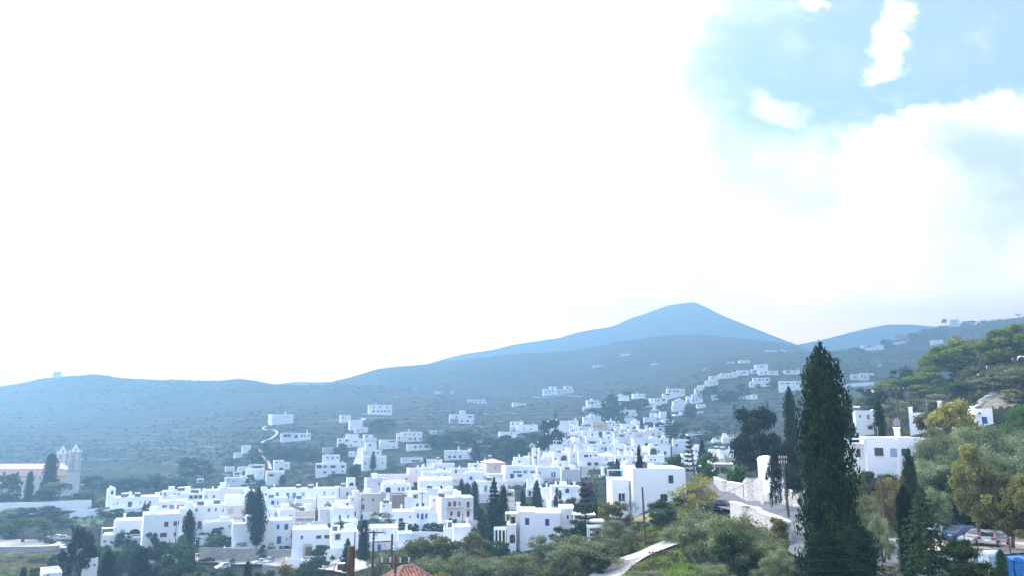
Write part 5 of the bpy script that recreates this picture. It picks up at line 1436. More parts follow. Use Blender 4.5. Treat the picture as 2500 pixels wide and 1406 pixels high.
        C, N, Sz, T = clump_leaves(cl, 5200 * q, .022 * sz)
        segs += [((0, 0, -.03), (0, 0, .6), .018, .012), ((0, 0, .6), (0, 0, 1.0), .012, .002)]
    elif kind == 'pk':                                 # dense flame shaped pine with upswept boughs
        for k in range(80):
            f = (k + .5) / 80; z = .10 + .86 * f; env = (.47 * (1 - f) ** .75 + .03) * (1 if f > .15 else .6 + f * 2.6)
            t = k * 2.4; rr = env * rng.uniform(.4, .95)
            cl.append((rr * math.cos(t), rr * math.sin(t), z, .085 * (1.15 - .7 * f), .045 * (1.2 - .6 * f)))
        C, N, Sz, T = clump_leaves(cl, 5200 * q, .03 * sz); up = (0, 0, 1); asp = 1.6
        segs = [((0, 0, -.03), (0, 0, .5), .025, .016), ((0, 0, .5), (0, 0, .95), .016, .003)]
    elif kind == 'dr':                                 # drooping conifer, foliage hanging in curtains
        for k in range(40):
            t = rng.random() * 6.28; r = .42 * rng.random() ** .5; top = .93 - .9 * r * r
            low = rng.uniform(.12, .55) + .2 * (r < .2)
            for j in range(5):
                z = top - (top - low) * j / 4
                cl.append((r * math.cos(t) * (1 + .1 * j), r * math.sin(t) * (1 + .1 * j), z, .075, .075))
        C, N, Sz, T = clump_leaves(cl, 3600 * q, .028 * sz); up = (0, 0, 1); asp = 1.5
        segs = limbs(.024, .5, .9, .3, 6, rng, .04)
    elif kind == 'ba':                                 # leafless tree
        segs = limbs(.022, .3, .92, .40, 7, rng, .05)
        ex = []
        for p0, p1, r0, r1 in list(segs):
            for j in range(5):
                a = Vector(p0).lerp(Vector(p1), rng.uniform(.4, 1)); 
                if a.z < .3: continue
                ex.append((a, a + Vector((rng.uniform(-.13, .13), rng.uniform(-.13, .13), rng.uniform(.02, .15))), .005, .002))
        segs += ex; bark = BARK_GREY
        PROTO[key] = (None, limb_mesh('trunk', segs, bark)); return PROTO[key]
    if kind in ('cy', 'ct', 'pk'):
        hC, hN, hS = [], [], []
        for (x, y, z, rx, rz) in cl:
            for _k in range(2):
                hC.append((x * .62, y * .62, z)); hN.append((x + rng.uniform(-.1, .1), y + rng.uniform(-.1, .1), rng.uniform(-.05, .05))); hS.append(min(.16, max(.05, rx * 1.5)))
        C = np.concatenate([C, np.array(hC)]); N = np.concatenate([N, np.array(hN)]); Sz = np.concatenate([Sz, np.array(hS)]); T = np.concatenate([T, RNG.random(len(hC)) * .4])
    crown = quads_mesh('crown', C, N, Sz, T, mat, asp, up)
    trunk = limb_mesh('trunk', segs, bark)
    PROTO[key] = (crown, trunk)
    return PROTO[key]


def merged(key_meshes, name):
    crown, trunk = key_meshes
    if crown is None: return trunk
    if ('m', crown.name) in PROTO: return PROTO[('m', crown.name)]
    nv, nt = len(crown.vertices), len(trunk.vertices)
    v = np.empty((nv + nt) * 3); a = np.empty(nv * 3); crown.vertices.foreach_get('co', a); v[:nv * 3] = a
    b = np.empty(nt * 3); trunk.vertices.foreach_get('co', b); v[nv * 3:] = b
    faces = [tuple(p.vertices) for p in crown.polygons] + [tuple(i + nv for i in p.vertices) for p in trunk.polygons]
    me = bpy.data.meshes.new('tree'); me.from_pydata(v.reshape(-1, 3).tolist(), [], faces)
    t = np.zeros(nv + nt, np.float32); q = np.empty(nv, np.float32); crown.attributes['tone'].data.foreach_get('value', q); t[:nv] = q
    me.attributes.new('tone', 'FLOAT', 'POINT').data.foreach_set('value', t)
    me.materials.append(crown.materials[0]); me.materials.append(trunk.materials[0])
    mi = np.zeros(len(faces), np.int32); mi[len(crown.polygons):] = 1
    me.polygons.foreach_set('material_index', mi); me.update()
    PROTO[('m', crown.name)] = me
    return me


KIND_NAME = {'cy': ('cypress_tree', 'cypress'), 'ct': ('cypress_tree', 'cypress'), 'pi': ('pine_tree', 'pine tree'), 'um': ('pine_tree', 'pine tree'),
             'ol': ('olive_tree', 'olive tree'), 'os': ('olive_bush', 'bush'), 'bd': ('leafy_tree', 'tree'), 'bb': ('spreading_tree', 'tree'), 'bg': ('green_tree', 'tree'),
             'br': ('autumn_tree', 'tree'), 'rs': ('autumn_bush', 'bush'), 'ye': ('feathery_tree', 'tree'), 'bo': ('bougainvillea', 'flowering climber'),
             'sp': ('spruce_tree', 'conifer'), 'ar': ('norfolk_pine', 'conifer'), 'pk': ('conifer_tree', 'conifer'), 'dr': ('drooping_conifer', 'conifer'),
             'sh': ('garden_shrub', 'shrub'), 'hg': ('hedge', 'hedge'), 'ba': ('bare_tree', 'leafless tree')}
TREES = []


def plant(kind, px, ptop, pbase, wpx, y=None, label=None, group=None, seed=None, lean=0.0, lod=None, recolour=None):
    if y is None: y = ypix(px, pbase, 30)
    if y > 430:
        q = ypix(px, pbase, 120)
        if 0.5 < q / y < 1.7: y = q
    P = at(px, ptop, y)
    bx = at(px, (ptop + min(pbase, 1440)) / 2, y).x
    z0 = gz(bx, y)
    h = max(0.8, P.z - z0); w = wpx / F_PX * y
    if lod is None: lod = 0 if y < 115 else (1 if y < 270 else 2)
    i = seed if seed is not None else len(TREES)
    ms = proto(kind, i % (3 if lod else 2), lod)
    nm, cat = KIND_NAME[kind]
    rz = (i * 2.399) % 6.283
    W = w * {'ol': 1.25, 'os': 1.25, 'br': 1.12, 'bd': 1.15, 'pi': 1.12, 'um': 1.1, 'rs': 1.15}.get(kind, 1.03)
    if lod == 2:
        o = bpy.data.objects.new(nm, merged(ms, nm)); COL.objects.link(o)
        o.location = (bx, y, z0); o.rotation_euler = (0, 0, rz); o.scale = (W, W, h)
        if recolour:
            o.material_slots[0].link = 'OBJECT'; o.material_slots[0].material = LEAF[recolour]
    else:
        o = empty(nm, (bx, y, z0), rz)
        for part, me in (('crown', ms[0]), ('trunk', ms[1])):
            if me is None: continue
            c = bpy.data.objects.new(part, me); COL.objects.link(c); c.parent = o
            c.scale = (W, W, h)
            if part == 'crown' and recolour:
                c.material_slots[0].link = 'OBJECT'; c.material_slots[0].material = LEAF[recolour]
            if part == 'trunk':
                r = min(1.6, h / max(W, .1))
                c.scale = (W, W, h)
    if lean: o.rotation_euler = (0, lean, 0 if abs(lean) > 0 else rz)
    tag(o, label, cat, group)
    TREES.append((o, px, ptop, pbase, wpx, y, kind))
    return o


def plant_all(text, group=None):
    for ln in text.strip().splitlines():
        ln = ln.strip()
        if not ln or ln[0] == '#': continue
        a, lab = [q.strip() for q in ln.split('|')]
        p = a.split()
        kind, rec = (p[0].split('/') + [None])[:2]
        px, pt, pb, w = (float(q) for q in p[1:5])
        y = float(p[5]) if len(p) > 5 and p[5] != '-' else None
        kw = dict(q.split('=') for q in p[6:])
        plant(kind, px, pt, pb, w, y, lab or None, group, recolour=rec, lean=math.radians(float(kw.get('lean', 0))), lod=int(kw['lod']) if 'lod' in kw else None)
# kind px top base width distance | label
T_LEFT = """
cy 123 1107 1205 44 326 | tall broad cypress against the church nave, left of its towers
cy 72 1150 1220 24 322 | slender cypress standing alone against the church side wall
bd 14 1158 1222 72 320 | round tree at the left edge of the picture by the church
um 140 1174 1222 78 314 | flat topped umbrella pine below the broad church cypress
bd 100 1192 1222 34 318 | small dark tree between slender cypress and umbrella pine
sh 186 1202 1224 30 306 | dark low bush at the foot of the church tower
sh 218 1204 1222 44 303 | dark wide bush right of the church tower
os 250 1212 1224 34 300 | pale pergola greenery beside the rooftop belfry house
bd 115 1235 1290 60 292 | dark tree rising in front of the long white churchyard wall
bd 145 1246 1312 78 262 | big dark round tree in the green garden below the church
bd 60 1238 1268 60 290 | hazy shrubby tree under the white churchyard wall
os 20 1240 1275 70 288 | grey green bush at the left edge under the churchyard wall
um/bg 58 1264 1326 104 238 | spreading green topped tree with one stout trunk on the gravel yard
bd 20 1272 1318 60 246 | dim bushy tree at the far left of the gravel yard
os 112 1268 1310 44 246 | pale slim bush beside the spreading green topped tree
bg/os 255 1236 1264 38 272 | pale rounded bush beside the short white garden wall
bg 288 1240 1265 34 268 | light green palm like bush left of the hedge row
bd 330 1246 1268 44 262 | low leafy hedge tree under the green shutter house
bg/br 372 1236 1262 36 262 | ochre leafed tree at the end of the garden hedge
bd 358 1228 1244 20 270 | dark round shrub against the long house wall
bb/pd 192 1288 1420 84 152 | ragged dark conifer in front of a small white house at bottom left
cy 263 1344 1420 50 148 | dark broad cypress cut by the bottom edge right of the ragged conifer
cy 345 1333 1420 64 158 | widest dark cypress at the bottom left with a blunt top
cy 57 1382 1420 24 148 | small dark cypress tip near the bottom left corner
bd 85 1386 1420 40 150 | grey green bush beside the small cypress tip
bd 300 1338 1372 50 176 | dark bush behind the two bottom left cypresses
bd 236 1330 1360 40 190 | dark shrub below the pillared stone terrace
bd 395 1322 1390 58 172 | dim tall bush right of the widest cypress
bd 440 1326 1400 92 168 | large dim dark tree in front of the car park corner
bg 436 1304 1345 50 188 | light green bush under the red arched door house
cy 461 1243 1338 44 194 | slim dark cypress in front of the red shuttered house
bd 330 1318 1340 30 195 | little dark tree beside the pillared stone terrace
bg 520 1306 1338 50 229 | bright yellow green tree inside the roadside wall
bd 533 1287 1312 36 234 | dark little tree above the yellow green tree
bd 556 1306 1338 48 230 | dark leafy tree right of the yellow green tree
os 592 1320 1342 46 227 | low pale bush behind the roadside wall near the cypress trunk
br 500 1300 1325 46 236 | rusty vine bush under the tall arched door house
ct 629 1188 1344 50 222 | egg shaped cypress on a tall bare trunk by the roadside wall
cy 613 1194 1240 40 236 | dark cypress top behind the egg shaped cypress
sh 640 1329 1352 24 220 | dark clipped round bush at the roadside wall
os 662 1322 1345 18 223 | small pale spindly bush against the blue shuttered house
cy 605 1367 1420 30 148 | small dark cypress tip below the car park
rs/ye 702 1372 1420 54 140 | yellow ochre bush at the bottom below the road
bd 735 1384 1420 60 138 | dull green bush right of the yellow ochre bush
bg 490 1392 1420 50 146 | olive green bush at the bottom edge below the cars
rs 462 1396 1420 40 146 | ochre bush at the bottom edge left of the small cypress tip
bd 540 1388 1420 60 150 | dark bush at the bottom edge below the white car
bd 650 1388 1420 60 145 | dull bush between small cypress tip and yellow bush
bd 785 1330 1378 60 196 | grey green tree in front of the bright roof house
pk 848 1313 1392 46 172 | dark flame shaped pine behind the thick near pole
cy 889 1268 1352 34 186 | dark narrow cypress right of the open porch house
ye/bg 930 1247 1296 74 218 | wide yellow green tree above the plain low outbuilding
bd 988 1272 1304 38 214 | dark orchard tree left below the blue door house
bd 1015 1275 1300 17 213 | thin dark orchard tree below the blue door house
bd 1042 1277 1302 22 212 | dark orchard tree right of the blue door stair
bd 1068 1274 1302 40 211 | widest dark orchard tree below the blue door house
bd 1104 1262 1290 26 214 | round green tree at the foot of the red shuttered house
bg 1132 1268 1288 20 212 | tuft of bamboo before the red shuttered house
bd 835 1269 1300 38 216 | dark shrub left of the plain white cube house
bd 808 1272 1296 26 218 | small dark shrub behind the bright roof chimney
os 726 1278 1296 28 226 | leafy shrub between white cubes and bright roof house
os 800 1226 1236 24 262 | pale hanging greenery on the planted terrace
br 805 1230 1240 12 258 | rust coloured plant on the planted terrace
bd 870 1150 1172 24 335 | dim bush on the slope behind the tower like house
cy 1127 1167 1212 21 246 | left of the pair of dark cypresses behind the roof domes
cy 1141 1177 1214 30 244 | right of the pair of dark cypresses behind the roof domes
cy 1159 1172 1210 28 250 | dark cypress leaning at the corner of the cream house
ba 1100 1174 1204 40 262 | grey twiggy tree before the long vaulted house
ba 1188 1150 1178 30 292 | grey twiggy tree beside the small brown tiled house
bd 1014 1176 1196 14 285 | dark tree behind the arched house awning
sp 1206 1162 1330 78 164 | tall dark spruce with a thin pointed top
cy 1229 1182 1262 36 174 | dark cypress just right of the tall spruce
cy 1276 1194 1232 18 206 | small round topped cypress left of the dark garden pine
pk/bd 1310 1170 1242 58 186 | dark garden pine behind the two blue shutter house
bd 1362 1186 1224 22 196 | small dark tree left of the chimney tower
bg 1248 1227 1270 52 158 | leafy green tree between spruce and the hillside house
bg 1284 1224 1240 26 180 | yellow green tree behind the hillside house chimney
bd 1225 1320 1352 40 135 | dark green shrub under the white column terrace
bd 1172 1240 1300 34 172 | dark green tree at the left foot of the spruce
bo 1434 1177 1218 40 152 | purple flowering bougainvillea above the garden
ar 1428 1180 1318 64 124 | dark norfolk pine with level tiers right of the hillside house
bg 1462 1210 1258 66 140 | yellow green hedge tree under the bougainvillea
bd 1390 1212 1244 44 165 | dim green bush in front of the arch behind the bougainvillea
bd 1422 1222 1276 52 138 | mid green tree directly behind the norfolk pine
bg/ye 1478 1228 1262 40 134 | golden green bush by the crenellated wing
"""
T_NEAR = """
rs 1006 1318 1420 88 132 | rust brown bush at the left of the bushy slope
br 1062 1306 1400 100 134 | broad dull brown tree in the middle of the bushy slope
rs 1124 1316 1400 92 136 | rounded rust green bush on the bushy slope
br 1160 1300 1372 62 140 | rust topped tree left of the spruce trunk
bg 1204 1318 1362 56 142 | fresh green bush under the spruce
ol 1040 1352 1440 120 106 | olive at the bottom right of the tiled roof
os 1120 1352 1440 110 104 | wide grey green bush at the bottom of the bushy slope
ol 1195 1352 1440 110 102 | grey olive at the bottom edge beneath the spruce
os 1262 1352 1440 110 98 | low olive bush before the arched red door
rs/ye 1085 1388 1440 90 92 | ochre bush peeping from the bottom edge right of the tiled roof
bd 985 1352 1400 40 128 | dark bush between utility poles and rust brown bush
os 920 1345 1420 60 140 | grey green bush behind the crossarm poles
bd 760 1368 1420 60 150 | dark bush under the road left of the thick pole
bd 1375 1282 1330 70 122 | dark green shrub mass right of the hillside house
bd 1412 1270 1320 60 124 | dark green bush beneath the norfolk pine
ol 1328 1302 1362 72 116 | round grey olive at the corner of the hillside house
ol 1445 1300 1410 150 94 | large twisted olive tree with dark branching trunks beside the path
os 1372 1330 1410 76 100 | pale olive bush left of the large twisted olive
os 1500 1268 1330 80 106 | grey green bush left of the lone pole
br 1506 1224 1306 66 121 | tall rust green tree at the corner of the crenellated wing
ba 1540 1208 1280 52 118 | bent bare tree against the blank white house
bd 1462 1340 1400 50 92 | dark undershrub at the foot of the large olive
bd 1612 1222 1274 58 112 | dark shrub against the blank white wall
ye 1690 1152 1262 124 106 | feathery yellow tree covering the house corner
bd 1662 1216 1262 60 108 | dim green bush under the feathery yellow tree
ol 1722 1238 1372 128 84 | grey olive below the road left of the retaining wall
ol 1690 1266 1412 110 80 | grey olive at the end of the concrete path
ol 1785 1250 1430 150 72 | largest grey olive in the middle of the lower slope
ol 1835 1272 1430 120 70 | silvery olive in front of the retaining wall
bd 1790 1300 1440 110 66 | dark heart of trees below the silvery olives
br 1898 1258 1360 66 72 | rust tree between retaining wall and the tallest cypress
os 1905 1330 1440 70 62 | pale bush at the foot of the tallest cypress
os 1868 1362 1440 60 60 | pale olive bush at the bottom edge by the tallest cypress
ol 1755 1370 1440 90 62 | grey olive bush at the bottom edge of the lower slope
os 1580 1392 1440 130 64 | dark grass green bush at the bottom edge by the green field
pk 1560 1086 1142 42 136 | ornamental pine with upswept branches behind the blank white house
cy 1508 1120 1150 18 290 | little dark cypress behind the flat pergola
bd 1492 1126 1152 28 300 | small grey green tree beside the little dark cypress
br 1484 1140 1170 20 250 | rust orange bush at the pergola posts
os 1452 1155 1190 46 250 | dry green bushes under the twin arches
bd 1652 1106 1146 48 158 | dark drooping tree behind the blank white house roof
ar 1682 1066 1142 42 164 | open pale norfolk pine among the roofs
pk 1714 1072 1124 42 178 | dark dense conifer above the bright green tree
bg 1726 1102 1156 56 150 | bright green round tree above the road bend
bg 1798 1130 1186 64 127 | bright green bush behind the curved stone wall
ba 1776 1092 1128 32 180 | leafless tree in front of the flat roofed shop
bb/pd 1848 990 1172 134 138 lod=0 | huge dark spreading tree left of the tall cypresses
dr 1914 1074 1200 70 96 lod=0 | dark drooping conifer hanging over the chapel apse
cy 1932 942 1200 44 124 | tall narrow cypress behind the chapel
bd 1964 1060 1190 50 120 | dark tree filling the gap behind the tallest cypress
cy 2020 838 1440 162 54 | tallest cypress towering over the right half
cy 2094 1278 1440 128 50 | bushy dark cypress at the right foot of the tallest one
cy 2020 1290 1440 130 51 | dark shrubby cypress in front of the tallest one
pd 2066 998 1080 0 0 | x
"""
T_RIGHT = """
pk 2070 998 1076 62 150 | ragged dark conifer left of the two storey hillside house
cy 2147 976 1082 36 122 | small pointed cypress behind the bungalow roof
ol 2078 958 1010 60 240 | pale grey tree on the slope left of the pylons
bd 2112 948 990 50 260 | dim green tree under the long garden wall
bd 2062 980 1020 36 230 | dim tree right behind the tallest cypress
pi 2325 830 952 132 206 | big bright pine with broad billowing crown
br 2262 876 950 56 216 | brownish pine at the left of the big bright pine
br/ye 2352 824 890 90 226 | thin brown topped tree behind the big bright pine
pi 2468 790 896 136 180 | bright pine at the right edge of the picture
pi 2425 818 892 70 188 | small pine left of the right edge pine
bd 2204 896 960 62 236 | grey brown eucalyptus like tree left of the pine grove
um 2182 920 985 84 226 | flat topped pine at the left of the grove
um 2262 906 972 104 208 | lit flat topped pine in the middle of the grove
um 2252 938 1000 90 200 | lower lit pine below the middle of the grove
bd 2150 950 1000 60 226 | dim tree beneath the flat topped pines
os 2180 972 1010 80 190 | grey scrubby bush under the pine grove
os 2290 960 1002 110 172 | grey green bush above the long bright house
bd 2370 930 982 110 168 | dark green thicket on the slope crest
ol 2424 918 978 100 162 | round olive on the dry slope crest
ol 2480 890 962 90 160 | pale olive at the right edge above the rocks
bd 2440 876 912 70 186 | dark bush beside the white guard rail
br 2478 950 1000 70 150 | brown olive bush on the rocky slope
bg/ye 2328 976 1066 118 118 | autumn fig tree in front of the long bright house
br 2258 1004 1066 70 126 | thin golden tree left of the autumn fig tree
bg 2486 992 1072 84 112 | vivid green bush at the right edge
ol 2296 1040 1140 112 101 | silvery olive touching the carport end of the bungalow
ol 2372 1028 1130 116 104 | tall silvery olive below the small air conditioned house
ol 2448 1040 1150 120 102 | broad silvery olive near the right edge
ol 2410 1090 1220 130 94 | grey olive in the thick of the right grove
ol 2492 1086 1200 90 92 | grey olive at the right edge of the grove
br 2386 1090 1326 124 84 | rust green tree with a leaning bare trunk beside the parked cars
ol 2284 1108 1210 100 94 | dark based olive behind the young cypress
br 2462 1160 1316 116 82 | rust brown olive over the parked cars at the right edge
br 2500 1150 1300 90 80 | brown leafed tree cut by the right edge
bd 2312 1150 1222 70 92 | dark hollow bush under the olives
bd 2318 1196 1226 40 96 | dark round bush above the white stone wall
hg 2120 1148 1186 64 97 | dark left hedge under the bungalow terrace
hg 2168 1146 1186 60 97 | dark right hedge under the bungalow terrace
br 2102 1160 1216 60 88 | yellow brown shrub left below the bungalow
br/ye 2180 1160 1222 66 88 | golden shrub below the bungalow hedge
bg/br 2146 1172 1226 50 86 | mixed green shrub between the two yellowish shrubs
os 2126 1232 1290 70 76 | grey bush behind the wooden pole by the road
os 2150 1242 1330 60 68 | olive bush beside the wooden pole at the road edge
cy/bd 2226 1094 1330 44 72 | thin young cypress rising in front of the bungalow end
br 2208 1150 1290 54 78 | brown leafed bush beside the thin young cypress
sp/bd 2258 1186 1440 186 58 lod=0 | dark open spiky conifer at the lower right
cy/pd 2212 1180 1400 50 60 | dark narrow conifer merged with the open spiky one
bb 2352 1316 1440 120 49 | dark bush with glinting gaps at the bottom right
cy/bd 2446 1338 1440 34 47 | little cypress in front of the blue bins
os 2172 1376 1440 56 56 | low grey green bush at the bottom edge beside the road
os 2400 1330 1400 44 66 | pale bush on the verge by the grey bin
"""
T_TOWN = """
bb/pd 1342 1024 1090 72 405 | big dark tree standing at the left edge of the white town
bd 1262 1068 1112 66 420 | dark tree left of the two masts
bd 1235 1062 1116 56 430 | dark tree above the red hipped roof
bd 1296 1058 1098 70 440 | grey green tree above the twin gable ruin
bd 1205 1068 1118 62 445 | dark tree behind the villa wing
cy/bd 1163 1080 1120 32 470 | dark round tree hiding the stone cottages
bd 1238 1080 1118 50 400 | dark bush touching the red hipped roof
cy 1356 999 1022 9 640 | tiny lone cypress above the town
bb/bd 1495 962 1012 54 625 | round dark hilltop tree left of the blank cube
bb/bd 1528 953 975 52 740 | round dark tree behind the blank cube
bd 1490 990 1026 70 590 | wide dark thicket below the hilltop tree
bd 1452 995 1012 50 610 | dark crag bush under the knoll house
bd 1535 978 1002 60 640 | dark garden trees between the upper houses
bd 1560 972 996 50 655 | dark trees under the upper hillside house
cy 1567 1018 1054 11 500 | slim dark town cypress among the roofs
bd 1584 1030 1050 34 500 | dark trees behind the town roofs
bd 1614 988 1004 26 590 | round dark tree below the flat slab house
ar 1634 1006 1080 34 470 | tall araucaria towering over the white roofs
bd 1654 1030 1078 44 462 | dark dense tree right of the tall araucaria
bd 1610 1030 1054 36 470 | dark tree left of the tall araucaria
bd 1685 992 1022 36 590 | round dark tree right of the bright gabled house
bd 1735 943 972 50 665 | wide dark tree on the upper slope
bd 1775 952 978 60 650 | dim thicket right of the wide dark tree
bd 1812 934 968 40 700 | dim tall tree left of the lone two storey house
bd 1850 936 950 16 660 | dark tree in front of the lone two storey house
bd 1888 930 955 26 670 | dim tree right of the lone two storey house
cy 1793 986 1022 12 520 | dim slim cypress on the green slope
cy 1874 976 1010 10 560 | dim small cypress near the huge dark tree
bd 1745 1036 1056 46 470 | dim tree by the long low roof
bd 1722 1060 1084 50 420 | grey green tree on the edge of the green field
bd 1768 1060 1072 60 430 | dim bushes of the green field
bd 1748 1080 1098 16 380 | round bush before the house with two dark doors
pk 911 1100 1150 22 412 | dark conifer on the stepped lane
cy 870 1132 1162 22 390 | left of two dim cypresses by the stepped lane
cy 858 1138 1164 18 388 | right hand dim cypress by the stepped lane
bd 834 1082 1112 38 480 | dark tree under the wide white house
bd 830 1098 1116 44 470 | dark bush behind the apartment block
bd 788 1150 1178 40 420 | dim trees left of the apartment block foot
bd 826 1156 1182 44 405 | dim trees right of the apartment block foot
bd 930 1022 1050 70 600 | dim thicket below the mansion
cy 1038 1119 1134 11 402 | round little cypress between tiny huts
bd 1075 1060 1092 80 520 | dim dark thicket on the middle slope
bd 1110 1050 1085 80 560 | dim thicket below the villa with square tower
bd 1150 1056 1086 70 560 | dim thicket right below the villa with square tower
bd 1050 1068 1096 30 520 | dim trees beside the slim chimney house
bd 640 1080 1122 60 470 | dim grove above the village on the left of the track
bd 700 1088 1118 80 500 | dim grove right of the winding track
bd 750 1092 1122 70 500 | dim bushes in the middle of the left slope
bd 620 1104 1136 44 455 | dark trees around the battlement tower
bd 566 1118 1140 44 450 | dim olive trees left of the battlement tower
bd 462 1116 1152 50 430 | dark hazy tree left of the white houses
bd 500 1124 1156 44 428 | hazy tree beside the dark hazy tree
bd 640 1172 1190 22 388 | dark bush by the terrace house
cy/bd 690 1158 1188 20 385 | small dark tree before the double dark veranda
bd 612 1158 1184 22 392 | dark tree beside the white terrace house
bd 320 1166 1208 70 360 | hazy dark tree behind the long green shutter house
bd 378 1160 1208 60 365 | tallest hazy dark tree behind the long green shutter house
bd 270 1170 1206 60 358 | hazy green tree behind the rooftop belfry
bd 225 1160 1206 50 370 | hazy green tree right of the church towers
bd 430 1168 1202 60 372 | hazy trees behind the three blue openings
um 2306 777 793 18 965 | tiny umbrella tree on the right skyline
ba 2486 760 778 22 960 | leafless tree at the right end of the skyline
ba 748 927 936 8 1240 | tiny tree on the left hand pass
ba 693 928 936 6 1240 | tiniest bush on the left hand pass
bd 2366 782 793 34 940 | dark hilltop bush right of the skyline house
bd 2230 812 826 26 930 | dark hilltop bush on the right ridge
cy 2218 812 824 5 930 | tiny pointed tree left on the right ridge
cy 2226 809 824 5 925 | tiny pointed tree right on the right ridge
bd 2162 828 852 26 820 | dark bush right of the ridge house
bd 2090 848 862 40 800 | dark bushes at the left end of the right ridge
"""
T_NEAR = '\n'.join(l for l in T_NEAR.splitlines() if not l.startswith('pd'))

T_MORE = """
os 30 1348 1372 70 205 | low grey green bush at the left edge of the dry field
os 96 1352 1376 60 200 | pale bush in the middle of the dry field
bd 150 1350 1384 60 190 | dim green bush at the right end of the dry field
bd 120 1318 1345 26 232 | small tree by the wall of the gravel yard
os 180 1338 1372 50 200 | grey bush between gravel yard and the ragged conifer
os 20 1384 1420 60 165 | hazy bush in the bottom left corner
bd 300 1296 1330 40 218 | dark bush in front of the pillared terrace pergola
bg 268 1330 1362 44 180 | green bush beside the small white house behind the conifer
bd 372 1300 1330 36 205 | dark climbing bush beside the arched red door
ol 2340 1074 1160 120 98 | dense olive between the autumn fig and the carport
ol 2440 1130 1240 130 92 | broad olive above the silver hatchback
ol 2330 1128 1215 90 95 | pale olive behind the rust green tree
ol 2486 1046 1130 90 106 | tall olive under the vivid green bush
os 2270 1180 1240 80 90 | grey bush behind the thin young cypress
ol 2110 1196 1300 70 80 | slim olive left of the tall brown pole
os 1640 1292 1330 60 98 | grey bush at the edge of the green lawn
ol 1850 1300 1430 110 66 | grey olive at the bottom beside the tallest cypress
"""
# ------------------------------------------------------------------ roads, fields and yards
ASPHALT = noise_mat('asphalt', (0.105, 0.11, 0.12), (0.15, 0.155, 0.165), 1.2, 0.9)
CONCRETE = noise_mat('concrete', (0.34, 0.31, 0.29), (0.46, 0.42, 0.39), 0.8, 0.9)
GRAVEL = noise_mat('gravel', (0.42, 0.37, 0.31), (0.56, 0.50, 0.43), 1.0, 0.95)
DIRT = noise_mat('dirt', (0.50, 0.37, 0.28), (0.62, 0.48, 0.38), 0.7, 0.95)
GRASS = noise_mat('grass_ground', (0.070, 0.105, 0.028), (0.16, 0.19, 0.055), 0.9, 0.95)
DRYG = noise_mat('dry_field_ground', (0.13, 0.12, 0.05), (0.22, 0.19, 0.09), 0.5, 0.95)
LUSH = noise_mat('lush_ground', (0.045, 0.095, 0.040), (0.075, 0.135, 0.055), 0.3, 0.95)


def ribbon(name, pts, width, mat, off=0.10, solve=True):
    """a road draped on the ground; pts are (px, py) solved on the land or (px, y) when solve is False"""
    P = []
    for a, b in pts:
        y = ypix(a, b, 40) if solve else b
        P.append(Vector((px2t(a) * y if not solve else at(a, b, y).x, y, 0)))
    Q = []
    for i in range(len(P) - 1):
        p0 = P[max(0, i - 1)]; p1 = P[i]; p2 = P[i + 1]; p3 = P[min(len(P) - 1, i + 2)]
        n = max(3, int((p2 - p1).length / 1.2))
        for k in range(n):
            t = k / n
            Q.append(0.5 * ((2 * p1) + (p2 - p0) * t + (2 * p0 - 5 * p1 + 4 * p2 - p3) * t * t + (3 * p1 - p0 - 3 * p2 + p3) * t ** 3))
    Q.append(P[-1])
    V, Fc = [], []; m = 8
    for i, q in enumerate(Q):
        d = (Q[min(i + 1, len(Q) - 1)] - Q[max(i - 1, 0)]); d.normalize(); nrm = Vector((-d.y, d.x, 0))
        w = width[i * (len(width) - 1) // max(1, len(Q) - 1)] if isinstance(width, list) else width
        zs = [gz(*(q + nrm * (w * (k / m - .5))).xy) for k in range(m + 1)]
        zc = sum(zs) / len(zs)
        for k in range(m + 1):
            p = q + nrm * (w * (k / m - .5)); V.append((p.x, p.y, max(zs[k], zc - .25) + off))
    for i in range(len(Q) - 1):
        for k in range(m):
            a = i * (m + 1) + k; Fc.append((a, a + 1, a + m + 2, a + m + 1))
    o = mesh_obj(name, V, Fc, mat, None, True); tag(o, kind='structure')
    return o


def patch(name, corners, mat, off=0.06, n=26, rag=0.10):
    """an irregular four sided area draped on the ground, corners in photo pixels"""
    W = []
    for a, b in corners:
        y = ypix(a, b, 40); p = at(a, b, y); W.append(Vector((p.x, p.y, 0)))
    V, Fc = [], []
    for j in range(n + 1):
        for i in range(n + 1):
            u, v = i / n, j / n
            eu, ev = math.sin(i * 1.7 + j * .9) * .5 + math.sin(j * 2.3) * .5, math.sin(j * 1.3 + i * 1.1) * .5 + math.sin(i * 2.9) * .5
            if i in (0, n): u += rag * (.5 * eu)
            if j in (0, n): v += rag * (.5 * ev)
            p = (W[0] * (1 - u) + W[1] * u) * (1 - v) + (W[3] * (1 - u) + W[2] * u) * v
            V.append((p.x, p.y, gz(p.x, p.y) + off))
    for j in range(n):
        for i in range(n):
            a = j * (n + 1) + i; Fc.append((a, a + 1, a + n + 2, a + n + 1))
    o = mesh_obj(name, V, Fc, mat, None, True); tag(o, kind='structure')
    return o, W


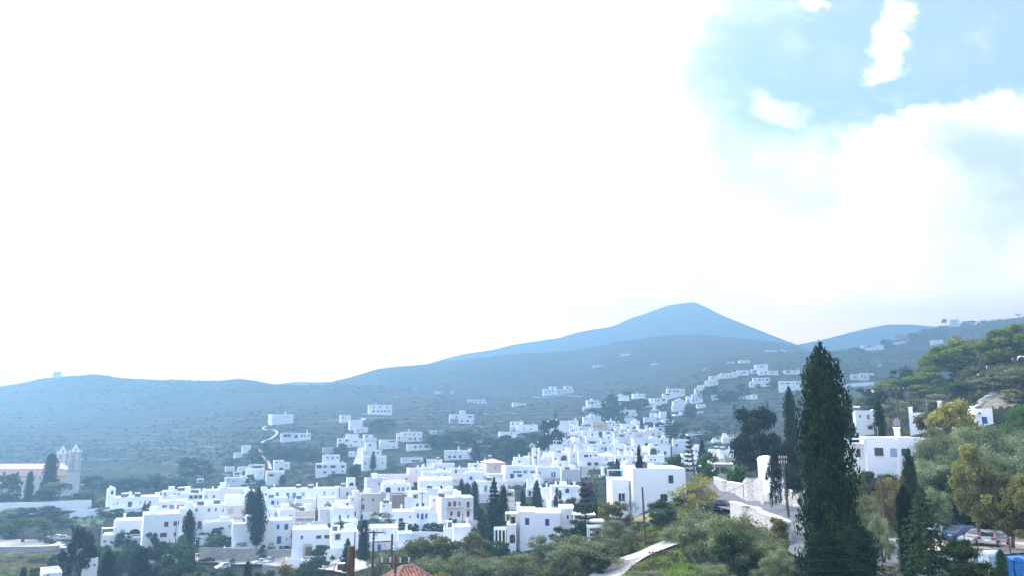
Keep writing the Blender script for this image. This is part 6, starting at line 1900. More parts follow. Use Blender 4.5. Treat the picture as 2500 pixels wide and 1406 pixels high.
ribbon('road', [(2100, 66), (2020, 73), (1950, 83), (1900, 92), (1850, 102), (1800, 114), (1772, 127), (1758, 145), (1748, 170), (1738, 200)], 7.2, ASPHALT, .14, False)
ribbon('path', [(1700, 1306), (1650, 1324), (1600, 1343), (1550, 1364), (1505, 1392), (1470, 1420)], 4.4, CONCRETE, .2)
ribbon('road', [(440, 1362), (500, 1364), (560, 1365), (640, 1368), (720, 1375), (800, 1382), (880, 1392)], [9, 11, 11, 9, 8, 7, 7], CONCRETE, .12)
ribbon('road', [(2120, 1316), (2165, 1338), (2190, 1362), (2200, 1396), (2190, 1440)], 5.5, ASPHALT, .14)
ribbon('road', [(2330, 1372), (2400, 1352), (2470, 1347), (2560, 1352), (2700, 1360)], 3.6, ASPHALT, .16)
ribbon('track', [(660, 1147), (655, 1128), (645, 1122), (642, 1108), (634, 1096), (642, 1078), (660, 1072), (676, 1058), (668, 1050), (650, 1050), (642, 1046), (650, 1040)], 1.7, GRAVEL, .5)
ribbon('track', [(868, 1040), (878, 1030), (890, 1022)], 4.0, GRAVEL, .7)
ribbon('steps_lane', [(872, 1135), (878, 1112), (882, 1096), (886, 1084)], 4.5, CONCRETE, .5)
ribbon('track', [(2500, 870), (2450, 892), (2415, 905), (2385, 918), (2360, 934)], 2.2, DIRT, .2)
patch('gravel_yard', [(-80, 1313), (140, 1316), (165, 1337), (-80, 1338)], GRAVEL)
patch('parking_ground', [(2110, 1296), (2560, 1290), (2560, 1340), (2110, 1326)], DIRT, .07, 30, .06)
GREEN1, GREEN1_W = patch('field', [(1560, 1282), (1668, 1266), (1668, 1318), (1560, 1352)], GRASS, .05)
GREEN2, GREEN2_W = patch('field', [(1512, 1396), (1668, 1338), (1720, 1400), (1560, 1440)], GRASS, .05)
DRYF, DRYF_W = patch('field', [(-80, 1352), (160, 1352), (175, 1400), (-80, 1420)], DRYG, .05)
patch('field', [(180, 1262), (262, 1262), (250, 1288), (175, 1284)], LUSH, .08)
patch('field', [(1736, 1062), (1800, 1058), (1800, 1078), (1726, 1084)], LUSH, .2)
patch('field', [(1610, 1250), (1545, 1262), (1535, 1290), (1590, 1300)], DRYG, .05)
patch('bare_slope', [(2366, 944), (2470, 930), (2484, 990), (2400, 1000)], noise_mat('dry_slope', (.12, .105, .07), (.24, .21, .16), .6, .95), .07, 26, .2)

# ------------------------------------------------------------------ walls
def wall_line(name, pts, mat, thick=.4, drop=1.2, label=None, cap=None, rail=None):
    """pts: (px, py of the wall top, distance)"""
    V, Fc = [], []; W = []
    for px, py, y in pts:
        p = at(px, py, y); W.append(p)
    Q = []
    for a, b in zip(W, W[1:]):
        n = max(1, int((b - a).length / 2.0))
        Q += [a.lerp(b, k / n) for k in range(n)]
    Q.append(W[-1])
    for i, p in enumerate(Q):
        d = Q[min(i + 1, len(Q) - 1)] - Q[max(0, i - 1)]; d.z = 0; d.normalize(); n = Vector((-d.y, d.x, 0)) * thick
        if n.y < 0: n = -n
        b = min(gz(p.x, p.y), gz(p.x + n.x, p.y + n.y)) - drop
        j = .03 * math.sin(i * 1.9)
        V += [(p.x, p.y, b), (p.x, p.y, p.z + j), (p.x + n.x, p.y + n.y, p.z + j), (p.x + n.x, p.y + n.y, b)]
    m = len(Q)
    for i in range(m - 1):
        a = 4 * i
        for k in range(3): Fc.append((a + k, a + k + 4, a + k + 5, a + k + 1))
    Fc.append((0, 1, 2, 3)); e = 4 * (m - 1); Fc.append((e + 3, e + 2, e + 1, e))
    root = mesh_obj(name, V, Fc, mat)
    if cap:
        mb = MB()
        for i in range(m - 1):
            a, b = V[4 * i + 1], V[4 * i + 5]; c, d = V[4 * i + 2], V[4 * i + 6]
            e_ = Vector(a) - Vector(c); e_.z = 0; e_.normalize(); e_ *= .06
            A = [Vector(a) + e_, Vector(b) + e_, Vector(d) - e_, Vector(c) - e_]
            lo = [q + Vector((0, 0, .004)) for q in A]; hi = [q + Vector((0, 0, .14)) for q in A]
            mb.quad(*hi); mb.quad(lo[0], lo[1], hi[1], hi[0]); mb.quad(lo[2], lo[3], hi[3], hi[2])
            if i == 0: mb.quad(lo[3], lo[0], hi[0], hi[3])
            if i == m - 2: mb.quad(lo[1], lo[2], hi[2], hi[1])
        mb.obj('coping', cap, root)
    tag(root, label, 'wall')
    return root


wall_line('churchyard_wall', [(-300, 1234, 296), (0, 1228, 296), (90, 1226, 296), (190, 1221, 296), (224, 1221, 298)], WALLS['w'], .5, 3, 'long white churchyard wall below the church', WALLS['w'])
wall_line('garden_wall', [(171, 1243, 276), (241, 1240, 276)], WALLS['v'], .4, 1, 'short white garden wall beside the pale rounded bush')
wall_line('yard_wall', [(-100, 1334, 219), (60, 1334, 219), (110, 1333, 220), (146, 1331, 221)], WALLS['s'], .5, 1.5, 'grey stone wall along the front of the gravel yard', WALLS['v'])
wall_line('roadside_wall', [(486, 1336, 222), (560, 1337, 221), (628, 1340, 220.5), (700, 1340, 219), (738, 1341, 216)], WALLS['s'], .5, 1, 'long rubble stone wall behind the parked cars')
wall_line('roadside_wall', [(742, 1357, 206.5), (772, 1360, 205), (790, 1366, 203)], WALLS['s'], .5, 1, 'low stone wall right of the small stone shed')
wall_line('terrace_wall', [(640, 1378, 196), (740, 1386, 194), (860, 1398, 188)], WALLS['s'], .6, 2, 'low stone bank wall on the near side of the lower road')
wall_line('garden_wall', [(1008, 1297, 199), (1060, 1297, 198), (1108, 1300, 196)], WALLS['w'], .3, 1, 'thin white garden wall below the orchard trees')
wall_line('curved_wall', [(1747, 1164, 150), (1763, 1171, 129), (1776, 1176, 124.5), (1795, 1179, 121), (1822, 1182, 115)], WALLS['q'], .5, 1.2, 'curved whitewashed wall at the inside of the road bend', WALLS['w'])
wall_line('enclosure_wall', [(1822, 1174, 115.4), (1830, 1165, 113), (1848, 1164, 110), (1866, 1164, 107)], WALLS['q'], .5, 1.2, 'tall rough stone wall left of the chapel apse')
wall_line('enclosure_wall', [(1903, 1196, 102.5), (1918, 1197, 101), (1932, 1199, 99.5), (1960, 1200, 96)], WALLS['q'], .5, 1.2, 'stone wall right of the chapel apse', WALLS['w'])
wall_line('retaining_wall', [(1792, 1225, 98.5), (1820, 1233, 93.5), (1860, 1247, 87.5), (1900, 1262, 82), (1930, 1274, 77.5)], WALLS['q'], .5, 4.5, 'pale retaining wall with white top at the lower side of the road', WALLS['w'])
wall_line('field_wall', [(1731, 1051, 470), (1765, 1050, 470), (1796, 1050, 470)], WALLS['l'], .6, 1, 'straight pale wall across the green terrace')
wall_line('garden_wall', [(2058, 938, ypix(2058, 946, 300)), (2080, 934, ypix(2080, 944, 300)), (2136, 931, ypix(2136, 940, 300))], WALLS['v'], .6, 2, 'long pale garden wall right of the tallest cypress')
wall_line('stone_bank', [(2172, 1210, 98), (2204, 1214, 97), (2224, 1222, 96)], WALLS['q'], .5, 1, 'pale stone bank left of the dark open spiky conifer')
wall_line('stone_bank', [(2286, 1212, 100), (2330, 1214, 99), (2352, 1216, 98)], WALLS['q'], .5, 1, 'white dry stone wall behind the parking ground')
wall_line('terrace_wall', [(2092, 1229, 90), (2150, 1232, 90), (2176, 1235, 89)], WALLS['s'], .5, 1, 'low grey stone wall under the shrubs of the bungalow')
wall_line('garden_wall', [(1646, 1150, 150), (1700, 1152, 150)], WALLS['s'], .4, 1, 'low stone wall behind the corner of the blank white house')
for i, (a, b, t, y, lab) in enumerate([(470, 560, 1160, 400, 'pale terrace wall in front of the hazy olive grove'), (250, 330, 1098, 620, 'faint wall line on the left hillside above the belfry'),
        (200, 400, 1078, 690, 'faint long terrace wall on the left hillside'), (190, 330, 1122, 560, 'faint lower terrace wall beside the church towers'),
        (420, 520, 1092, 600, 'faint terrace wall left of the battlement tower'), (960, 1040, 968, 800, 'pale curved terrace line above the mansion'),
        (1180, 1260, 1010, 650, 'faint terrace wall left of the town'), (780, 830, 1027, 640, 'pale rubble terrace left of the standing cube house'),
        (1100, 1180, 1042, 590, 'faint terrace wall under the villa with square tower'), (1300, 1420, 968, 770, 'faint long terrace under the stepped hazy house')]):
    pts = []
    for k in range(7):
        px = a + (b - a) * k / 6; q = ypix(px, t + 3 * math.sin(k * 1.1), 200); pts.append((px, t + 3 * math.sin(k * 1.1) - 2.2, q))
    wall_line('terrace_wall', pts, WALLS['s'], .7, 1.5, lab)

# ------------------------------------------------------------------ the church
def church():
    y = 345; px = 80; B = Block(0, 164, 1150, y, math.radians(8.0)); zb = gz(B.C.x, B.C.y)
    r = empty('church', (B.C.x, B.C.y, zb), B.yaw)
    tag(r, 'pale church with a long rose tiled nave roof and two open bell towers', 'church')
    X = lambda p, dy=0: B.a(p, 1150, dy)[0]
    Z = lambda q, dy=0: B.a(80, q, dy)[1] - zb
    x0, x1 = X(-330), X(163)
    mb = MB()                                     # aisle
    mb.box(x0, x1, 0, 14, -3, Z(1165)); mb.box(x0, x1 - .6, 3.2, 11, Z(1165) + .003, Z(1146))
    mb.obj('wall', WALLS['b'], r)
    tb = MB(); tb.quad((x0, -.25, Z(1165) + .05), (x1 + .2, -.25, Z(1165) + .05), (x1 + .2, 3.195, Z(1160)), (x0, 3.195, Z(1160)))
    tb.quad((x0, -.25, Z(1165) + .02), (x1 + .2, -.25, Z(1165) + .02), (x1 + .2, -.25, Z(1165) + .3), (x0, -.25, Z(1165) + .3))
    tb.obj('aisle_roof', TILES, r)
    rb = MB(); zr, ze = Z(1132, 7) + .25, Z(1145)
    rb.quad((x0, 2.9, ze), (x1 - 3, 2.9, ze), (x1 - 4.5, 7.1, zr), (x0, 7.1, zr)); rb.quad((x0, 7.1, zr), (x1 - 4.5, 7.1, zr), (x1 - 3, 11.3, ze), (x0, 11.3, ze))
    rb.obj('roof', TILES_PALE, r)
    gb = MB(); gb.quad((x1 - 3, 2.9, ze), (x1 - 3, 11.3, ze), (x1 - 4.5, 7.1, zr)); gb.quad((x1 - .7, 3.2, ze - .3), (x1 - .7, 11, ze - .3), (x1 - 3, 11, ze + .02), (x1 - 3, 3.2, ze + .02))
    gb.obj('apse_roof', WALLS['w'], r)
    cb = MB(); cb.box(x0, x1 + .1, -.22, -.005, Z(1168), Z(1166)); cb.obj('cornice', WALLS['w'], r)
    for p in (-90, -56, -22, 11, 44, 78):
        wb = MB(); c = X(p, 3.2); shape_panel(wb, c - .5, c + .5, Z(1160, 3.2) + .05, Z(1150, 3.2), 3.19, 'a'); wb.obj('window', GLASS, r)
    for p in (-60, 30, 105):
        wb = MB(); c = X(p); shape_panel(wb, c - .8, c + .8, Z(1190), Z(1176), -.01, 'a'); wb.obj('window', GLASS, r)

    def tower(pc, dy, w, top, base_top, label):
        cx = X(pc, dy); h = w / 2
        t = MB(); zt = Z(base_top, dy)
        t.box(cx - h, cx + h, dy - h, dy + h, -3, zt); ow = t.obj('tower', WALLS['l'], r)
        s = MB(); s.box(cx - h - .2, cx + h + .2, dy - h - .2, dy + h + .2, zt + .003, zt + .35); s.obj('string_course', WALLS['k'], ow)
        d = MB(); shape_panel(d, cx - .45, cx + .45, Z(1195, dy), Z(1180, dy), dy - h - .01, 'a'); d.obj('window', GLASS, ow)
        z = zt + .353; H = (Z(top, dy) - z); st = [z, z + H * .44, z + H * .70]
        for k in range(2):
            a, b = st[k], st[k + 1]; hh = h * (.96 - .08 * k); m = MB()
            for sx in (-1, -.34, .34, 1):
                for sy in (-1, -.34, .34, 1):
                    if abs(sx) < .5 and abs(sy) < .5: continue
                    pw = .38 if abs(sx) == 1 and abs(sy) == 1 else .2
                    m.box(cx + sx * (hh - pw) - pw, cx + sx * (hh - pw) + pw, dy + sy * (hh - pw) - pw, dy + sy * (hh - pw) + pw, a, b - .8)
            for s_ in (-1, 1):
                m.box(cx - hh, cx + hh, dy + s_ * (hh - .3) - .3, dy + s_ * (hh - .3) + .3, b - .79, b - .3)
                m.box(cx + s_ * (hh - .3) - .3, cx + s_ * (hh - .3) + .3, dy - hh + .61, dy + hh - .61, b - .78, b - .31)
            m.box(cx - hh - .25, cx + hh + .25, dy - hh - .25, dy + hh + .25, b - .29, b)
            m.box(cx - .8, cx + .8, dy - .8, dy + .8, a, b - .8)
            m.obj('belfry', WALLS['l'], ow)
        m = MB(); hh = h * .8; zt2 = st[2]; top_z = Z(top, dy)
        for k in range(8):                        # open crown of curved ribs
            t_ = math.pi / 4 * k; prev = None
            for j in range(7):
                g = j / 6; rr = hh * (1 + .18 * math.sin(g * math.pi)) * (1 - g) ** .8
                p = Vector((cx + rr * math.cos(t_), dy + rr * math.sin(t_), zt2 + (top_z - zt2) * .72 * g))
                if prev: m.tube(prev, p, .14, .12, 5)
                prev = p
        m.lathe([(.35, zt2 + (top_z - zt2) * .66), (.55, zt2 + (top_z - zt2) * .76), (.05, zt2 + (top_z - zt2) * .9)], cx, dy, 8)
        m.obj('crown_dome', WALLS['w'], ow)
        cr = MB(); cr.box(cx - .05, cx + .05, dy - .05, dy + .05, top_z - 1.2, top_z + .9); cr.box(cx - .4, cx + .4, dy - .045, dy + .045, top_z + .3, top_z + .42); cr.obj('cross', METAL, ow)
        for sx in (-1, 1):
            for sy in (-1, 1):
                f = MB(); f.lathe([(.16, zt2), (.2, zt2 + .5), (.02, zt2 + 1.2)], cx + sx * (hh + .1), dy + sy * (hh + .1), 6); f.obj('finial', WALLS['w'], ow)
    tower(180, 1.5, 4.0, 1082, 1150, '')
    tower(149, 15, 3.9, 1086, 1150, '')
    return r


church()


def chapel():
    y = 105.0; c = at(1893, 1190, y); zb = gz(c.x, c.y); s = y / F_PX
    r = empty('chapel', (c.x, c.y, zb), math.radians(-10)); tag(r, 'whitewashed chapel with a tall round apse and half dome beside the road', 'chapel')
    R = 21 * s; top = at(1884, 1138, y).z - zb; dome = at(1884, 1112, y).z - zb
    m = MB(); m.lathe([(R * 1.03, -1), (R * 1.03, .4), (R, .9), (R * .985, top)], 0, 0, 28); m.obj('apse', WALLS['w'], r, True)
    m = MB(); m.lathe([(R * .98, top - .1), (R * 1.07, top - .05), (R * 1.08, top + .12), (R * .98, top + .16)], 0, 0, 28); m.obj('cornice', WALLS['w'], r, True)
    m = MB(); m.lathe([(R * .93 * math.cos(k * math.pi / 16), top + .15 + (dome - top - .15) * math.sin(k * math.pi / 16)) for k in range(9)], 0, 0, 28); m.obj('half_dome', WALLS['w'], r, True)
    m = MB(); w = R * 1.03; zt = at(1866, 1124, y).z - zb
    m.box(-w, w, .5, 7.5, -1, zt - .25); m.box(-w - .08, w + .08, .42, 7.58, zt - .247, zt); m.obj('nave', WALLS['w'], r)
    rb = MB()
    for k in range(8):
        a, b = math.pi * k / 8, math.pi * (k + 1) / 8
        rb.quad((-w * math.cos(a), .6, zt + .45 * math.sin(a)), (-w * math.cos(a), 7.4, zt + .45 * math.sin(a)), (-w * math.cos(b), 7.4, zt + .45 * math.sin(b)), (-w * math.cos(b), .6, zt + .45 * math.sin(b)))
    rb.quad(*[(-w * math.cos(math.pi * k / 8), .6, zt + .45 * math.sin(math.pi * k / 8)) for k in range(9)]); rb.obj('roof', ROOF_W, r)
    a = math.radians(-132); wx, wy = R * math.cos(a), R * math.sin(a)
    wm = MB(); d = Vector((math.cos(a), math.sin(a), 0)); q = Vector((-d.y, d.x, 0)); zc = at(1869, 1153, y).z - zb
    for (hw, z0, z1, o_) in ((.2, zc - .55, zc + .55, .02),):
        pts = [d * (R + o_) + q * s_ * hw + Vector((0, 0, z)) for s_, z in ((-1, z0), (1, z0), (1, z1 - .2), (.6, z1 - .05), (0, z1), (-.6, z1 - .05), (-1, z1 - .2))]
        wm.quad(*pts)
    wo = wm.obj('window', GLASS, r)
    fm = MB()
    for s_ in (-1, 1): fm.tube(d * (R + .03) + q * s_ * .25 + Vector((0, 0, zc - .6)), d * (R + .03) + q * s_ * .25 + Vector((0, 0, zc + .5)), .05, n=5)
    fm.obj('frame', WALLS['l'], wo)
    bm_ = MB()                                     # rough rendered footing
    prof = [(R * 1.75, -1.2), (R * 1.62, .35), (R * 1.35, 1.1), (R * 1.0, 1.5)]
    i0 = len(bm_.v); n = 30
    for k in range(n + 1):
        t = 2 * math.pi * k / n
        for rr, z in prof:
            j = 1 + .07 * math.sin(t * 5 + z * 3) + .05 * math.sin(t * 9 - z * 2)
            bm_.v.append((rr * j * math.cos(t), rr * j * math.sin(t), z))
    for k in range(n):
        for j in range(3):
            q0 = i0 + k * 4 + j; bm_.f.append((q0, q0 + 4, q0 + 5, q0 + 1))
    bm_.obj('footing', WALLS['q'], r)
    return r


chapel()

# ------------------------------------------------------------------ tiled roof house at the bottom edge
def tile_house():
    y = 55.0; c = at(994, 1384, y); zb = gz(c.x, c.y); r = empty('tiled_house', (c.x, c.y, zb), math.radians(38))
    tag(r, 'house with a terracotta hipped tile roof at the bottom edge', 'house')
    hx, hy = 2.25, 1.85; zr = c.z - zb; ze = zr - 1.45; ins = 1.85
    A = [Vector((-hx, -hy, ze)), Vector((hx, -hy, ze)), Vector((hx, hy, ze)), Vector((-hx, hy, ze))]
    R0, R1 = Vector((-hx + ins, 0, zr)), Vector((hx - ins, 0, zr))
    wb = MB(); wb.box(-hx + .4, hx - .4, -hy + .4, hy - .4, -2, ze - .02); wb.obj('wall', WALLS['c'], r)
    mb = MB(); cap = MB()
    for f in ((A[0], A[1], R1, R0), (A[2], A[3], R0, R1), (A[1], A[2], R1), (A[3], A[0], R0)):
        mb.quad(*[tuple(p) for p in f])
        e = (f[1] - f[0]); L = e.length; e.normalize(); n = e.cross(f[2] - f[0]).normalized()
        if n.z < 0: n = -n
        down = n.cross(e).normalized()
        if down.z > 0: down = -down
        k = int(L / .24)
        tops = [f[2], f[3]] if len(f) == 4 else [f[2], f[2]]
        for i in range(k):
            u = (i + .5) * L / k; b = f[0] + e * u
            ua, ub = (tops[1] - f[0]).dot(e), (tops[0] - f[0]).dot(e); Hh = abs((tops[0] - f[0]).dot(down))
            h = Hh * (u / ua if u < ua else (1 if u <= ub else (L - u) / (L - ub)))
            if h < .2: continue
            nseg = max(1, int(h / .42))
            for j in range(nseg):
                p0 = b - down * (h * j / nseg) + n * (.05 + .02); p1 = b - down * (h * (j + 1) / nseg) + n * .045
                mb.tube(p0, p1, .085, .07, 6, True)
    mb.obj('roof', TILES, r)
    for a_, b_ in ((A[0], R0), (A[1], R1), (A[2], R1), (A[3], R0), (R0, R1)):
        cap.tube(a_ + Vector((0, 0, .08)), b_ + Vector((0, 0, .08)), .13, n=8)
    cap.obj('ridge_cap', noise_mat('ridge_tiles', (0.22, 0.12, 0.09), (0.34, 0.20, 0.15), 3, .9), r)


tile_house()

# ------------------------------------------------------------------ poles and wires
WOOD = noise_mat('pole_wood', (0.060, 0.040, 0.030), (0.12, 0.082, 0.060), 3.0, .9, stretch=(4, 4, .5))
STEEL = noise_mat('grey_steel_pole', (0.28, 0.29, 0.30), (0.36, 0.37, 0.38), 3, .6)
WIRE = noise_mat('wire', (0.05, 0.055, 0.055), (0.08, 0.085, 0.085), 3, .8, spec=.1)
CERAM = noise_mat('insulator', (0.45, 0.42, 0.38), (0.6, 0.57, 0.52), 3, .3)


def pole(px, ptop, y, r, label, arms=(), lean=0, mat=None, lamp=None, group=None, name='utility_pole', cat='utility pole'):
    top = at(px, ptop, y); zb = gz(top.x, top.y)
    o = empty(name, (top.x, top.y, zb)); tag(o, label, cat, group)
    h = top.z - zb; m = MB(); bx = lean * h
    m.tube((bx, 0, -.6), (0, 0, h), r * 1.25, r * .85, 10); m.obj('post', mat or WOOD, o)
    for (dz, half, ang) in arms:
        a = MB(); c, s_ = math.cos(ang), math.sin(ang); z = h - dz
        a.tube((-half * c, -half * s_ - r * .9, z), (half * c, half * s_ - r * .9, z), .06, n=6)
        oa = a.obj('crossarm', WOOD if mat is None else mat, o)
        for k in (-.95, -.35, .35, .95):
            i = MB(); i.tube((half * k * c, half * k * s_ - r * .9, z + .05), (half * k * c, half * k * s_ - r * .9, z + .32), .045, .06, 6); i.obj('insulator', CERAM, oa)
        b = MB()
        for k in (-1, 1): b.tube((half * .5 * k * c, half * .5 * k * s_ - r * .9, z), (0, -r * .9, z - .7), .02, n=4)
        b.obj('brace', STEEL, oa)
    if lamp:
        l = MB(); sx, dz, ln = lamp; z = h - dz
        l.tube((0, 0, z), (sx * ln, -.2, z + .35), .03, n=6); ol = l.obj('lamp_arm', STEEL, o)
        g = MB(); g.lathe([(.05, z + .5), (.22, z + .42), (.28, z + .3), (.2, z + .18), (.02, z + .14)], sx * (ln + .15), -.2, 10); g.obj('lamp_head', TANK, ol, True)
    return o


def wire(name, a, b, sag, r, label, group):
    m = MB(); prev = None; n = 22
    for k in range(n + 1):
        t = k / n; p = a.lerp(b, t); p.z -= sag * 4 * t * (1 - t)
        if prev is not None: m.tube(prev, p, r, n=4, caps=False)
        prev = p
    o = m.obj(name, WIRE); tag(o, label, 'wire', group)


pole(858, 1332, 24, .125, 'thick weathered near pole top with a black conduit loop')
tp = at(858, 1332, 24); o_ = empty('conduit_bracket', (tp.x, tp.y, tp.z)); tag(o_, 'black curved conduit and small lamp box on the thick near pole', 'bracket')
m = MB(); prev = None
for k in range(11):
    t = math.pi * (1 - k / 10 * .5); p = Vector((-.12 + .33 * math.cos(t), -.1, -.62 + .32 * math.sin(t)))
    p = Vector((-.12 - .33 * math.sin(k / 10 * math.pi / 2), -.16, -.32 - .34 * (1 - math.cos(k / 10 * math.pi / 2))))
    if prev is not None: m.tube(prev, p, .012, n=5)
    prev = p
m.tube(prev, prev + Vector((-.02, 0, -1.6)), .012, n=5); m.obj('conduit', FRAME_D, o_)
m = MB(); m.box(-.33, -.13, -.24, -.12, -.62, -.46); m.obj('lamp_box', FRAME_D, o_); m = MB(); m.box(-.36, -.13, -.26, -.10, -.455, -.43); m.obj('lid', TANK, o_)

pole(912.5, 1294, 70, .10, 'left brown pole of the pair with a wide crossarm on top', [(.15, .85, 0)])
pole(957.5, 1302, 70, .10, 'right brown pole of the pair joined by a low crossbar')
pa, pb_ = at(916, 1322, 69.8), at(954, 1320, 69.8); m = MB(); m.tube(pa, pb_, .05, n=6); tag(m.obj('crossbar', WOOD), 'horizontal wooden crossbar between the pair of brown poles', 'crossbar')
pole(966, 1352, 50, .08, 'short brown pole in front of the terracotta roof with a pale crossarm', [(.5, .85, 0)])
pole(867, 1297, 150, .12, 'slim dark pole right of the open porch house')
pole(773.5, 1209, 268, .13, 'dark pole standing before the long house with grey shutters')
pole(829, 1177, 298, .14, 'tall dark pole against the tower like house')
pole(884, 1214, 236, .14, 'dark pole at the left corner of the bare grey house', lean=-.02)
pole(1031, 1199, 250, .12, 'dark pole between the twin dark windows', [(.5, 1.1, 0)])
pole(1130, 1250, 212, .10, 'thin pole before the seven red shutters')
pole(948, 1250, 216, .10, 'thin dark pole standing in the wide yellow green tree')
pole(472, 1232, 238, .12, 'dark pole beside the slim cypress top')
pole(431, 1272, 204, .10, 'slim lamp pole before the red shuttered windows')
pole(1568, 1188, 101, .13, 'lone dark brown pole before the big blank white house', lean=.035)
pole(1638, 1066, 158, .15, 'brown pole with a lamp arm behind the blank white roof', lamp=(1, 4.2, 1.2))
pole(1684, 1068, 140, .15, 'leaning dark pole with a lamp beside the norfolk pine', lean=.10, lamp=(1, 5.0, 1.4))
pole(1418, 1138, 172, .11, 'dark pole rising out of the bougainvillea')
pole(1296, 1088, 330, .14, 'left pole of the two tall masts before the town')
pole(1309, 1084, 330, .14, 'right pole of the two tall masts before the town')
pole(1793, 1042, 190, .12, 'thin dark pole at the left edge of the huge dark tree')
P_CH = pole(1910, 1112, 90, .12, 'dark pole with many wires and a globe lamp by the chapel', [(.3, .4, 0), (.8, .4, 0)], lean=.055, lamp=(1, 5.6, .9))
P_RT = pole(2149, 1164, 70, .12, 'tall brown pole right of the tallest cypress', lean=.035)
pole(2096, 1186, 84, .08, 'thin rusty pole close to the tallest cypress')
pole(2428, 852, 190, .12, 'dark pole on the crest by the white guard rail', [(.15, .9, 0)])
pole(1702, 1226, 92, .07, 'small grey post among the olives below the road', mat=STEEL)
pole(2291, 1255, 82, .05, 'thin rusty post in front of the parking ground')
pole(2352, 1288, 77, .05, 'thin leaning post at the edge of the parking ground')
pole(2460, 1304, 74, .06, 'short rusty post at the right of the parking ground', lean=.08)
pole(2392, 770, 930, .35, 'thin mast on the right skyline', mat=STEEL, name='mast', cat='mast')
pole(2217, 802, 930, .25, 'faint mast on the right ridge', mat=STEEL, name='mast', cat='mast')
pole(727, 921, 1240, .3, 'faint mast on the left hand pass', mat=STEEL, name='mast', cat='mast')
P_T1 = pole(2186, 946, 150, .15, 'taller pole of the transformer pair behind the bungalow', [(.2, 1.5, 0)], lean=.03)
pole(2178, 996, 148, .14, 'shorter pole of the transformer pair behind the bungalow', lean=.03)
q = at(2188, 1030, 148); m = MB(); m.box(q.x - .5, q.x + .5, q.y - .35, q.y + .35, q.z - .6, q.z + .5); o_ = m.obj('transformer', STEEL); tag(o_, 'grey transformer box hung between the pair of poles', 'transformer')
for k in (-.3, 0, .3):
    i = MB(); i.tube((q.x + k, q.y, q.z + .505), (q.x + k, q.y, q.z + .8), .05, n=6); i.obj('bushing', CERAM, o_)
# street wires
t0 = at(1910, 1116, 90)
for k in range(4):
    wire('power_line', at(1910, 1120 + 6 * k, 90), at(1790, 1128 + 5 * k, 185), .6, .016, 'thin wires strung from the chapel pole towards the town', 'wires from the chapel pole')
    wire('power_line', at(1910, 1120 + 6 * k, 90), at(2120, 1150 + 9 * k, 74), 1.2, .016, 'thin wires running from the chapel pole behind the tallest cypress', 'wires behind the cypress')
    wire('power_line', at(2149, 1170 + 9 * k, 70), at(2720, 1330 + 13 * k, 46), 1.6, .016, 'wires sweeping down to the right edge from the tall brown pole', 'wires over the parking ground')
wire('guy_wire', at(1905, 1136, 90), at(1747, 1214, 112), .1, .022, 'dark stay wire slanting across the road bend', 'stay wires')
for k, (a, b) in enumerate(((1312, 1302), (1346, 1334), (1372, 1360), (1392, 1384))):
    wire('power_line', at(1360, a + 24, 46), at(2620, b - 4, 40),   .35, .0065, 'near thin wires crossing low over the tallest cypress', 'near wires')
for k in range(3):
    wire('power_line', at(1700, 1092 + 6 * k, 140), at(1800, 1130 + 4 * k, 120), .4, .014, 'short wires slanting over the bright green tree', 'wires over the green tree')
    wire('power_line', at(2186, 948, 150) + Vector((k - 1, 0, 0)), at(2600, 962 + 3 * k, 150), .8, .016, 'long wires from the transformer pair over the small hillside house', 'wires over the hillside')
for k, (a, b, c, d) in enumerate(((918, 1296, 935, 1370), (935, 1320, 963, 1368), (956, 1320, 995, 1371))):
    wire('guy_wire', at(a, b, 69), at(c, d, 50), .05, .012, 'pale stay wires between the brown poles and the short pole', 'stay wires of the pole pair')

# ------------------------------------------------------------------ cars
def car_paint(name, c):
    m = bpy.data.materials.new(name); m.use_nodes = True; b = m.node_tree.nodes['Principled BSDF']; T = NT(m.node_tree)
    tc = T.n('ShaderNodeTexCoord'); n = T.noise(tc.outputs['Object'], 1.5, 3.0)
    T.put(b.inputs['Base Color'], T.mix(T.ss(n, .3, .8), c, tuple(q * .85 for q in c)))
    b.inputs['Roughness'].default_value = .28; b.inputs['Coat Weight'].default_value = .5; b.inputs['Coat Roughness'].default_value = .08
    return m


TYRE = noise_mat('tyre', (.015, .015, .016), (.03, .03, .032), 5, .9)
LAMP_R = noise_mat('tail_lamp', (.35, .01, .015), (.45, .02, .03), 5, .2)
LAMP_W = noise_mat('head_lamp', (.7, .72, .75), (.8, .82, .85), 5, .12)
PLATE = noise_mat('number_plate', (.7, .7, .68), (.75, .75, .73), 5, .5)


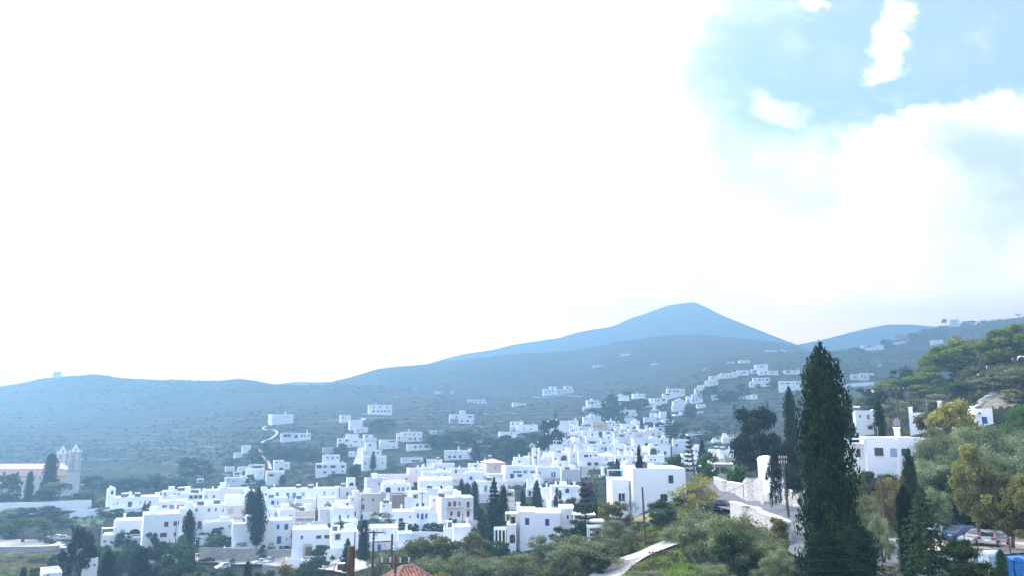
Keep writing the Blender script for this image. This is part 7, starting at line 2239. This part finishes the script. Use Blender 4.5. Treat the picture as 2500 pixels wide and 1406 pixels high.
def car(px, py, y, heading, paint, label, shape='hatch', scale=1.0, group='cars parked in the village'):
    """heading: direction the bonnet points, degrees from +x (screen right), counter clockwise seen from above"""
    p = at(px, py, y); z = gz(p.x, p.y) + .14
    r = empty('parked_car', (p.x, p.y, z), math.radians(heading)); r.scale = (scale,) * 3
    tag(r, label, 'car', group)
    W = .84
    if shape == 'hatch':
        lo = [(-1.95, .32), (-1.98, .62), (-1.9, .95), (-.2, .93), (.95, .90), (1.75, .74), (1.95, .58), (1.93, .30)]
        cab = [(-1.88, .95), (-1.55, 1.40), (-1.1, 1.48), (.15, 1.46), (1.0, .90)]
    else:
        lo = [(-2.15, .32), (-2.2, .62), (-2.1, .92), (-1.2, .95), (.95, .90), (1.85, .76), (2.1, .58), (2.08, .30)]
        cab = [(-1.55, .94), (-.95, 1.36), (-.5, 1.43), (.25, 1.42), (1.05, .90)]
    b = MB(); n = len(lo)
    secs = [(-W, .0), (-W * .96, .035), (W * .96, .035), (W, .0)]
    ring = []
    for yy, ins in ((-W * .93, -.06), (-W, 0), (W, 0), (W * .93, -.06)):
        ring.append(len(b.v)); b.v += [(x * (1 + ins * .2), yy, zz + (ins * .35 if zz > .8 else -ins * .3 if zz < .4 else 0)) for x, zz in lo]
    for a, c in zip(ring, ring[1:]):
        for k in range(n): k2 = (k + 1) % n; b.f.append((a + k, a + k2, c + k2, c + k))
    b.f.append(tuple(ring[0] + k for k in range(n))[::-1]); b.f.append(tuple(ring[-1] + k for k in range(n)))
    cw0, cw1 = W * .94, W * .74
    tops = [k for k in range(len(cab)) if cab[k][1] > 1.2]
    wk = lambda zz: cw0 + (cw1 - cw0) * max(0, min(1, (zz - .9) / .5))
    i0 = len(b.v)
    for s_ in (-1, 1): b.v += [(x, s_ * wk(zz), zz) for x, zz in cab]
    m_ = len(cab)
    for k in range(m_ - 1): b.f.append((i0 + k, i0 + k + 1, i0 + m_ + k + 1, i0 + m_ + k))
    b.f.append(tuple(i0 + k for k in range(m_))[::-1]); b.f.append(tuple(i0 + m_ + k for k in range(m_)))
    o = b.obj('body', paint, r)
    bv = o.modifiers.new('soft_edges', 'BEVEL'); bv.width = .045; bv.segments = 2; bv.limit_method = 'ANGLE'; bv.angle_limit = math.radians(24)
    g = MB()
    for s_ in (-1, 1):                                      # side glass in two panes
        for x0, x1 in ((cab[0][0] + .42, -.42), (-.34, cab[-1][0] - .25)):
            zt = 1.36 if shape == 'hatch' else 1.31
            xt0 = max(x0 + .22, x0) if x0 < -1 else x0; xt1 = x1 if x1 < 0 else x1 - .62
            g.quad((x0, s_ * (wk(.98) + .012), .98), (x1, s_ * (wk(.98) + .012), .98), (xt1, s_ * (wk(zt) + .012), zt), (xt0, s_ * (wk(zt) + .012), zt))
    def screen(a, c):
        u = Vector((a[0], 0, a[1])); v = Vector((c[0], 0, c[1])); d = v - u; nn = Vector((d.z, 0, -d.x)).normalized()
        if nn.z < 0: nn = -nn
        p0 = u + d * .12 + nn * .02; p1 = u + d * .9 + nn * .02
        g.quad((p0.x, -wk(p0.z) * .9, p0.z), (p0.x, wk(p0.z) * .9, p0.z), (p1.x, wk(p1.z) * .9, p1.z), (p1.x, -wk(p1.z) * .9, p1.z))
    screen(cab[-1], cab[-2]); screen(cab[0], cab[1])
    g.obj('window', GLASS, r)
    xw = 1.22 if shape == 'hatch' else 1.3
    for sx in (-1, 1):
        for s_ in (-1, 1):
            w = MB(); w.tube((sx * xw, s_ * (W - .17), .31), (sx * xw, s_ * (W + .025), .31), .31, n=18); ow = w.obj('wheel', TYRE, r)
            h = MB(); h.tube((sx * xw, s_ * (W + .027), .31), (sx * xw, s_ * (W + .04), .31), .2, .17, n=12); h.obj('rim', METAL, ow)
    xe, xf = lo[1][0], lo[-2][0]
    for s_ in (-1, 1):
        t = MB(); t.box(xe - .02, xe + .22, s_ * .64 - .16, s_ * .64 + .16, .72, .96); t.obj('tail_lamp', LAMP_R, r)
        t = MB(); t.box(xf - .26, xf - .02, s_ * .6 - .18, s_ * .6 + .18, .58, .72); t.obj('headlight', LAMP_W, r)
    t = MB(); t.box(xe - .03, xe - .005, -.26, .26, .55, .67); t.obj('number_plate', PLATE, r)
    t = MB(); t.box(xf - .01, xf + .03, -.5, .5, .36, .5); t.obj('grille', FRAME_D, r)
    return r


PW = car_paint('white_paint', (.72, .73, .74)); PS = car_paint('silver_paint', (.45, .46, .48)); PB = car_paint('dark_blue_paint', (.06, .07, .14))
PK = car_paint('black_paint', (.02, .02, .025)); PT = car_paint('blue_paint', (.04, .13, .30)); PG = car_paint('pale_blue_paint', (.42, .50, .58))
car(544, 1366, 211, 235, PW, 'white car parked alone nearest on the pale lower road')
car(559, 1355, 217, 262, PB, 'dark blue car just behind the white car on the lower road')
car(637, 1358, 215.5, 215, PW, 'white car beside the clipped round bush at the stone wall', 'sedan')
car(656, 1358, 215, 262, PG, 'pale blue car right of the white one at the stone wall')
car(504, 1352, 219, 200, PK, 'black car in the shade at the left end of the stone wall', 'sedan')
car(2428, 1311, 84, 38, PS, 'silver hatchback seen from behind in the parking ground')
car(2390, 1309, 85, 205, PS, 'grey saloon behind the leaning tree trunk in the parking ground', 'sedan')
car(2340, 1300, 87, 200, PT, 'blue car half hidden behind the lower right tree')
car(2252, 1290, 88, 195, PW, 'white car hidden behind the lower right tree', 'sedan')
car(1743, 1222, 113, 150, PK, 'dark car half hidden by shrubs at the road bend')
for px, py, y, h, pnt, lab in ((152, 1316, 236, 195, PS, 'silver car at the right end of the gravel yard'), (138, 1314, 238, 180, PW, 'white car partly behind the pale slim bush on the gravel yard'), (112, 1317, 236, 170, PK, 'dark car under the trees at the back of the gravel yard')):
    car(px, py, y, h, pnt, lab, 'sedan')

# ------------------------------------------------------------------ small street things
def bin_(px, py, y, rz, col, label, w=1.35, d=1.05, h=1.25):
    p = at(px, py, y); z = gz(p.x, p.y) + .15
    r = empty('rubbish_bin', (p.x, p.y, z), math.radians(rz)); tag(r, label, 'rubbish bin', 'bins by the road')
    m = MB(); a, b = .86, 1.0
    i = 0
    V = [(-w / 2 * a, -d / 2 * a, .18), (w / 2 * a, -d / 2 * a, .18), (w / 2 * a, d / 2 * a, .18), (-w / 2 * a, d / 2 * a, .18), (-w / 2, -d / 2, h), (w / 2, -d / 2, h), (w / 2, d / 2, h), (-w / 2, d / 2, h)]
    for f in ((0, 3, 2, 1), (0, 1, 5, 4), (1, 2, 6, 5), (2, 3, 7, 6), (3, 0, 4, 7)): m.quad(*[V[k] for k in f])
    m.box(-w / 2 - .04, w / 2 + .04, -d / 2 - .04, -d / 2 - .002, h - .12, h - .02); m.box(-w / 2 - .04, w / 2 + .04, d / 2 + .002, d / 2 + .04, h - .12, h - .02)
    for k in range(4):
        x = -w / 2 * .7 + w * .7 * k / 3; m.box(x - .03, x + .03, -d / 2 - .03, -d / 2 * .93 - .001, .3, h - .2)
    m.obj('body', col, r)
    l = MB()
    for k in range(6):
        a0, a1 = math.pi * k / 6, math.pi * (k + 1) / 6
        q0 = (-d / 2 * 1.04 * math.cos(a0), h + .01 + .28 * math.sin(a0)); q1 = (-d / 2 * 1.04 * math.cos(a1), h + .01 + .28 * math.sin(a1))
        l.quad((-w / 2 - .05, q0[0], q0[1]), (w / 2 + .05, q0[0], q0[1]), (w / 2 + .05, q1[0], q1[1]), (-w / 2 - .05, q1[0], q1[1]))
    for x in (-w / 2 - .05, w / 2 + .05): l.quad(*[(x, -d / 2 * 1.04 * math.cos(math.pi * k / 6), h + .01 + .28 * math.sin(math.pi * k / 6)) for k in range(7)])
    l.obj('lid', col, r)
    for sx in (-1, 1):
        for sy in (-1, 1):
            t = MB(); t.tube((sx * w * .36 - .04, sy * d * .33, .09), (sx * w * .36 + .04, sy * d * .33, .09), .1, n=10); t.obj('castor', TYRE, r)


BIN_B = noise_mat('blue_plastic', (.02, .12, .38), (.04, .16, .46), 2, .4); BIN_G = noise_mat('pale_grey_plastic', (.42, .50, .58), (.5, .57, .64), 2, .45)
bin_(2420, 1384, 62, 15, BIN_G, 'pale grey wheeled bin beside the little cypress')
bin_(2478, 1402, 58, 18, BIN_B, 'bright blue wheeled bin at the bottom right')
bin_(2512, 1404, 57, 18, BIN_B, 'second blue bin cut by the right edge of the picture')

p = at(2401, 884, 192); o_ = empty('road_sign', (p.x, p.y, gz(p.x, p.y))); tag(o_, 'blue road sign board on the hill crest', 'sign')
h = p.z - gz(p.x, p.y); m = MB(); m.box(-.62, .62, -.03, .03, h - .38, h + .42); m.obj('board', SHUT['b'], o_)
for k in (-.45, .45): m = MB(); m.tube((k, .06, -.3), (k, .06, h + .4), .035, n=6); m.obj('post', STEEL, o_)
o_ = None; pts = [(2409, 893, 186), (2424, 892, 187), (2440, 889, 188), (2452, 886, 189)]
W_ = [at(*q) for q in pts]; o_ = empty('guard_rail', W_[0]); tag(o_, 'white guard rail along the crest track under the pines', 'guard rail')
m = MB()
for a, b in zip(W_, W_[1:]): m.tube(a - W_[0], b - W_[0], .09, n=6)
m.obj('rail', TANK, o_)
for w_ in W_:
    g = gz(w_.x, w_.y); m = MB(); m.box(w_.x - W_[0].x - .09, w_.x - W_[0].x + .09, w_.y - W_[0].y - .09, w_.y - W_[0].y + .09, g - W_[0].z - .3, .12 + w_.z - W_[0].z); m.obj('post', TANK, o_)

# shelters and pergolas in the garden below the norfolk pine
def pergola(px0, px1, pt, y, d, label, posts=2, mat=None):
    a, b = at(px0, pt, y), at(px1, pt, y); z = gz((a.x + b.x) / 2, y); o = empty('pergola', ((a.x + b.x) / 2, y, z)); tag(o, label, 'pergola')
    w = (b.x - a.x) / 2; h = a.z - z; m = MB()
    for k in range(7): yy = d * k / 6; m.box(-w, w, yy - .05, yy + .05, h - .14, h)
    m.obj('slats', mat or FRAME_W, o)
    for k in range(posts):
        x = -w + .15 + (2 * w - .3) * k / (posts - 1)
        for yy in (.12, d - .12):
            q = MB(); q.box(x - .1, x + .1, yy - .1, yy + .1, -.5, h - .145); q.obj('post', mat or FRAME_W, o)


pergola(1436, 1477, 1286, 118, 3, 'white slatted pergola at the edge of the lower garden', 2)
pergola(1205, 1236, 1291, 146, 4, 'white pillared pergola left of the hillside house', 4)
for px0, px1, pt, y, lab in ((1446, 1474, 1271, 124, 'low grey concrete tank under the dry garden hedge'), (1402, 1452, 1254, 130, 'pale grey flat shelter behind the norfolk pine')):
    a, b = at(px0, pt, y), at(px1, pt, y); z = gz(a.x, y); o = empty('garden_shelter', (a.x, y, z)); tag(o, lab, 'shelter'); w = b.x - a.x; h = a.z - z
    m = MB(); m.box(0, w, 0, 3, -1, h - .2); m.obj('wall', WALLS['g'], o); m = MB(); m.box(-.15, w + .15, -.15, 3.15, h - .197, h); m.obj('slab', WALLS['w'], o)
    m = MB(); m.quad((w * .3, -.01, .1), (w * .6, -.01, .1), (w * .6, -.01, h * .7), (w * .3, -.01, h * .7)); m.obj('door', FRAME_D, o)
# solar panel frame on the low wall below the bungalow
p = at(2126, 1227, 90); o_ = empty('water_tank', (p.x, p.y, gz(p.x, p.y))); tag(o_, 'pale grey tank box standing on the low stone wall', 'tank'); h = p.z - gz(p.x, p.y)
m = MB(); m.box(-.65, .65, -.4, .4, -.2, h + .35); m.obj('body', BIN_G, o_)
# white bench furniture on the bungalow balcony
p = at(2098, 1125, 106.8)
o_ = empty('balcony_chair', (p.x, p.y, p.z - .35)); tag(o_, 'small white chair on the balcony of the bungalow', 'chair')
m = MB(); m.box(-.22, .22, -.22, .22, .40, .44); m.obj('seat', FRAME_W, o_); m = MB(); m.box(-.22, .22, .2, .24, .445, .9); m.obj('backrest', FRAME_W, o_)
for sx in (-1, 1):
    for sy in (-1, 1): m = MB(); m.tube((sx * .2, sy * .2, 0), (sx * .2, sy * .2, .395), .02, n=5); m.obj('leg', FRAME_W, o_)

# heap of brown brush and pale rocks
def rock(px, py, y, s, label, mat, group=None, name='rock', cat='rock'):
    p = at(px, py, y); z = gz(p.x, p.y); rng = random.Random(int(px * 7 + py)); m = MB(); n, k = 9, 6
    for j in range(k + 1):
        for i in range(n):
            t = 2 * math.pi * i / n; f = math.pi * j / k; rr = s * (1 + rng.uniform(-.22, .22)); m.v.append((rr * math.sin(f) * math.cos(t), rr * math.sin(f) * math.sin(t) * .8, rr * .6 * math.cos(f) + s * .2))
    for j in range(k):
        for i in range(n): m.f.append((j * n + i, (j + 1) * n + i, (j + 1) * n + (i + 1) % n, j * n + (i + 1) % n))
    o = m.obj(name, mat); o.location = (p.x, p.y, z); tag(o, label, cat, group)


ROCK = stone('pale_rock', (.34, .31, .28), (.24, .21, .19), (.40, .37, .34), .8)
for k in range(16):
    px = 2385 + 62 * ((k * .618) % 1); py = 958 + 40 * ((k * .377) % 1) - (px - 2385) * .25
    rock(px, py, ypix(px, py, 60), .45 + .5 * ((k * .73) % 1), 'pale boulders scattered on the dry rocky slope', ROCK, 'boulders on the rocky slope')
C_, N_, Z_, T_ = clump_leaves([(x * .9, y_ * .5, .3 + z_ * .3, .5, .35) for x, y_, z_ in ((-1, 0, 0), (0, .3, .4), (1, 0, .2), (.5, -.4, 0), (-.4, .2, .5))], 500, .16, jitter=.8)
me_ = quads_mesh('brush_heap', C_, N_, Z_, T_, leaf_mat('dead_leaf', (.10, .045, .025), (.24, .12, .07)), .5)
o_ = bpy.data.objects.new('brush_heap', me_); COL.objects.link(o_); yy = ypix(1652, 1300, 60); q = at(1652, 1300, yy); o_.location = (q.x, q.y, gz(q.x, q.y)); o_.scale = (1.2, 1.2, 1.2)
tag(o_, 'heap of reddish brown cut branches on the green slope', 'brush heap')

# ------------------------------------------------------------------ scrub and grass
ROADS = [(p.co.x, p.co.y) for o in bpy.data.objects if o.name.split('.')[0] in ('road', 'path', 'gravel_yard', 'parking_ground', 'track', 'steps_lane') for p in o.data.vertices]
RG = {(int(x // 2.5), int(y // 2.5)) for x, y in ROADS}
HB = [(h[1] - 4, h[2] + 4, h[3] - 1, h[4] + 3, h[5]) for h in HOUSES]


def blocked(px, py, x, y):
    if (int(x // 2.5), int(y // 2.5)) in RG: return True
    for a, b, t, c, yy in HB:
        if a < px < b and abs(y - yy - 3) < 11: return True
    return False


def scatter(n, px_r, py_r, size, per, mat, name, seed, clump=.0, flat=.55, ymin=60, ymax=2600, leaf=.3, thr=-.05, nz=60., grow=0.0):
    rng = random.Random(seed); C = []; N = []; Sz = []; T = []; k = tries = 0
    while k < n and tries < n * 8:
        tries += 1
        px = rng.uniform(*px_r); py = rng.uniform(*py_r)
        y = ypix(px, py, 30)
        if not (ymin < y < ymax) or y == 300.0: continue
        p = at(px, py, y)
        if clump and float(fbm(np.array([p.x / nz]), np.array([p.y / nz]), seed, 3)[0]) < thr + rng.uniform(-.25, .25): continue
        if blocked(px, py, p.x, p.y): continue
        s = rng.uniform(*size) * (1 + grow * y / 1000.0); m = max(4, int(per))
        d = sphere_dirs(m); d[:, 2] = np.abs(d[:, 2]) * 1.0 - .1
        r = RNG.random(m)[:, None] ** .4
        C.append(d * r * np.array([s, s, s * flat * 1.3]) + np.array([p.x, p.y, p.z + s * .05])); N.append(d + RNG.normal(size=(m, 3)) * .5)
        Sz.append(s * leaf * (.6 + .8 * RNG.random(m))); t0 = rng.random() * .6; T.append(np.clip(t0 + RNG.random(m) * .4, 0, 1)); k += 1
    me = quads_mesh(name, np.concatenate(C), np.concatenate(N), np.concatenate(Sz), np.concatenate(T), mat)
    o = bpy.data.objects.new(name, me); COL.objects.link(o); tag(o, kind='stuff')
    return o


scatter(2000, (-60, 2560), (905, 1130), (.8, 1.7), 16, LEAF['fs'], 'hillside_scrub', 5, 1, .6, 380, 1300, .5, .0, 60., .5)
scatter(900, (-60, 1100), (904, 960), (.9, 2.2), 14, LEAF['fs'], 'ridge_scrub', 6, 1, .6, 700, 1300, .5, -.3, 60., .3)
scatter(1300, (2000, 2560), (770, 940), (1.2, 2.6), 16, LEAF['sc'], 'ridge_scrub', 8, 1, .7, 500, 1150, .5, -.15, 40., .3)
scatter(2200, (-60, 1800), (1050, 1240), (.9, 2.2), 16, LEAF['sc'], 'valley_scrub', 9, 1, .6, 300, 700, .5, -.15, 35.)
scatter(2600, (200, 1560), (1200, 1406), (.35, 1.1), 16, LEAF['sc'], 'garden_undergrowth', 13, 1, .7, 90, 300, .42, -.2, 14.)
scatter(3400, (1330, 2540), (1000, 1406), (.3, .85), 18, LEAF['sc'], 'slope_undergrowth', 17, 1, .7, 45, 240, .36, -.25, 10.)
scatter(1500, (1900, 2540), (770, 1010), (.8, 1.9), 16, LEAF['sc'], 'crest_scrub', 19, 1, .7, 160, 1100, .45, -.1, 25., .8)
scatter(1300, (900, 1600), (1300, 1406), (.4, .9), 20, LEAF['br'], 'rusty_undergrowth', 23, 1, .7, 70, 170, .34, -.1, 9.)


def blades(name, W, n, h, mat, seed):
    rng = np.random.default_rng(seed); u = rng.random(n); v = rng.random(n); C = np.empty((n, 3))
    for i in range(n):
        p = (W[0] * (1 - u[i]) + W[1] * u[i]) * (1 - v[i]) + (W[3] * (1 - u[i]) + W[2] * u[i]) * v[i]; C[i] = (p.x, p.y, gz(p.x, p.y) + h * .3)
    a = rng.random(n) * 6.28; N = np.stack([np.cos(a), np.sin(a), rng.normal(size=n) * .25], -1)
    me = quads_mesh(name, C, N, h * (.6 + .8 * rng.random(n)), rng.random(n), mat, 1.2, (0, 0, 1))
    o = bpy.data.objects.new(name, me); COL.objects.link(o); tag(o, kind='stuff')


blades('grass', GREEN1_W, 5000, .22, LEAF['gr'], 3)
blades('grass', GREEN2_W, 6000, .22, LEAF['gr'], 4)
blades('dry_grass', DRYF_W, 7000, .75, LEAF['dg'], 5)
for _t in (T_LEFT, T_NEAR, T_RIGHT, T_TOWN, T_MORE):
    plant_all(_t)
# ------------------------------------------------------------------ the hazy air
def build_haze():
    mb = MB(); mb.box(-3600, 3600, -160, 3260, -70, 470)
    m = bpy.data.materials.new('haze_air'); m.use_nodes = True
    nt = m.node_tree; nt.nodes.clear()
    out = nt.nodes.new('ShaderNodeOutputMaterial'); v = nt.nodes.new('ShaderNodeVolumePrincipled')
    v.inputs['Color'].default_value = HAZE_COL
    v.inputs['Density'].default_value = HAZE_D
    v.inputs['Anisotropy'].default_value = HAZE_G
    nt.links.new(v.outputs[0], out.inputs['Volume'])
    o = mb.obj('haze', m); tag(o, kind='stuff')
    return o


HAZE_COL = (0.28, 0.60, 0.98, 1)
HAZE_D = 0.00100
HAZE_G = 0.5
build_haze()
